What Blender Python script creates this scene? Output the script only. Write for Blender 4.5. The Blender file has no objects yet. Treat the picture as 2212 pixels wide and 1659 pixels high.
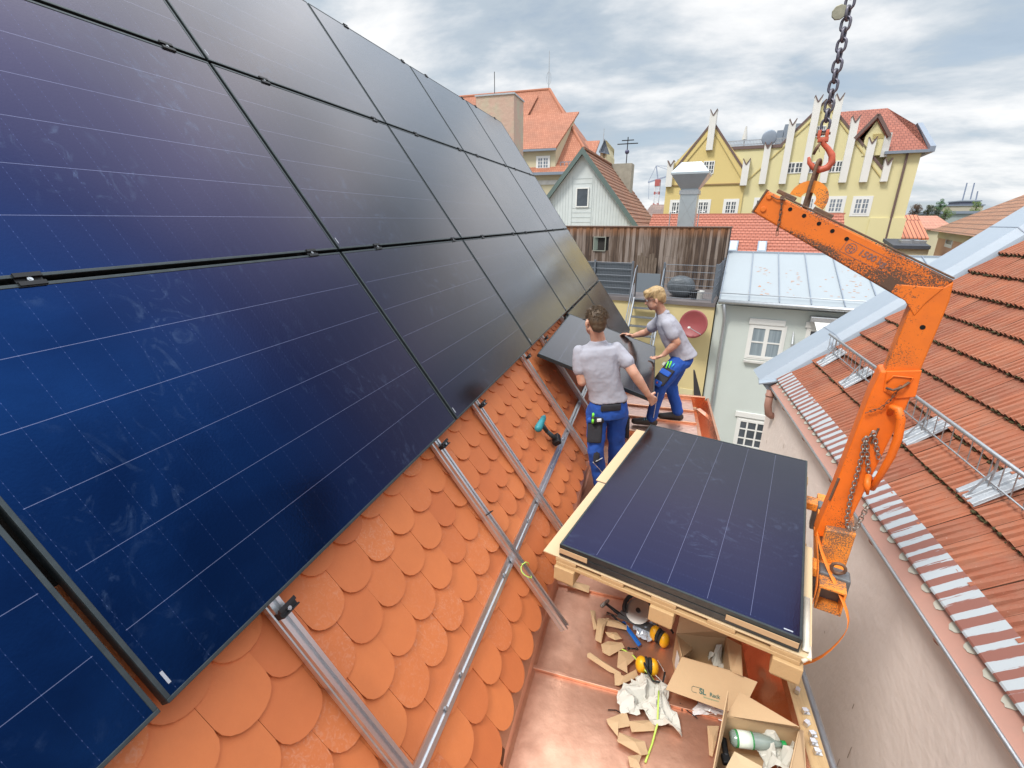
import bpy, bmesh, math, random
from mathutils import Matrix, Vector
R = math.radians
random.seed(7)
sc = bpy.context.scene
col = sc.collection
# ---------------------------------------------------------------- camera
FPX, PIT, YAW = 1002.64, R(19.453), R(16.692)     # focal length in a 2212 px wide picture, pitch down, turn left of the eaves
cd = bpy.data.cameras.new('camera'); cam = bpy.data.objects.new('camera', cd); col.objects.link(cam)
cd.sensor_width = 36.0; cd.lens = 36.0 * FPX / 2212.0; cd.clip_start = 0.05; cd.clip_end = 3000
cam.rotation_euler = (R(90) - PIT, 0, YAW)
sc.camera = cam
# ---------------------------------------------------------------- sky and sun
SUN_EL, SUN_AZ = R(55), R(220)      # azimuth: from +Y towards +X
w = bpy.data.worlds.new('World'); sc.world = w; w.use_nodes = True
nt = w.node_tree; nt.nodes.clear()
def wn(t, **k):
    n = nt.nodes.new(t)
    for a, b in k.items(): setattr(n, a, b)
    return n
L = nt.links.new
out = wn('ShaderNodeOutputWorld')
sky = wn('ShaderNodeTexSky', sky_type='NISHITA', sun_disc=False)
sky.sun_elevation = SUN_EL; sky.sun_rotation = SUN_AZ
bsky = wn('ShaderNodeBackground'); bsky.inputs[1].default_value = 0.11; L(sky.outputs[0], bsky.inputs[0])
tc = wn('ShaderNodeTexCoord'); sep = wn('ShaderNodeSeparateXYZ'); L(tc.outputs['Generated'], sep.inputs[0])
mz = wn('ShaderNodeMath', operation='MAXIMUM'); L(sep.outputs[2], mz.inputs[0]); mz.inputs[1].default_value = 0.0
za = wn('ShaderNodeMath', operation='ADD'); L(mz.outputs[0], za.inputs[0]); za.inputs[1].default_value = 0.24
dx = wn('ShaderNodeMath', operation='DIVIDE'); L(sep.outputs[0], dx.inputs[0]); L(za.outputs[0], dx.inputs[1])
dy = wn('ShaderNodeMath', operation='DIVIDE'); L(sep.outputs[1], dy.inputs[0]); L(za.outputs[0], dy.inputs[1])
cb = wn('ShaderNodeCombineXYZ'); L(dx.outputs[0], cb.inputs[0]); L(dy.outputs[0], cb.inputs[1])
rotm = wn('ShaderNodeMapping'); rotm.inputs['Rotation'].default_value = (0, 0, R(-18)); rotm.inputs['Scale'].default_value = (0.8, 1.15, 1); rotm.inputs['Location'].default_value = (3.1, 1.7, 0)
L(cb.outputs[0], rotm.inputs[0])
n1 = wn('ShaderNodeTexNoise'); n1.inputs['Scale'].default_value = 1.9; n1.inputs['Detail'].default_value = 10; n1.inputs['Roughness'].default_value = 0.58; n1.inputs['Distortion'].default_value = 0.18
L(rotm.outputs[0], n1.inputs['Vector'])
n2 = wn('ShaderNodeTexNoise'); n2.inputs['Scale'].default_value = 0.7; n2.inputs['Detail'].default_value = 4
L(rotm.outputs[0], n2.inputs['Vector'])
mixn = wn('ShaderNodeMath', operation='MULTIPLY_ADD'); L(n1.outputs[0], mixn.inputs[0]); mixn.inputs[1].default_value = 0.7
m2 = wn('ShaderNodeMath', operation='MULTIPLY'); L(n2.outputs[0], m2.inputs[0]); m2.inputs[1].default_value = 0.3; L(m2.outputs[0], mixn.inputs[2])
rp = wn('ShaderNodeValToRGB'); L(mixn.outputs[0], rp.inputs[0])
e = rp.color_ramp.elements
e[0].position = 0.36; e[0].color = (0.45, 0.53, 0.61, 1)
e[1].position = 0.62; e[1].color = (1.05, 1.05, 1.05, 1)
for p, c in ((0.44, (0.52, 0.60, 0.68, 1)), (0.50, (0.70, 0.75, 0.80, 1)), (0.55, (0.88, 0.90, 0.92, 1))):
    x = e.new(p); x.color = c
# overcast sky: brighter overhead than at the horizon
zr = wn('ShaderNodeMapRange'); L(sep.outputs[2], zr.inputs[0]); zr.inputs[1].default_value = 0.38; zr.inputs[2].default_value = 0.95; zr.inputs[3].default_value = 0.68; zr.inputs[4].default_value = 2.3
bc = wn('ShaderNodeBackground'); L(rp.outputs[0], bc.inputs[0]); L(zr.outputs[0], bc.inputs[1])
hor = wn('ShaderNodeMapRange'); L(n1.outputs[0], hor.inputs[0]); hor.inputs[1].default_value = 0.36; hor.inputs[2].default_value = 0.44; hor.inputs[3].default_value = 0.8; hor.inputs[4].default_value = 0.97
ms = wn('ShaderNodeMixShader'); L(hor.outputs[0], ms.inputs[0]); L(bsky.outputs[0], ms.inputs[1]); L(bc.outputs[0], ms.inputs[2]); L(ms.outputs[0], out.inputs[0])
sd = bpy.data.lights.new('sun', 'SUN'); sd.energy = 2.0; sd.angle = R(12); sd.color = (1.0, 0.95, 0.87)
so = bpy.data.objects.new('sun', sd); col.objects.link(so)
sv = Vector((math.sin(SUN_AZ) * math.cos(SUN_EL), math.cos(SUN_AZ) * math.cos(SUN_EL), math.sin(SUN_EL)))
so.rotation_euler = sv.to_track_quat('Z', 'Y').to_euler()
sc.view_settings.view_transform = 'Standard'; sc.view_settings.look = 'None'; sc.view_settings.exposure = 0.60; sc.view_settings.gamma = 1.0

# ---------------------------------------------------------------- measuring helpers (photo pixel -> point on a surface)
def ray(u, v):
    a = (u - 1106) / FPX; b = -(v - 829.5) / FPX
    y = b * math.sin(PIT) + math.cos(PIT); z = b * math.cos(PIT) - math.sin(PIT)
    c, s = math.cos(YAW), math.sin(YAW)
    return Vector((a * c - y * s, a * s + y * c, z))
def hit(u, v, n, d):
    r = ray(u, v); return r * (d / r.dot(Vector(n)))
def at(u, v, Z):
    r = ray(u, v); return r * (Z / (-r.x * math.sin(YAW) + r.y * math.cos(YAW)))
SL = R(54.81); S0 = 1.445
NR = Vector((math.sin(SL), 0, math.cos(SL))); UP = Vector((-math.cos(SL), 0, math.sin(SL))); YV = Vector((0, 1, 0))
def rf(s, t, h=0.0): return YV * s + UP * t + NR * (-S0 + h)      # point on the big roof: s along eaves, t up the slope, h above the panel tops
class Fac:                                                         # a facade frame: x along it, y into the building, z up
    def __init__(s, u0, Z0, ang=9.3):
        a = R(ang); s.e = Vector((math.cos(a), -math.sin(a), 0)); s.n = Vector((math.sin(a), math.cos(a), 0))
        o = at(u0, 475.4, Z0); s.o = Vector((o.x, o.y, 0))
        s.M = Matrix(((s.e.x, s.n.x, 0, s.o.x), (s.e.y, s.n.y, 0, s.o.y), (0, 0, 1, 0), (0, 0, 0, 1)))
    def p(s, u, v, b=0.0):
        q = hit(u, v, s.n, s.n.dot(s.o) + b) - s.o
        return (q.dot(s.e), q.z)

# ---------------------------------------------------------------- materials
MATS = {}
def mat(name, c, rough=0.6, metal=0.0, var=0.0, vs=3.0, c2=None, bump=0.0, bs=40.0, spec=0.5, stretch=None, thr=None, coat=0.0, trans=0.0, rvar=0.0, obj=True):
    if name in MATS: return MATS[name]
    m = bpy.data.materials.new(name); m.use_nodes = True; t = m.node_tree; b = t.nodes['Principled BSDF']; MATS[name] = m
    b.inputs['Base Color'].default_value = (*c, 1); b.inputs['Roughness'].default_value = rough; b.inputs['Metallic'].default_value = metal
    b.inputs['Specular IOR Level'].default_value = spec; b.inputs['Coat Weight'].default_value = coat; b.inputs['Transmission Weight'].default_value = trans
    N, K = t.nodes.new, t.links.new
    tcn = N('ShaderNodeTexCoord'); mp = N('ShaderNodeMapping'); K(tcn.outputs['Object'], mp.inputs[0])
    if stretch: mp.inputs['Scale'].default_value = stretch
    if var > 0:
        nz = N('ShaderNodeTexNoise'); nz.inputs['Scale'].default_value = vs; nz.inputs['Detail'].default_value = 6; nz.inputs['Roughness'].default_value = 0.62; K(mp.outputs[0], nz.inputs['Vector'])
        mr = N('ShaderNodeMapRange'); K(nz.outputs[0], mr.inputs[0])
        lo, hi = thr if thr else (0.3, 0.7)
        mr.inputs[1].default_value = lo; mr.inputs[2].default_value = hi; mr.inputs[4].default_value = var
        mx = N('ShaderNodeMix'); mx.data_type = 'RGBA'; K(mr.outputs[0], mx.inputs[0])
        mx.inputs[6].default_value = (*c, 1); cc = c2 if c2 else tuple(x * 0.45 for x in c); mx.inputs[7].default_value = (*cc, 1)
        K(mx.outputs[2], b.inputs['Base Color']); m['mix'] = mx.name
        if rvar:
            ma = N('ShaderNodeMath'); ma.operation = 'MULTIPLY_ADD'; K(nz.outputs[0], ma.inputs[0]); ma.inputs[1].default_value = rvar; ma.inputs[2].default_value = rough - rvar * .5; K(ma.outputs[0], b.inputs['Roughness'])
    if bump > 0:
        nb = N('ShaderNodeTexNoise'); nb.inputs['Scale'].default_value = bs; nb.inputs['Detail'].default_value = 5; K(mp.outputs[0], nb.inputs['Vector'])
        bp = N('ShaderNodeBump'); bp.inputs['Strength'].default_value = bump; bp.inputs['Distance'].default_value = 0.01; K(nb.outputs[0], bp.inputs['Height']); K(bp.outputs[0], b.inputs['Normal'])
    return m
def brick_mat(name, c, c2, sx, sz, ks=1.0, mortar=None, ms=0.04, rough=0.8, along='X', stain=0.5, bump=0.5):
    m = bpy.data.materials.new(name); m.use_nodes = True; t = m.node_tree; b = t.nodes['Principled BSDF']; b.inputs['Roughness'].default_value = rough
    N, K = t.nodes.new, t.links.new
    tcn = N('ShaderNodeTexCoord'); sp = N('ShaderNodeSeparateXYZ'); K(tcn.outputs['Object'], sp.inputs[0])
    mu = N('ShaderNodeMath'); mu.operation = 'MULTIPLY'; K(sp.outputs[2], mu.inputs[0]); mu.inputs[1].default_value = ks
    cbn = N('ShaderNodeCombineXYZ'); K(sp.outputs[{'X': 0, 'Y': 1}[along]], cbn.inputs[0]); K(mu.outputs[0], cbn.inputs[1])
    br = N('ShaderNodeTexBrick'); K(cbn.outputs[0], br.inputs['Vector']); br.inputs['Color1'].default_value = (*c, 1); br.inputs['Color2'].default_value = (*c2, 1)
    br.inputs['Mortar'].default_value = (*(mortar or tuple(x * .3 for x in c)), 1); br.inputs['Scale'].default_value = 1; br.inputs['Mortar Size'].default_value = sz * ms; br.inputs['Mortar Smooth'].default_value = .6
    br.inputs['Brick Width'].default_value = sx; br.inputs['Row Height'].default_value = sz
    nz = N('ShaderNodeTexNoise'); nz.inputs['Scale'].default_value = 0.5; nz.inputs['Detail'].default_value = 8; K(tcn.outputs['Object'], nz.inputs['Vector'])
    mr = N('ShaderNodeMapRange'); K(nz.outputs[0], mr.inputs[0]); mr.inputs[1].default_value = .42; mr.inputs[2].default_value = .72; mr.inputs[4].default_value = stain
    mx = N('ShaderNodeMix'); mx.data_type = 'RGBA'; K(mr.outputs[0], mx.inputs[0]); K(br.outputs[0], mx.inputs[6]); mx.inputs[7].default_value = (c[0] * .45, c[1] * .6, c[2] * .7, 1)
    K(mx.outputs[2], b.inputs['Base Color'])
    bp = N('ShaderNodeBump'); bp.inputs['Strength'].default_value = bump; bp.inputs['Distance'].default_value = 0.03; bp.invert = True; K(br.outputs['Fac'], bp.inputs['Height']); K(bp.outputs[0], b.inputs['Normal'])
    return m

# ---------------------------------------------------------------- mesh builder
class B:
    def __init__(s, par=None):
        s.bm = bmesh.new(); s.M = Matrix.Identity(4); s.par = par
        if par is not None and 'W' in FR.get(par.name, ''): s.M = par_inv(par)
    def frame(s, M): s.M = M; return s
    def v(s, p): return s.bm.verts.new(s.M @ Vector(p))
    def quad(s, *ps):
        try: return s.bm.faces.new([s.v(p) for p in ps])
        except ValueError: return None
    def hull8(s, a, b):      # a,b: two rings of points
        va = [s.v(p) for p in a]; vb = [s.v(p) for p in b]; n = len(a)
        s.bm.faces.new(va[::-1]); s.bm.faces.new(vb)
        for i in range(n): s.bm.faces.new((va[i], va[(i + 1) % n], vb[(i + 1) % n], vb[i]))
        return s
    def box(s, x0, x1, y0, y1, z0, z1):
        s.hull8([(x0, y0, z0), (x1, y0, z0), (x1, y1, z0), (x0, y1, z0)], [(x0, y0, z1), (x1, y0, z1), (x1, y1, z1), (x0, y1, z1)]); return s
    def cbox(s, c, ax, ay, az):      # centre and three half-axis vectors
        c, ax, ay, az = map(Vector, (c, ax, ay, az))
        s.hull8([c - ax - ay - az, c + ax - ay - az, c + ax + ay - az, c - ax + ay - az], [c - ax - ay + az, c + ax - ay + az, c + ax + ay + az, c - ax + ay + az]); return s
    def prism(s, pts, d):
        d = Vector(d); s.hull8([Vector(p) for p in pts], [Vector(p) + d for p in pts]); return s
    def loft(s, rings, closed=True, cap=True):
        vr = [[s.v(p) for p in r] for r in rings]; n = len(rings[0])
        for i in range(len(vr) - 1):
            for j in range(n if closed else n - 1):
                s.bm.faces.new((vr[i][j], vr[i][(j + 1) % n], vr[i + 1][(j + 1) % n], vr[i + 1][j]))
        if cap and closed:
            s.bm.faces.new(vr[0][::-1]); s.bm.faces.new(vr[-1])
        return s
    def tube(s, pts, r, seg=8, closed=False):
        pts = [Vector(p) for p in pts]; n = len(pts); rs = r if isinstance(r, (list, tuple)) else [r] * n
        rings = []; prev = None
        for i, p in enumerate(pts):
            if closed: d = pts[(i + 1) % n] - pts[i - 1]
            else: d = pts[min(i + 1, n - 1)] - pts[max(i - 1, 0)]
            d.normalize()
            if prev is None:
                a = d.orthogonal().normalized()
            else:
                a = (prev - d * prev.dot(d)).normalized()
            prev = a; b_ = d.cross(a)
            rings.append([p + (a * math.cos(6.28319 * k / seg) + b_ * math.sin(6.28319 * k / seg)) * rs[i] for k in range(seg)])
        if closed: rings.append(rings[0])
        if closed:
            vr = [[s.v(p) for p in rr] for rr in rings[:-1]]
            for i in range(n):
                A, C = vr[i], vr[(i + 1) % n]
                for j in range(seg): s.bm.faces.new((A[j], A[(j + 1) % seg], C[(j + 1) % seg], C[j]))
        else: s.loft(rings)
        return s
    def ribbon(s, pts, side, wd, th):
        pts = [Vector(p) for p in pts]; n = len(pts); rings = []
        for i, p in enumerate(pts):
            d = (pts[min(i + 1, n - 1)] - pts[max(i - 1, 0)]).normalized()
            sd_ = Vector(side[i] if isinstance(side, list) else side); sd_ = (sd_ - d * sd_.dot(d)).normalized(); nn = d.cross(sd_)
            rings.append([p + sd_ * wd / 2 + nn * th / 2, p - sd_ * wd / 2 + nn * th / 2, p - sd_ * wd / 2 - nn * th / 2, p + sd_ * wd / 2 - nn * th / 2])
        return s.loft(rings)
    def ell(s, c, a, b, d, n=12):     # ellipsoid with three half-axis vectors
        c, a, b, d = map(Vector, (c, a, b, d)); rings = []
        m = max(6, n // 2 + 1)
        top = s.v(c + d); bot = s.v(c - d); vr = []
        for i in range(1, m):
            th = math.pi * i / m
            vr.append([s.v(c + d * math.cos(th) + (a * math.cos(6.28319 * k / n) + b * math.sin(6.28319 * k / n)) * math.sin(th)) for k in range(n)])
        for k in range(n):
            s.bm.faces.new((top, vr[0][k], vr[0][(k + 1) % n])); s.bm.faces.new((bot, vr[-1][(k + 1) % n], vr[-1][k]))
            for i in range(m - 2): s.bm.faces.new((vr[i][k], vr[i + 1][k], vr[i + 1][(k + 1) % n], vr[i][(k + 1) % n]))
        return s
    def sph(s, c, r, n=12): return s.ell(c, (r, 0, 0), (0, r, 0), (0, 0, r), n)
    def cyl(s, c, d, r, seg=16, r2=None):
        c, d = Vector(c), Vector(d); a = d.orthogonal().normalized(); b_ = d.normalized().cross(a); r2 = r if r2 is None else r2
        return s.loft([[c + q + (a * math.cos(6.28319 * k / seg) + b_ * math.sin(6.28319 * k / seg)) * rr for k in range(seg)] for q, rr in ((Vector((0, 0, 0)), r), (d, r2))])
    def cap(s, p0, r0, p1, r1, n=12):       # tapered capsule
        s.sph(p0, r0, n); s.sph(p1, r1, n)
        p0, p1 = Vector(p0), Vector(p1)
        if (p1 - p0).length > 1e-4: s.tube([p0, p1], [r0, r1], n)
        return s
    def build(s, name, m, par=None, smooth=False, bevel=0.0, sub=0, voxel=0, disp=0, dscale=.1):
        par = par if par is not None else s.par
        bmesh.ops.recalc_face_normals(s.bm, faces=s.bm.faces[:])
        me = bpy.data.meshes.new(name); s.bm.to_mesh(me); s.bm.free()
        if smooth:
            for p in me.polygons: p.use_smooth = True
        ms_ = m if isinstance(m, list) else [m]
        for q in ms_: me.materials.append(q)
        o = bpy.data.objects.new(name, me); col.objects.link(o)
        if par is not None: o.parent = par
        if voxel:
            r_ = o.modifiers.new('r', 'REMESH'); r_.mode = 'VOXEL'; r_.voxel_size = voxel; r_.use_smooth_shade = True
            sm = o.modifiers.new('s', 'SMOOTH'); sm.iterations = 4; sm.factor = .6
        if disp:
            tx = bpy.data.textures.new(name, 'CLOUDS'); tx.noise_scale = dscale; tx.noise_depth = 3
            dm = o.modifiers.new('d', 'DISPLACE'); dm.texture = tx; dm.strength = disp; dm.texture_coords = 'LOCAL'
        if bevel:
            bv = o.modifiers.new('b', 'BEVEL'); bv.width = bevel; bv.segments = 2; bv.limit_method = 'ANGLE'; bv.angle_limit = R(40)
        if sub: sb = o.modifiers.new('u', 'SUBSURF'); sb.levels = sub; sb.render_levels = sub
        return o
FR = {}
def par_inv(o): return FR[o.name + '_m'].inverted()
def thing(name, label, cat, M=None, loc=None, group=None, world=False):
    o = bpy.data.objects.new(name, None); col.objects.link(o)
    M = M if M is not None else Matrix.Translation(loc or (0, 0, 0)); o.matrix_world = M; o.empty_display_size = .1
    o['label'] = label; o['category'] = cat
    if group: o['group'] = group
    FR[o.name] = 'W' if world else 'L'; FR[o.name + '_m'] = M.copy()
    return o
def tag(o, label, cat, group=None):
    o['label'] = label; o['category'] = cat
    if group: o['group'] = group
    return o
def structure(o): o['kind'] = 'structure'; return o
def copy_tree(o, par=None):
    c = o.copy(); col.objects.link(c)
    if par is not None: c.parent = par
    for ch in [x for x in col.objects if x.parent == o]: copy_tree(ch, c)
    return c
def basis(x, y, z, o):
    return Matrix(((x.x, y.x, z.x, o.x), (x.y, y.y, z.y, o.y), (x.z, y.z, z.z, o.z), (0, 0, 0, 1)))
# ================================================================ GROUND
gm = mat('ground', (.16, .15, .14), .9, var=.7, vs=.05, c2=(.07, .10, .05))
g = B(); g.quad((-1500, -1500, -13), (1500, -1500, -13), (1500, 1500, -13), (-1500, 1500, -13)); g = g.build('ground', gm); structure(g)
pv = mat('paving', (.42, .40, .37), .9, var=.5, vs=2)
g = B(); g.box(-30, 40, -20, 30, -13.0, -12.99); g = g.build('pavement', pv); structure(g)

# ================================================================ OUR STEEP ROOF with copper gutter deck
M_tile = bpy.data.materials.new('clay_tile'); M_tile.use_nodes = True
def _tile():
    t = M_tile.node_tree; b = t.nodes['Principled BSDF']; N, K = t.nodes.new, t.links.new
    at_ = N('ShaderNodeAttribute'); at_.attribute_name = 'tint'
    tcn = N('ShaderNodeTexCoord')
    n = N('ShaderNodeTexNoise'); n.inputs['Scale'].default_value = 9; n.inputs['Detail'].default_value = 8; n.inputs['Roughness'].default_value = .7; K(tcn.outputs['Object'], n.inputs['Vector'])
    n3 = N('ShaderNodeTexNoise'); n3.inputs['Scale'].default_value = 55; n3.inputs['Detail'].default_value = 8; n3.inputs['Distortion'].default_value = 1.5; K(tcn.outputs['Object'], n3.inputs['Vector'])
    sp = N('ShaderNodeSeparateColor'); K(at_.outputs['Color'], sp.inputs[0])
    # base from red-orange to orange by tint.r
    m1 = N('ShaderNodeMix'); m1.data_type = 'RGBA'; K(sp.outputs[0], m1.inputs[0]); m1.inputs[6].default_value = (.52, .138, .040, 1); m1.inputs[7].default_value = (.62, .185, .055, 1)
    m2_ = N('ShaderNodeMix'); m2_.data_type = 'RGBA'; r = N('ShaderNodeMapRange'); K(n.outputs[0], r.inputs[0]); r.inputs[1].default_value = .35; r.inputs[2].default_value = .72; r.inputs[4].default_value = .20; K(r.outputs[0], m2_.inputs[0]); K(m1.outputs[2], m2_.inputs[6]); m2_.inputs[7].default_value = (.36, .085, .03, 1)
    # lime bloom on some tiles
    r2 = N('ShaderNodeMapRange'); K(n3.outputs[0], r2.inputs[0]); r2.inputs[1].default_value = .5; r2.inputs[2].default_value = .8
    mm = N('ShaderNodeMath'); mm.operation = 'MULTIPLY'; rh = N('ShaderNodeMath'); rh.operation = 'MULTIPLY'; K(r2.outputs[0], rh.inputs[0]); rh.inputs[1].default_value = .6; K(rh.outputs[0], mm.inputs[0]); K(sp.outputs[1], mm.inputs[1])
    m3 = N('ShaderNodeMix'); m3.data_type = 'RGBA'; K(mm.outputs[0], m3.inputs[0]); K(m2_.outputs[2], m3.inputs[6]); m3.inputs[7].default_value = (.62, .36, .26, 1)
    K(m3.outputs[2], b.inputs['Base Color']); b.inputs['Roughness'].default_value = .62
    bp = N('ShaderNodeBump'); bp.inputs['Strength'].default_value = .15; bp.inputs['Distance'].default_value = .003; K(n3.outputs[0], bp.inputs['Height']); K(bp.outputs[0], b.inputs['Normal'])
_tile()
house = thing('steep_roof_house', 'house under the solar panels with steep orange beaver tail tile roof and copper gutter deck', 'house', loc=(0, 0, -13), world=True)
dark = mat('dark_gap', (.02, .018, .016), .8)
HT = -.12
def beaver(bm_b, s0, t0, hh, k_tint):
    W, Ln, th = .1755, .30, .010
    pts = []
    n = 11
    for i in range(n):          # rounded lower end
        a = math.pi * i / (n - 1)
        pts.append((s0 - math.cos(a) * W / 2, t0 + .075 - math.sin(a) ** .9 * .075))
    pts += [(s0 + W / 2, t0 + Ln), (s0 - W / 2, t0 + Ln)]
    j = random.uniform(-.002, .002)
    tw = random.uniform(-.012, .012)
    def P(q, dz): return rf(q[0], q[1], hh + j + dz + (t0 + .0 - q[1]) * .072 + (q[0] - s0) * tw)
    top = [P(q, 0) for q in pts]; bot = [P(q, -th) for q in pts]
    bm = bm_b.bm; va = [bm_b.v(p) for p in top]; vb = [bm_b.v(p) for p in bot]; nn = len(pts); fs = []
    fs.append(bm.faces.new(va))
    for i in range(nn): fs.append(bm.faces.new((va[i], vb[i], vb[(i + 1) % nn], va[(i + 1) % nn])))
    for f in fs:
        for l in f.loops: l[bm_b.lay] = k_tint
b = B(house); b.lay = b.bm.loops.layers.float_color.new('tint')
for r_ in range(0, 12):
    t0 = -1.465 + .155 * r_
    off = .675 if r_ % 2 == 0 else .765
    for k in range(-14, 56):
        s0 = off + k * .1765
        if s0 < -1.6 or s0 > 9.12: continue
        if r_ > 8 and not (s0 > 3.5): continue
        wear = (random.random() ** 6) * .9 + (.75 * random.random() if (random.random() < .35 and abs(t0 + 1.0) < .25) else .03)
        beaver(b, s0, t0, HT + .03, (random.betavariate(1.6, 1.6), wear, 0, 1))
for k in range(-12, 4):       # two more courses in front of the gutter deck
    for q in (1, 2):
        s0 = .675 + (.088 if q == 1 else 0) + k * .1765
        if s0 < 1.16: beaver(b, s0, -1.465 - .155 * q, HT + .03, (random.random(), .03, 0, 1))
b.build('roof_tiles', M_tile)
b = B(house)
for (ta, tb, sa, sb) in ((-1.4, 3.02, -2.2, 9.2),):
    b.hull8([rf(sa, ta, HT - .02), rf(sb, ta, HT - .02), rf(sb, tb, HT - .02), rf(sa, tb, HT - .02)], [rf(sa, ta, HT - .2), rf(sb, ta, HT - .2), rf(sb, tb, HT - .2), rf(sa, tb, HT - .2)])
b.build('roof_boards', dark)
b = B(house); q = rf(0, 3.0, -.35)
b.prism([(-.5, -2.2, -2.4), (-.5, -2.2, -13), (-7, -2.2, -13), (-7, -2.2, q.z - 4.), (q.x, -2.2, q.z - .05)], (0, 11.4, 0)); b.build('wall', mat('plaster_own', (.6, .5, .35), .9, var=.4, vs=1))
# copper
cu = mat('copper', (.80, .47, .33), .46, .92, var=.8, vs=6, c2=(.54, .28, .19), bump=.35, bs=11, rvar=.25)
cu_new = mat('copper_bright', (.90, .47, .29), .24, 1.0, var=.6, vs=5, c2=(.72, .30, .16), bump=.5, bs=9)
cu_film = mat('copper_film', (.80, .52, .42), .30, .85, var=.8, vs=14, c2=(.62, .40, .33), bump=.7, bs=26)
FZ = -2.35
b = B(house)
b.box(-.47, .70, 1.30, 4.92, FZ - .03, FZ)                     # tray floor
b.build('copper_floor', cu)
for y in (1.86, 2.52, 3.4, 4.3): B(house).cbox((.12, y, FZ + .009), (.57, .0, 0), (0, .011, 0), (0, 0, .009)).build('seam', cu, bevel=.003)     # folded seams across the floor
B(house).cbox((.12, 1.31, FZ + .01), (.6, 0, 0), (0, .012, 0), (0, 0, .02)).build('seam', cu_new, bevel=.003)
b = B(house)      # apron from the tiles to the floor
b.loft([[rf(y, -1.34, HT - .0), rf(y, -1.50, HT + .0), Vector((-.435, y, FZ + .02)), Vector((-.42, y, FZ + .004)), Vector((-.5, y, FZ - .02)), rf(y, -1.5, HT - .05)] for y in (1.28, 4.95)])
b.build('copper_apron', cu)
b = B(house)      # outer upstand and rim
ys = (1.26, 6.16)
b.loft([[(.62, y, FZ + .003), (.70, y, FZ + .004), (.815, y, -2.20), (.838, y, -2.195), (.842, y, -2.215), (.84, y, -2.45), (.64, y, -2.45)] for y in ys])
b.build('copper_rim', cu_new)
b = B(house)      # raised copper covered dormer head that the far worker stands on
BZ = -2.22
b.box(-.5, .63, 4.93, 6.10, -2.5, BZ)
b.build('copper_platform', cu_film, bevel=.008)
b = B(house)
b.box(-.5, .66, 4.885, 4.93, BZ - .05, BZ + .008); b.box(-.5, .79, 6.10, 6.15, BZ - .1, BZ + .05)
for y in (5.28, 5.66): b.cbox((.07, y, BZ + .014), (.56, 0, 0), (0, .01, 0), (0, 0, .014))
b.build('copper_edge', cu_new, bevel=.005)
b = B(house); b.box(-.6, .80, 1.0, 1.29, FZ - .16, FZ - .12); b.box(-.6, .85, .2, 1.02, FZ - .4, FZ - .36); b.build('lower_copper_ledge', cu_new)
b = B(house)      # eaves wall below the deck
b.box(-.6, .82, -2.0, 6.14, -13, FZ - .101 - .06); b.build('eaves_wall', mat('eaves', (.68, .58, .46), .85, var=.5, vs=2))
b = B(house)
b.tube([(-.55 + .3 * k, 1.26 + .02 * math.sin(k * 1.3), FZ + .015 - .004 * k) for k in range(5)], .008, 8)
b.build('rolled_edge', cu_new, smooth=True)

# wooden plank outside the rim with a scaffold tube
wood = mat('raw_wood', (.52, .36, .18), .75, var=.8, vs=5, c2=(.34, .21, .10), stretch=(8, .8, 8), bump=.3, bs=20)
wood_l = mat('pale_wood', (.50, .33, .16), .7, var=.7, vs=6, c2=(.46, .30, .15), stretch=(6, 1, 6), bump=.25, bs=25)
o = B(); o.box(.865, .945, .6, 2.55, -2.30, -2.265); tag(o.build('plank', wood, bevel=.003), 'narrow wooden plank lying outside the copper rim with clamps on it', 'plank')
ga = mat('galvanised', (.52, .54, .56), .42, .85, var=.6, vs=16, c2=(.36, .38, .41), bump=.15, bs=60)
alu = mat('aluminium', (.72, .73, .75), .3, .95, var=.35, vs=30, c2=(.55, .56, .59), stretch=(1, 12, 12), bump=.08)
o = B(); o.tube([(1.07, .4, -2.52), (1.05, 2.6, -2.5)], .022, 12); tag(o.build('scaffold_tube', ga, smooth=True), 'grey scaffold tube running beside the plank below the copper rim', 'scaffold tube')
CLL = ['silver clamp on the plank nearest to the pallet corner block', 'silver clamp lying alone in the middle of the plank', 'first silver clamp of the row of five on the plank, farthest away', 'second silver clamp of the row of five, turned askew', 'middle silver clamp of the row of five on the plank', 'fourth silver clamp of the row of five on the plank', 'nearest silver clamp of the row of five on the plank']
for k, (yy, xx, an) in enumerate([(2.20, .905, .4), (2.05, .90, 1.1), (1.94, .91, .2), (1.88, .90, .8), (1.83, .912, .3), (1.79, .905, .1), (1.75, .91, .15)]):
    t = thing('end_clamp', CLL[k], 'clamp', Matrix.Translation((xx, yy, -2.263)) @ Matrix.Scale(.8, 4) @ Matrix.Rotation(an, 4, 'Z'), group='loose silver clamps on the plank')
    b = B(); b.box(-.022, .022, -.012, .012, 0, .006); b.box(-.022, -.016, -.012, .012, .004, .03); b.box(-.022, .006, -.012, .012, .028, .033); b.build('clamp_body', alu, t)
    b = B(); b.cyl((.008, 0, .004), (0, 0, .022), .004, 8); b.cyl((.008, 0, .024), (0, 0, .006), .008, 8); b.build('bolt', ga, t, smooth=False)

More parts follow.
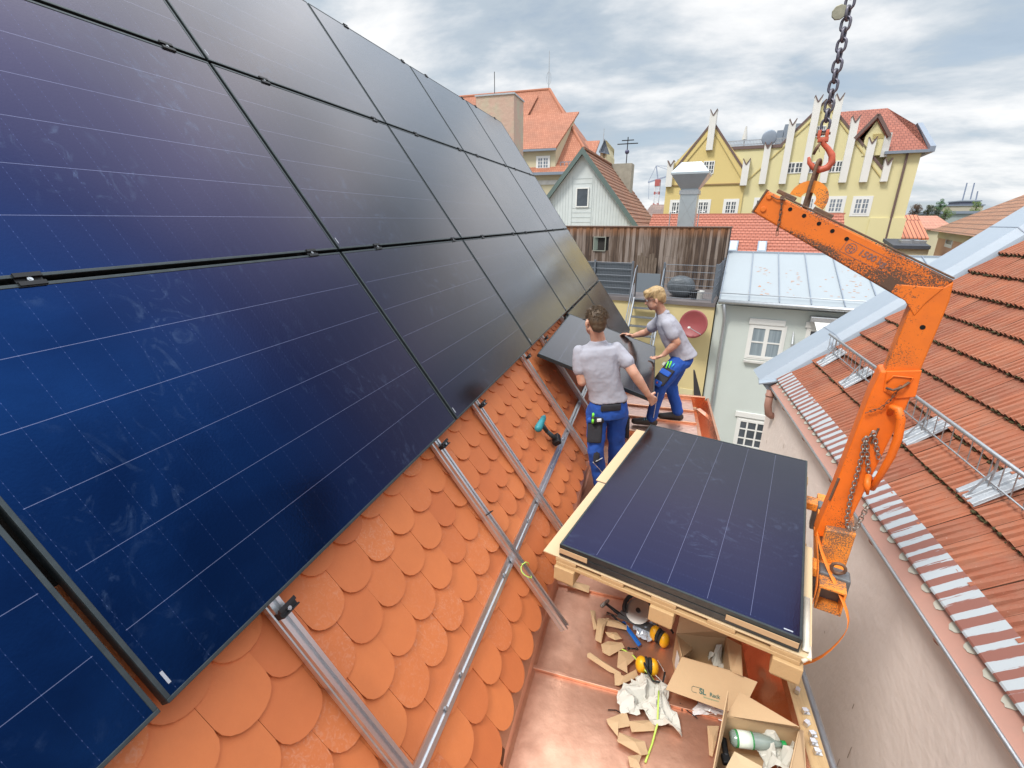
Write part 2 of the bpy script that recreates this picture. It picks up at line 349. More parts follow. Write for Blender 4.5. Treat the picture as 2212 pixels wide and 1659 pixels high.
# ================================================================ SOLAR PANELS
def glass_mat():
    m = bpy.data.materials.new('solar_glass'); m.use_nodes = True; t = m.node_tree; b = t.nodes['Principled BSDF']; N, K = t.nodes.new, t.links.new
    def math_(op, a, b_=None, c=None):
        n = N('ShaderNodeMath'); n.operation = op
        for i, x in enumerate((a, b_, c)):
            if x is None: continue
            if isinstance(x, (int, float)): n.inputs[i].default_value = x
            else: K(x, n.inputs[i])
        return n.outputs[0]
    tcn = N('ShaderNodeTexCoord'); sp = N('ShaderNodeSeparateXYZ'); K(tcn.outputs['Object'], sp.inputs[0]); x, y = sp.outputs[0], sp.outputs[1]
    oi = N('ShaderNodeObjectInfo')
    PW = .181                         # cell strings across the short side
    yy = math_('ADD', y, PW * 3); fy = math_('FRACT', math_('DIVIDE', yy, PW)); dy_ = math_('ABSOLUTE', math_('SUBTRACT', fy, .5))
    line = math_('GREATER_THAN', dy_, .5 - .0045)
    inx = math_('LESS_THAN', math_('ABSOLUTE', x), .835); iny = math_('LESS_THAN', math_('ABSOLUTE', y), PW * 3 - .02)
    line = math_('MULTIPLY', line, math_('MULTIPLY', inx, iny))
    CW = .0925
    fx = math_('FRACT', math_('DIVIDE', math_('ADD', x, CW * 9), CW)); dx_ = math_('ABSOLUTE', math_('SUBTRACT', fx, .5)); xl = math_('GREATER_THAN', dx_, .5 - .007)
    fd = math_('FRACT', math_('DIVIDE', yy, PW / 10)); dot = math_('GREATER_THAN', math_('ABSOLUTE', math_('SUBTRACT', fd, .5)), .40)
    dots = math_('MULTIPLY', xl, math_('ADD', math_('MULTIPLY', dot, .85), .10))
    # fingerprints, chalky rub marks
    vadd = N('ShaderNodeVectorMath'); vadd.operation = 'ADD'; cbn = N('ShaderNodeCombineXYZ'); K(math_('MULTIPLY', oi.outputs['Random'], 37.0), cbn.inputs[0]); K(math_('MULTIPLY', oi.outputs['Random'], 91.0), cbn.inputs[1]); K(tcn.outputs['Object'], vadd.inputs[0]); K(cbn.outputs[0], vadd.inputs[1])
    def noise(s, d, r, dist=0, st=(1, 1, 1)):
        mp = N('ShaderNodeMapping'); mp.inputs['Scale'].default_value = st; K(vadd.outputs[0], mp.inputs[0]); n = N('ShaderNodeTexNoise'); n.inputs['Scale'].default_value = s; n.inputs['Detail'].default_value = d; n.inputs['Roughness'].default_value = r; n.inputs['Distortion'].default_value = dist; K(mp.outputs[0], n.inputs['Vector']); return n.outputs[0]
    def rng(v, a, b_, c=0, d=1):
        n = N('ShaderNodeMapRange'); K(v, n.inputs[0])
        for i, q in enumerate((a, b_, c, d)): n.inputs[i + 1].default_value = q
        return n.outputs[0]
    mask = rng(noise(1.7, 3, .5), .47, .62)
    streak = rng(noise(6, 7, .6, 2.6, (1.6, 1.0, 1)), .55, .66)
    fine = rng(noise(30, 8, .7, .4), .3, .75)
    sm = math_('MULTIPLY', math_('MULTIPLY', mask, streak), fine)
    haze = rng(noise(1.6, 5, .6, .6), .4, .75, 0, 1)
    # tinted anti reflection glass over dark cells
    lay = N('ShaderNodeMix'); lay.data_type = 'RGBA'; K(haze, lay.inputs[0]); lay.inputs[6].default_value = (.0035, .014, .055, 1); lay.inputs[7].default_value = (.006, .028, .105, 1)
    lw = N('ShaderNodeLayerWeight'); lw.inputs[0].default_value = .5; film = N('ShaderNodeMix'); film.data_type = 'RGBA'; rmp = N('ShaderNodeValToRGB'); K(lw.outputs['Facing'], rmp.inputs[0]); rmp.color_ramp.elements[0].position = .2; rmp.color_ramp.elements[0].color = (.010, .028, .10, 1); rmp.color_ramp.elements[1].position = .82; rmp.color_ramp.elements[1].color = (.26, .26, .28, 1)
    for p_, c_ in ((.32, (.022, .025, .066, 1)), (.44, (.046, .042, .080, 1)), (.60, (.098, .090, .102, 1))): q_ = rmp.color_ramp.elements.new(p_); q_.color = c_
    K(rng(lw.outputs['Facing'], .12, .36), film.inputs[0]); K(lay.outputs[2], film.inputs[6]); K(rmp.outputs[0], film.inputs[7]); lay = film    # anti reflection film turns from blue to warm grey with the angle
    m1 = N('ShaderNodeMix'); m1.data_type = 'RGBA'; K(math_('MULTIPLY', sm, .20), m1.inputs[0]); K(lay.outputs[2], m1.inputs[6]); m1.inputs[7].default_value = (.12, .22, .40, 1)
    m2_ = N('ShaderNodeMix'); m2_.data_type = 'RGBA'; K(math_('MULTIPLY', line, .26), m2_.inputs[0]); K(m1.outputs[2], m2_.inputs[6]); m2_.inputs[7].default_value = (.42, .46, .72, 1)
    m3 = N('ShaderNodeMix'); m3.data_type = 'RGBA'; K(math_('MULTIPLY', dots, .22), m3.inputs[0]); K(m2_.outputs[2], m3.inputs[6]); m3.inputs[7].default_value = (.30, .38, .75, 1)
    K(m3.outputs[2], b.inputs['Base Color']); K(math_('SUBTRACT', 1.0, math_('MULTIPLY', math_('MAXIMUM', math_('MULTIPLY', line, .55), math_('MULTIPLY', sm, .55)), .8)), b.inputs['Metallic'])
    b.inputs['Specular IOR Level'].default_value = .5; b.inputs['IOR'].default_value = 1.5
    K(math_('ADD', .17, math_('MULTIPLY', haze, .05)), b.inputs['Roughness'])
    nb = N('ShaderNodeTexNoise'); nb.inputs['Scale'].default_value = 120; nb.inputs['Detail'].default_value = 2; K(tcn.outputs['Object'], nb.inputs['Vector'])
    bp = N('ShaderNodeBump'); bp.inputs['Strength'].default_value = .12; bp.inputs['Distance'].default_value = .002; K(nb.outputs[0], bp.inputs['Height']); K(bp.outputs[0], b.inputs['Normal'])
    return m
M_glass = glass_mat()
M_frame = mat('black_anodised', (.035, .045, .05), .38, .6, var=.5, vs=30, c2=(.07, .085, .09))
M_black = mat('black_metal', (.018, .018, .02), .45, .4)
sticker = mat('sticker', (.34, .36, .40), .5)
HL, HW, TH = .861, .562, .035
def make_panel():
    t = thing('solar_panel', 'x', 'solar panel')
    b = B(); fw = .011
    for (x0, x1, y0, y1) in ((-HL, HL, -HW, -HW + fw), (-HL, HL, HW - fw, HW), (-HL, -HL + fw, -HW + fw, HW - fw), (HL - fw, HL, -HW + fw, HW - fw)): b.box(x0, x1, y0, y1, -TH, 0)
    b.build('panel_frame', M_frame, t, bevel=.0015)
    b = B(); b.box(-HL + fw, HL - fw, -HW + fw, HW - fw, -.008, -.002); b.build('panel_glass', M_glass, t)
    b = B(); b.box(-HL + fw, HL - fw, -HW + fw, HW - fw, -.014, -.010); b.build('backsheet', M_black, t)
    b = B(); b.box(-HL + .022, -HL + .029, -HW + .035, -HW + .070, -.002, -.0012)
    b.build('barcode_sticker', sticker, t)
    return t
proto = make_panel(); used = [False]
def panel(M, label, group=None):
    o = proto if not used[0] else copy_tree(proto)
    used[0] = True; o.matrix_world = M; o['label'] = label
    if group: o['group'] = group
    return o
ORD = ['bottom', 'second', 'third', 'top']
NTH = ['first', 'second', 'third', 'fourth', 'fifth', 'sixth']
TP = [-.345 + 1.142 * .5, 0, 0]
GRP = 'solar panels mounted on the steep roof'
def arr_M(c, r_):
    cen = rf(.51 + 1.742 * (c + .5), .257 + 1.142 * r_, 0)
    return basis(YV, UP, NR, cen)
rowname = {-1: 'short lowest row at the far end of the roof', 0: 'long lower row just above the bare tiles', 1: 'middle row of the array', 2: 'top row along the sky edge'}
for r_ in (0, 1, 2, -1):
    cs = {0: range(-1, 5), 1: range(0, 5), 2: range(0, 5), -1: range(3, 5)}[r_]
    for i, c in enumerate(cs):
        ex = {(0, -1): 'dark solar panel cut off in the bottom left corner below the wide seam', (0, 0): 'biggest blue solar panel with smeared glass nearest to the camera', (0, 4): 'last solar panel of the long lower row reflecting the wooden wall', (-1, 3): 'small nearer solar panel of the lowest row behind the workers', (-1, 4): 'darkest solar panel at the far bottom corner of the array', (1, 0): 'large dark solar panel at the left edge above the widest seam', (2, 0): 'solar panel cut off by the top left corner of the photo', (2, 4): 'farthest solar panel of the top row beside the stucco chimney'}
        lab = ex.get((r_, c), '%s solar panel from the camera in the %s' % (NTH[i], rowname[r_]))
        panel(arr_M(c, r_), lab, GRP)
# rails up the slope with clamps
rail_sec = [(-.02, 0), (-.006, 0), (-.006, -.012), (.006, -.012), (.006, 0), (.02, 0), (.02, -.015), (.014, -.02), (.02, -.025), (.02, -.045), (-.02, -.045), (-.02, -.025), (-.014, -.02), (-.02, -.015)]
def rail_mesh(par, s, ta, tb, h, name='rail_profile'):
    b = B(par); b.loft([[rf(s + a, t, h + c) for a, c in rail_sec] for t in (ta, tb)]); return b.build(name, alu)
def clamp(par, s, t, end=0):
    b = B(par); w_ = .032
    pts = [(-.017, .001), (-.017, .006), (-.006, .006), (-.006, -.004), (.006, -.004), (.006, .006), (.017, .006), (.017, .001), (.009, -.01), (.009, -.03), (-.009, -.03), (-.009, -.01)]
    if end: pts = [(end * a if a * 1 < .012 else end * .010, c) for a, c in pts]
    b.loft([[rf(s + sx, t + a * 1.15, c) for a, c in pts] for sx in (-w_, w_)])
    o = b.build('clamp', M_black); b = B(par); b.cyl(rf(s, t, -.003), NR * .006, .007, 8); b.cyl(rf(s, t, .002), NR * .003, .003, 6)
    q = b.build('bolt', ga, o)
    return o
RAILS = [(.872, -1.9, 'nearest silver rail running down the tiles from the big blue panel'), (2.03, -1.62, 'silver rail whose cut end hangs over the copper floor'), (2.63, -1.40, 'third silver rail down the tiles ending at the pallet'), (3.80, -1.38, 'silver rail between the drill and the left worker'), (4.52, -1.40, 'silver rail half hidden below the carried panel'), (5.58, -1.42, 'silver rail behind the two workers at the far tiles'), (6.17, -1.42, 'rail under the near panel of the lowest row'), (7.35, -1.42, 'rail under the seam of the lowest row'), (7.9, -1.42, 'rail under the darkest far panel'), (8.85, -1.42, 'last rail under the far end of the array')]
for i, (s, tb, lab) in enumerate(RAILS):
    t = thing('mounting_rail', lab, 'rail', loc=rf(s, tb, -.08), world=True, group='aluminium rails under the solar panels')
    rail_mesh(t, s, tb, 3.14, -.036)
    bot = -.352 if s < 5.7 else -1.49
    clamp(t, s, bot - .004, end=-1)
    for tt in (.829, 1.970): clamp(t, s, tt)
    if s > 5.7: clamp(t, s, -.314)
    clamp(t, s, 3.106, end=1)
t = thing('cross_rail', 'long silver cross rail lying along the roof under the other rails', 'rail', loc=rf(2.5, -1.1, -.12), world=True)
b = B(t); b.loft([[rf(s, -1.105 + a * 1.35, -.083 + c * .6) for a, c in rail_sec] for s in (-.2, 9.1)]); b.build('rail_profile', alu)
b = B(t)
for s in (.5, 1.15, 1.3, 1.9, 2.4, 3.1, 3.6, 4.3, 4.9): b.cyl(rf(s, -1.105, -.085), NR * .006, .008, 8)
b.build('bolt', ga)
ye = mat('yellow_green_wire', (.45, .62, .10), .45)
o = B(); o.tube([rf(2.02 + .04 * math.cos(a * .5), -1.20 + .045 * math.sin(a * .5), -.035 + .012 * math.sin(a)) for a in range(0, 11)], .0028, 6); tag(o.build('earth_wire', ye, smooth=True), 'yellow green earth wire curled round the crossing of two rails', 'wire')
# ================================================================ NEIGHBOUR HOUSE ON THE RIGHT
AL = R(41.5); XE = 1.95; DN = Vector((math.cos(AL), 0, math.sin(AL))); NN = Vector((-math.sin(AL), 0, math.cos(AL)))
def nr(y, up, h=0.0): return Vector((XE, y, -1.26 * XE)) + DN * up + NN * h
nb = thing('neighbour_house', 'pinkish plastered house on the right with a ribbed red tile roof', 'house', loc=(5, 2, -13), world=True)
plaster = mat('pink_plaster', (.82, .71, .66), .92, var=.5, vs=.9, c2=(.72, .63, .60), bump=.9, bs=9)
_m = plaster; _t = _m.node_tree
b = B(nb); b.prism([(2.06, 8.26, -13), (2.06, 8.26, -2.46), (5.6, 8.26, .62), (9.5, 8.26, -2.6), (9.5, 8.26, -13)], (0, -16, 0)); b.build('wall', plaster)
b = B(nb); random.seed(5)
stain = mat('wall_stain', (.30, .19, .12), .95, var=.8, vs=40, c2=(.42, .33, .28))
for k in range(46):      # small rusty drips and plaster scratches on the wall
    y = random.uniform(1.2, 8.0); z = random.uniform(-6.5, -3.0); hh = random.uniform(.03, .16)
    b.quad((2.057, y, z), (2.057, y + random.uniform(.004, .012), z), (2.057, y + random.uniform(.004, .014), z - hh), (2.057, y + .003, z - hh))
o = b.build('wall_stain', stain); o['kind'] = 'stuff'
rtile = bpy.data.materials.new('ribbed_tile'); rtile.use_nodes = True
def _rt():
    t = rtile.node_tree; b = t.nodes['Principled BSDF']; N, K = t.nodes.new, t.links.new
    a = N('ShaderNodeAttribute'); a.attribute_name = 'tint'; tcn = N('ShaderNodeTexCoord')
    n = N('ShaderNodeTexNoise'); n.inputs['Scale'].default_value = 7; n.inputs['Detail'].default_value = 10; n.inputs['Roughness'].default_value = .7; K(tcn.outputs['Object'], n.inputs['Vector'])
    n2_ = N('ShaderNodeTexNoise'); n2_.inputs['Scale'].default_value = 60; n2_.inputs['Detail'].default_value = 6; K(tcn.outputs['Object'], n2_.inputs['Vector'])
    sp = N('ShaderNodeSeparateColor'); K(a.outputs['Color'], sp.inputs[0])
    m1 = N('ShaderNodeMix'); m1.data_type = 'RGBA'; K(sp.outputs[0], m1.inputs[0]); m1.inputs[6].default_value = (.24, .072, .038, 1); m1.inputs[7].default_value = (.34, .112, .055, 1)
    r = N('ShaderNodeMapRange'); K(n.outputs[0], r.inputs[0]); r.inputs[1].default_value = .42; r.inputs[2].default_value = .7; r.inputs[4].default_value = .65
    m2_ = N('ShaderNodeMix'); m2_.data_type = 'RGBA'; K(r.outputs[0], m2_.inputs[0]); K(m1.outputs[2], m2_.inputs[6]); m2_.inputs[7].default_value = (.26, .13, .085, 1)
    r3 = N('ShaderNodeMapRange'); K(n2_.outputs[0], r3.inputs[0]); r3.inputs[1].default_value = .68; r3.inputs[2].default_value = .76; r3.inputs[4].default_value = .5
    m3 = N('ShaderNodeMix'); m3.data_type = 'RGBA'; K(r3.outputs[0], m3.inputs[0]); K(m2_.outputs[2], m3.inputs[6]); m3.inputs[7].default_value = (.62, .45, .38, 1)
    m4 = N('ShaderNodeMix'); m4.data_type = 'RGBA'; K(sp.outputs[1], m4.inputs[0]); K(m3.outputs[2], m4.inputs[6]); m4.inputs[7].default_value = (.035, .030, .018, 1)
    K(m4.outputs[2], b.inputs['Base Color']); b.inputs['Roughness'].default_value = .8
    bp = N('ShaderNodeBump'); bp.inputs['Strength'].default_value = .4; bp.inputs['Distance'].default_value = .006; K(n2_.outputs[0], bp.inputs['Height']); K(bp.outputs[0], b.inputs['Normal'])
_rt()
random.seed(11)
b = B(nb); lay = b.bm.loops.layers.float_color.new('tint')
TW = .222
prof = [(0, .000), (.018, .032), (.045, .032), (.056, .000), (.080, .000), (.090, .027), (.113, .027), (.123, .000), (.144, .000), (.154, .027), (.178, .027), (.192, .000), (.216, .000)]
for c in range(16):
    up0 = .30 + .345 * c
    for k in range(0, 42):
        y0 = 7.76 - TW * (k + 1)
        if y0 < -1.2: break
        j = random.uniform(-.004, .004); tint = (random.random(), 0, 0, 1); tk = random.uniform(-.004, .004)
        r0 = [nr(y0 + a, up0 + j, .034 + h_ + tk) for a, h_ in prof]; r1 = [nr(y0 + a, up0 + .40, -.006 + h_ + tk) for a, h_ in prof]
        rc = [nr(y0 + a, up0 + .335, .001 + h_ * (.2 if 0 < i < 12 else 1) + tk) for i, (a, h_) in enumerate(prof)]
        rb = [nr(y0 + a, up0 + j + .004, .004 + tk) for a, h_ in prof]
        rings = [r0, rc, r1]
        vs_ = [[b.v(p) for p in q] for q in rings]; vb_ = [b.v(p) for p in rb]
        for q in range(2):
            for i in range(len(prof) - 1):
                f = b.bm.faces.new((vs_[q][i], vs_[q][i + 1], vs_[q + 1][i + 1], vs_[q + 1][i]))
                for l in f.loops: l[lay] = tint
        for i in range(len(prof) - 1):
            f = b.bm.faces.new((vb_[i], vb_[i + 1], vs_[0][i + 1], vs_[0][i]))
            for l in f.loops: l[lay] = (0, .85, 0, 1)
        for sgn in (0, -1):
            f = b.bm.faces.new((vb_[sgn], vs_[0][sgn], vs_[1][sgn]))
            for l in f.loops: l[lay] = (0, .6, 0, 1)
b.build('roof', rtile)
b = B(nb)       # moss along the course edges
random.seed(3)
for c in range(1, 12):
    up0 = .30 + .345 * c; n_ = int(230)
    for k in range(n_):
        y = random.uniform(.5, 7.7); r_ = random.uniform(.004, .016)
        p = nr(y, up0 + random.uniform(-.012, .004), random.uniform(.008, .036)); b.ell(p, (r_, 0, 0), (0, r_ * random.uniform(1, 2.2), 0), (0, 0, r_ * .8), 5)
o = b.build('moss', mat('moss', (.045, .04, .02), .95, var=.7, vs=60, c2=(.10, .09, .03))); o['kind'] = 'stuff'
b = B(nb); b.hull8([nr(-7, .2, -.03), nr(7.9, .2, -.03), nr(7.9, 6.0, -.03), nr(-7, 6.0, -.03)], [nr(-7, .2, -.15), nr(7.9, .2, -.15), nr(7.9, 6, -.15), nr(-7, 6, -.15)]); b.build('roof_deck', dark)
zinc = mat('zinc_sheet', (.34, .39, .45), .5, .35, var=.55, vs=2.5, c2=(.28, .33, .38), bump=.12, bs=8)
zinc_d = mat('zinc_dark', (.22, .26, .32), .5, .4, var=.4, vs=5, c2=(.30, .33, .38))
b = B(nb)       # verge parapet
b.loft([[nr(7.77, u, -.03), nr(7.80, u, .05), nr(7.86, u, .15), nr(8.42, u, .15), nr(8.42, u, -.25), nr(7.8, u, -.25)] for u in (-.10, .9, 1.9, 2.9, 6.2)]); b.build('verge_flashing', zinc)
b = B(nb)
for u in (1.1, 2.25, 3.4): b.loft([[nr(7.765, u + d_, .0), nr(7.855, u + d_, .155), nr(8.425, u + d_, .155), nr(8.425, u + d_, .14), nr(7.86, u + d_, .14)] for d_ in (0, .012)])
b.build('flashing_seam', zinc_d)
# eaves: fascia sheet, scalloped lead flaps, box ribbed sheet with flaking silver paint, gutter
fas = mat('fascia_red', (.42, .22, .17), .7, var=.5, vs=6, c2=(.33, .2, .16))
b = B(nb); b.hull8([nr(-2, -.05, .012), nr(7.78, -.05, .012), nr(7.78, .33, .012), nr(-2, .33, .012)], [nr(-2, -.05, .0), nr(7.78, -.05, .0), nr(7.78, .33, .0), nr(-2, .33, .0)]); b.build('fascia', fas)
FASC = 1
sil = bpy.data.materials.new('flaking_silver'); sil.use_nodes = True
def _sl():
    t = sil.node_tree; b = t.nodes['Principled BSDF']; N, K = t.nodes.new, t.links.new
    tcn = N('ShaderNodeTexCoord'); m_ = N('ShaderNodeMapping'); m_.inputs['Scale'].default_value = (2, 34, 2); K(tcn.outputs['Object'], m_.inputs[0])
    n = N('ShaderNodeTexNoise'); n.inputs['Scale'].default_value = 1.0; n.inputs['Detail'].default_value = 5; n.inputs['Roughness'].default_value = .65; K(m_.outputs[0], n.inputs['Vector'])
    n0 = N('ShaderNodeTexNoise'); n0.inputs['Scale'].default_value = 1.6; K(tcn.outputs['Object'], n0.inputs['Vector'])
    sp = N('ShaderNodeSeparateXYZ'); K(tcn.outputs['Object'], sp.inputs[0])
    def mt(op, a, c, d=None):
        q = N('ShaderNodeMath'); q.operation = op
        for k, x in enumerate((a, c, d)):
            if x is None: continue
            if isinstance(x, (int, float)): q.inputs[k].default_value = x
            else: K(x, q.inputs[k])
        return q.outputs[0]
    ph = mt('MULTIPLY_ADD', n0.outputs[0], .35, mt('DIVIDE', sp.outputs[1], .118)); tri = mt('ABSOLUTE', mt('SUBTRACT', mt('FRACT', ph, 0), .5), 0)
    v = mt('MULTIPLY_ADD', n.outputs[0], .85, tri)
    r = N('ShaderNodeMapRange'); K(v, r.inputs[0]); r.inputs[1].default_value = .665; r.inputs[2].default_value = .685
    m1 = N('ShaderNodeMix'); m1.data_type = 'RGBA'; K(r.outputs[0], m1.inputs[0]); m1.inputs[6].default_value = (.20, .075, .055, 1); m1.inputs[7].default_value = (.34, .37, .39, 1); K(m1.outputs[2], b.inputs['Base Color']); b.inputs['Roughness'].default_value = .6
_sl()
random.seed(8); ribs = [7.70 - .17 * k + random.uniform(-.02, .02) for k in range(46)]
b = B(nb); b.loft([[nr(y, .10, .013), nr(y, .100, .075), nr(y, .112, .080), nr(y, .325, .062), nr(y, .325, .02)] for y in (7.76, 5, 2, -1.5)]); b.build('box_eaves_sheet', sil)
leadm = mat('lead_flap', (.42, .43, .37), .7, var=.5, vs=9, c2=(.5, .45, .38))
b = B(nb)
for y in ribs:
    p = [nr(y + .03 - .05 * 1 + (.045 * math.cos(a * math.pi / 8)), .10 - .045 * math.sin(a * math.pi / 8) * random.uniform(.85, 1.1), .016) for a in range(9)]
    b.prism(p, NN * .004)
b.build('lead_flaps', leadm)['kind'] = 'stuff'
b = B(nb)
arc = [(XE + .08 - .055 + .06 * math.cos(a), -2.475 + .06 * math.sin(a)) for a in [R(180 + 18 * k) for k in range(11)]]
b.loft([[(x, y, z) for x, z in arc] + [(x * 1.0 + .004 * (1 if x < XE + .025 else -1), y, z + .004) for x, z in arc[::-1]] for y in (-2, 7.82)], cap=True); b.build('gutter', fas)
b = B(nb); b.tube([(XE - .035, -2, -2.47), (XE - .035, 2.4, -2.472), (XE - .035, 7.84, -2.47)], .013, 8); b.build('gutter_bead', ga, smooth=True)
for y in (1.9, 2.9, 3.9, 4.9, 5.9, 6.9):
    b = B(nb); b.tube([(XE - .04 + .066 - .066 * math.cos(a * .32), y, -2.475 - .066 * math.sin(a * .32)) for a in range(0, 10)], .006, 6); b.build('gutter_bracket', fas)
b = B(nb); b.tube([(1.93, 7.74, -2.53), (1.935, 7.74, -2.78), (1.97, 7.76, -2.93), (2.04, 7.8, -2.98)], .055, 14); b.tube([(1.93, 7.74, -2.60), (1.93, 7.74, -2.62)], .062, 14); b.build('rainwater_outlet', fas, smooth=True)
b = B(nb); b.prism([(1.74, 7.70, -2.42), (2.0, 7.72, -2.36), (2.05, 8.1, -2.36), (1.80, 8.1, -2.42)], (0, 0, -.02)); b.build('gutter_end_plate', zinc)
# snow guard
sg = thing('snow_guard', 'galvanised snow guard rail with upright bars across the red tiles', 'snow guard', loc=nr(5, .9, 0), world=True)
b = B(sg)
b.tube([nr(7.75, 1.035, .25), nr(.3, .93, .25)], .017, 8); b.build('top_rail', ga, smooth=True)
b = B(sg); b.tube([nr(7.72, .905, .095), nr(.3, .80, .095)], .007, 6); b.build('lower_rod', ga, smooth=True)
k = 0; y = 7.70
while y > 1.2:
    b = B(sg); dd = .105 * (y - .3) / 7.4; b.tube([nr(y, .925 + dd, .24), nr(y, .79 + dd, .075)], .0042, 5); b.build('upright_bar', ga); y -= .13
for y in (7.44, 6.51, 5.67, 4.88, 3.88, 2.9, 2.0):
    dd = .105 * (y - .3) / 7.4
    p = B(sg)
    for q in (-.085, .0, .085): p.loft([[nr(y + q - .028, u, .05 + .0), nr(y + q - .02, u, .068), nr(y + q + .02, u, .068), nr(y + q + .028, u, .05)] for u in (.66, 1.02)])
    p.cbox(nr(y, .84, .047), DN * .185, YV * .115, NN * .004)
    bo = p.build('base_plate', ga, bevel=.002)
    p = B(sg); p.tube([nr(y, .935 + dd, .25), nr(y, .775 + dd, .065)], .009, 6); p.tube([nr(y, .87 + dd, .17), nr(y, .70, .075), nr(y, .68, .07)], .008, 6); p.build('strut', ga)

# ================================================================ PALLET LOAD
YWL = R(-14.69); LX = Vector((math.cos(YWL), math.sin(YWL), 0)); LY = Vector((-math.sin(YWL), math.cos(YWL), 0)); ZV = Vector((0, 0, 1)); LC = Vector((.415, 2.735, 0))
LM = basis(LX, LY, ZV, Vector((.415, 2.735, -1.628)))
tilt = Matrix.Rotation(R(1.1), 4, 'X') @ Matrix.Rotation(R(1.0), 4, 'Y')
PM = LM @ tilt
turn = Matrix.Rotation(R(90), 4, 'Z')
panel(PM @ turn, 'top solar panel of the pallet stack, mirror dark with a bright sun spot', 'solar panels stacked on the pallet')
panel(PM @ Matrix.Translation((0, 0, -.039)) @ turn, 'lower solar panel of the pallet stack, only its black edge showing', 'solar panels stacked on the pallet')
card = mat('cardboard', (.50, .34, .19), .82, var=.5, vs=4, c2=(.42, .27, .15), bump=.1, bs=90)
card_l = mat('cardboard_pale', (.58, .43, .26), .82, var=.4, vs=5, c2=(.56, .42, .25), bump=.1, bs=60)
pal = thing('pallet', 'wooden pallet hanging from the orange fork under the stacked panels', 'pallet', M=PM @ Matrix.Translation((0, 0, -.078)))
for x in (-.52, -.26, 0, .26, .52):
    B().box(x - .06, x + .06, -.866, .88, -.036, -.014).build('deck_board', wood_l, pal, bevel=.003)
B().box(-.575, .578, -.868, -.79, -.058, -.037).build('cross_board', wood_l, pal, bevel=.003)
for y in (0, .84): B().box(-.575, .575, y - .05, y + .05, -.058, -.037).build('cross_board', wood_l, pal, bevel=.003)
for y in (-.835, 0, .84):
    for x in (-.52, 0, .535): B().box(x - .058, x + .058, y - .05, y + .05, -.145, -.059).build('block', wood_l, pal, bevel=.004)
for x in (-.52, 0, .535): B().box(x - .05, x + .05, -.87, .89, -.165, -.146).build('bottom_board', wood, pal, bevel=.003)
o = B(); o.box(-.675, .565, -.045, .875, -.0125, -.004)
o = o.build('cardboard_sheet', card_l, bevel=.002); o.matrix_world = PM @ Matrix.Translation((0, 0, -.078)); tag(o, 'pale cardboard sheet sticking out left of the stack towards the workers', 'cardboard')
o = B(); o.box(-.655, .612, -.865, -.06, -.0125, -.004)
o = o.build('cardboard_sheet', card_l, bevel=.002); o.matrix_world = PM @ Matrix.Translation((0, 0, -.078)); tag(o, 'pale cardboard sheet sticking out of the near half of the stack', 'cardboard')
for x0, x1, lab in ((-.558, -.40, 'brown cardboard corner strip on the left front edge of the stack'), (.27, .555, 'brown cardboard strip on the right front edge of the stack')):
    o = B(); o.box(x0, x1, -.867, -.8635, -.052, -.022); o = o.build('edge_protector', card, bevel=.001); o.matrix_world = PM; tag(o, lab, 'edge protector')
o = B(); o.box(.575, .60, -.84, -.5, -.075, -.068); o.tube([(.60, -.80, -.078), (.605, -.85, -.085), (.58, -.872, -.10)], .009, 8)
o = o.build('plastic_wrap', mat('film', (.72, .66, .55), .35, var=.4, vs=20), smooth=True); o.matrix_world = PM; tag(o, 'bunched clear film tape at the right near corner of the pallet', 'wrapping film')

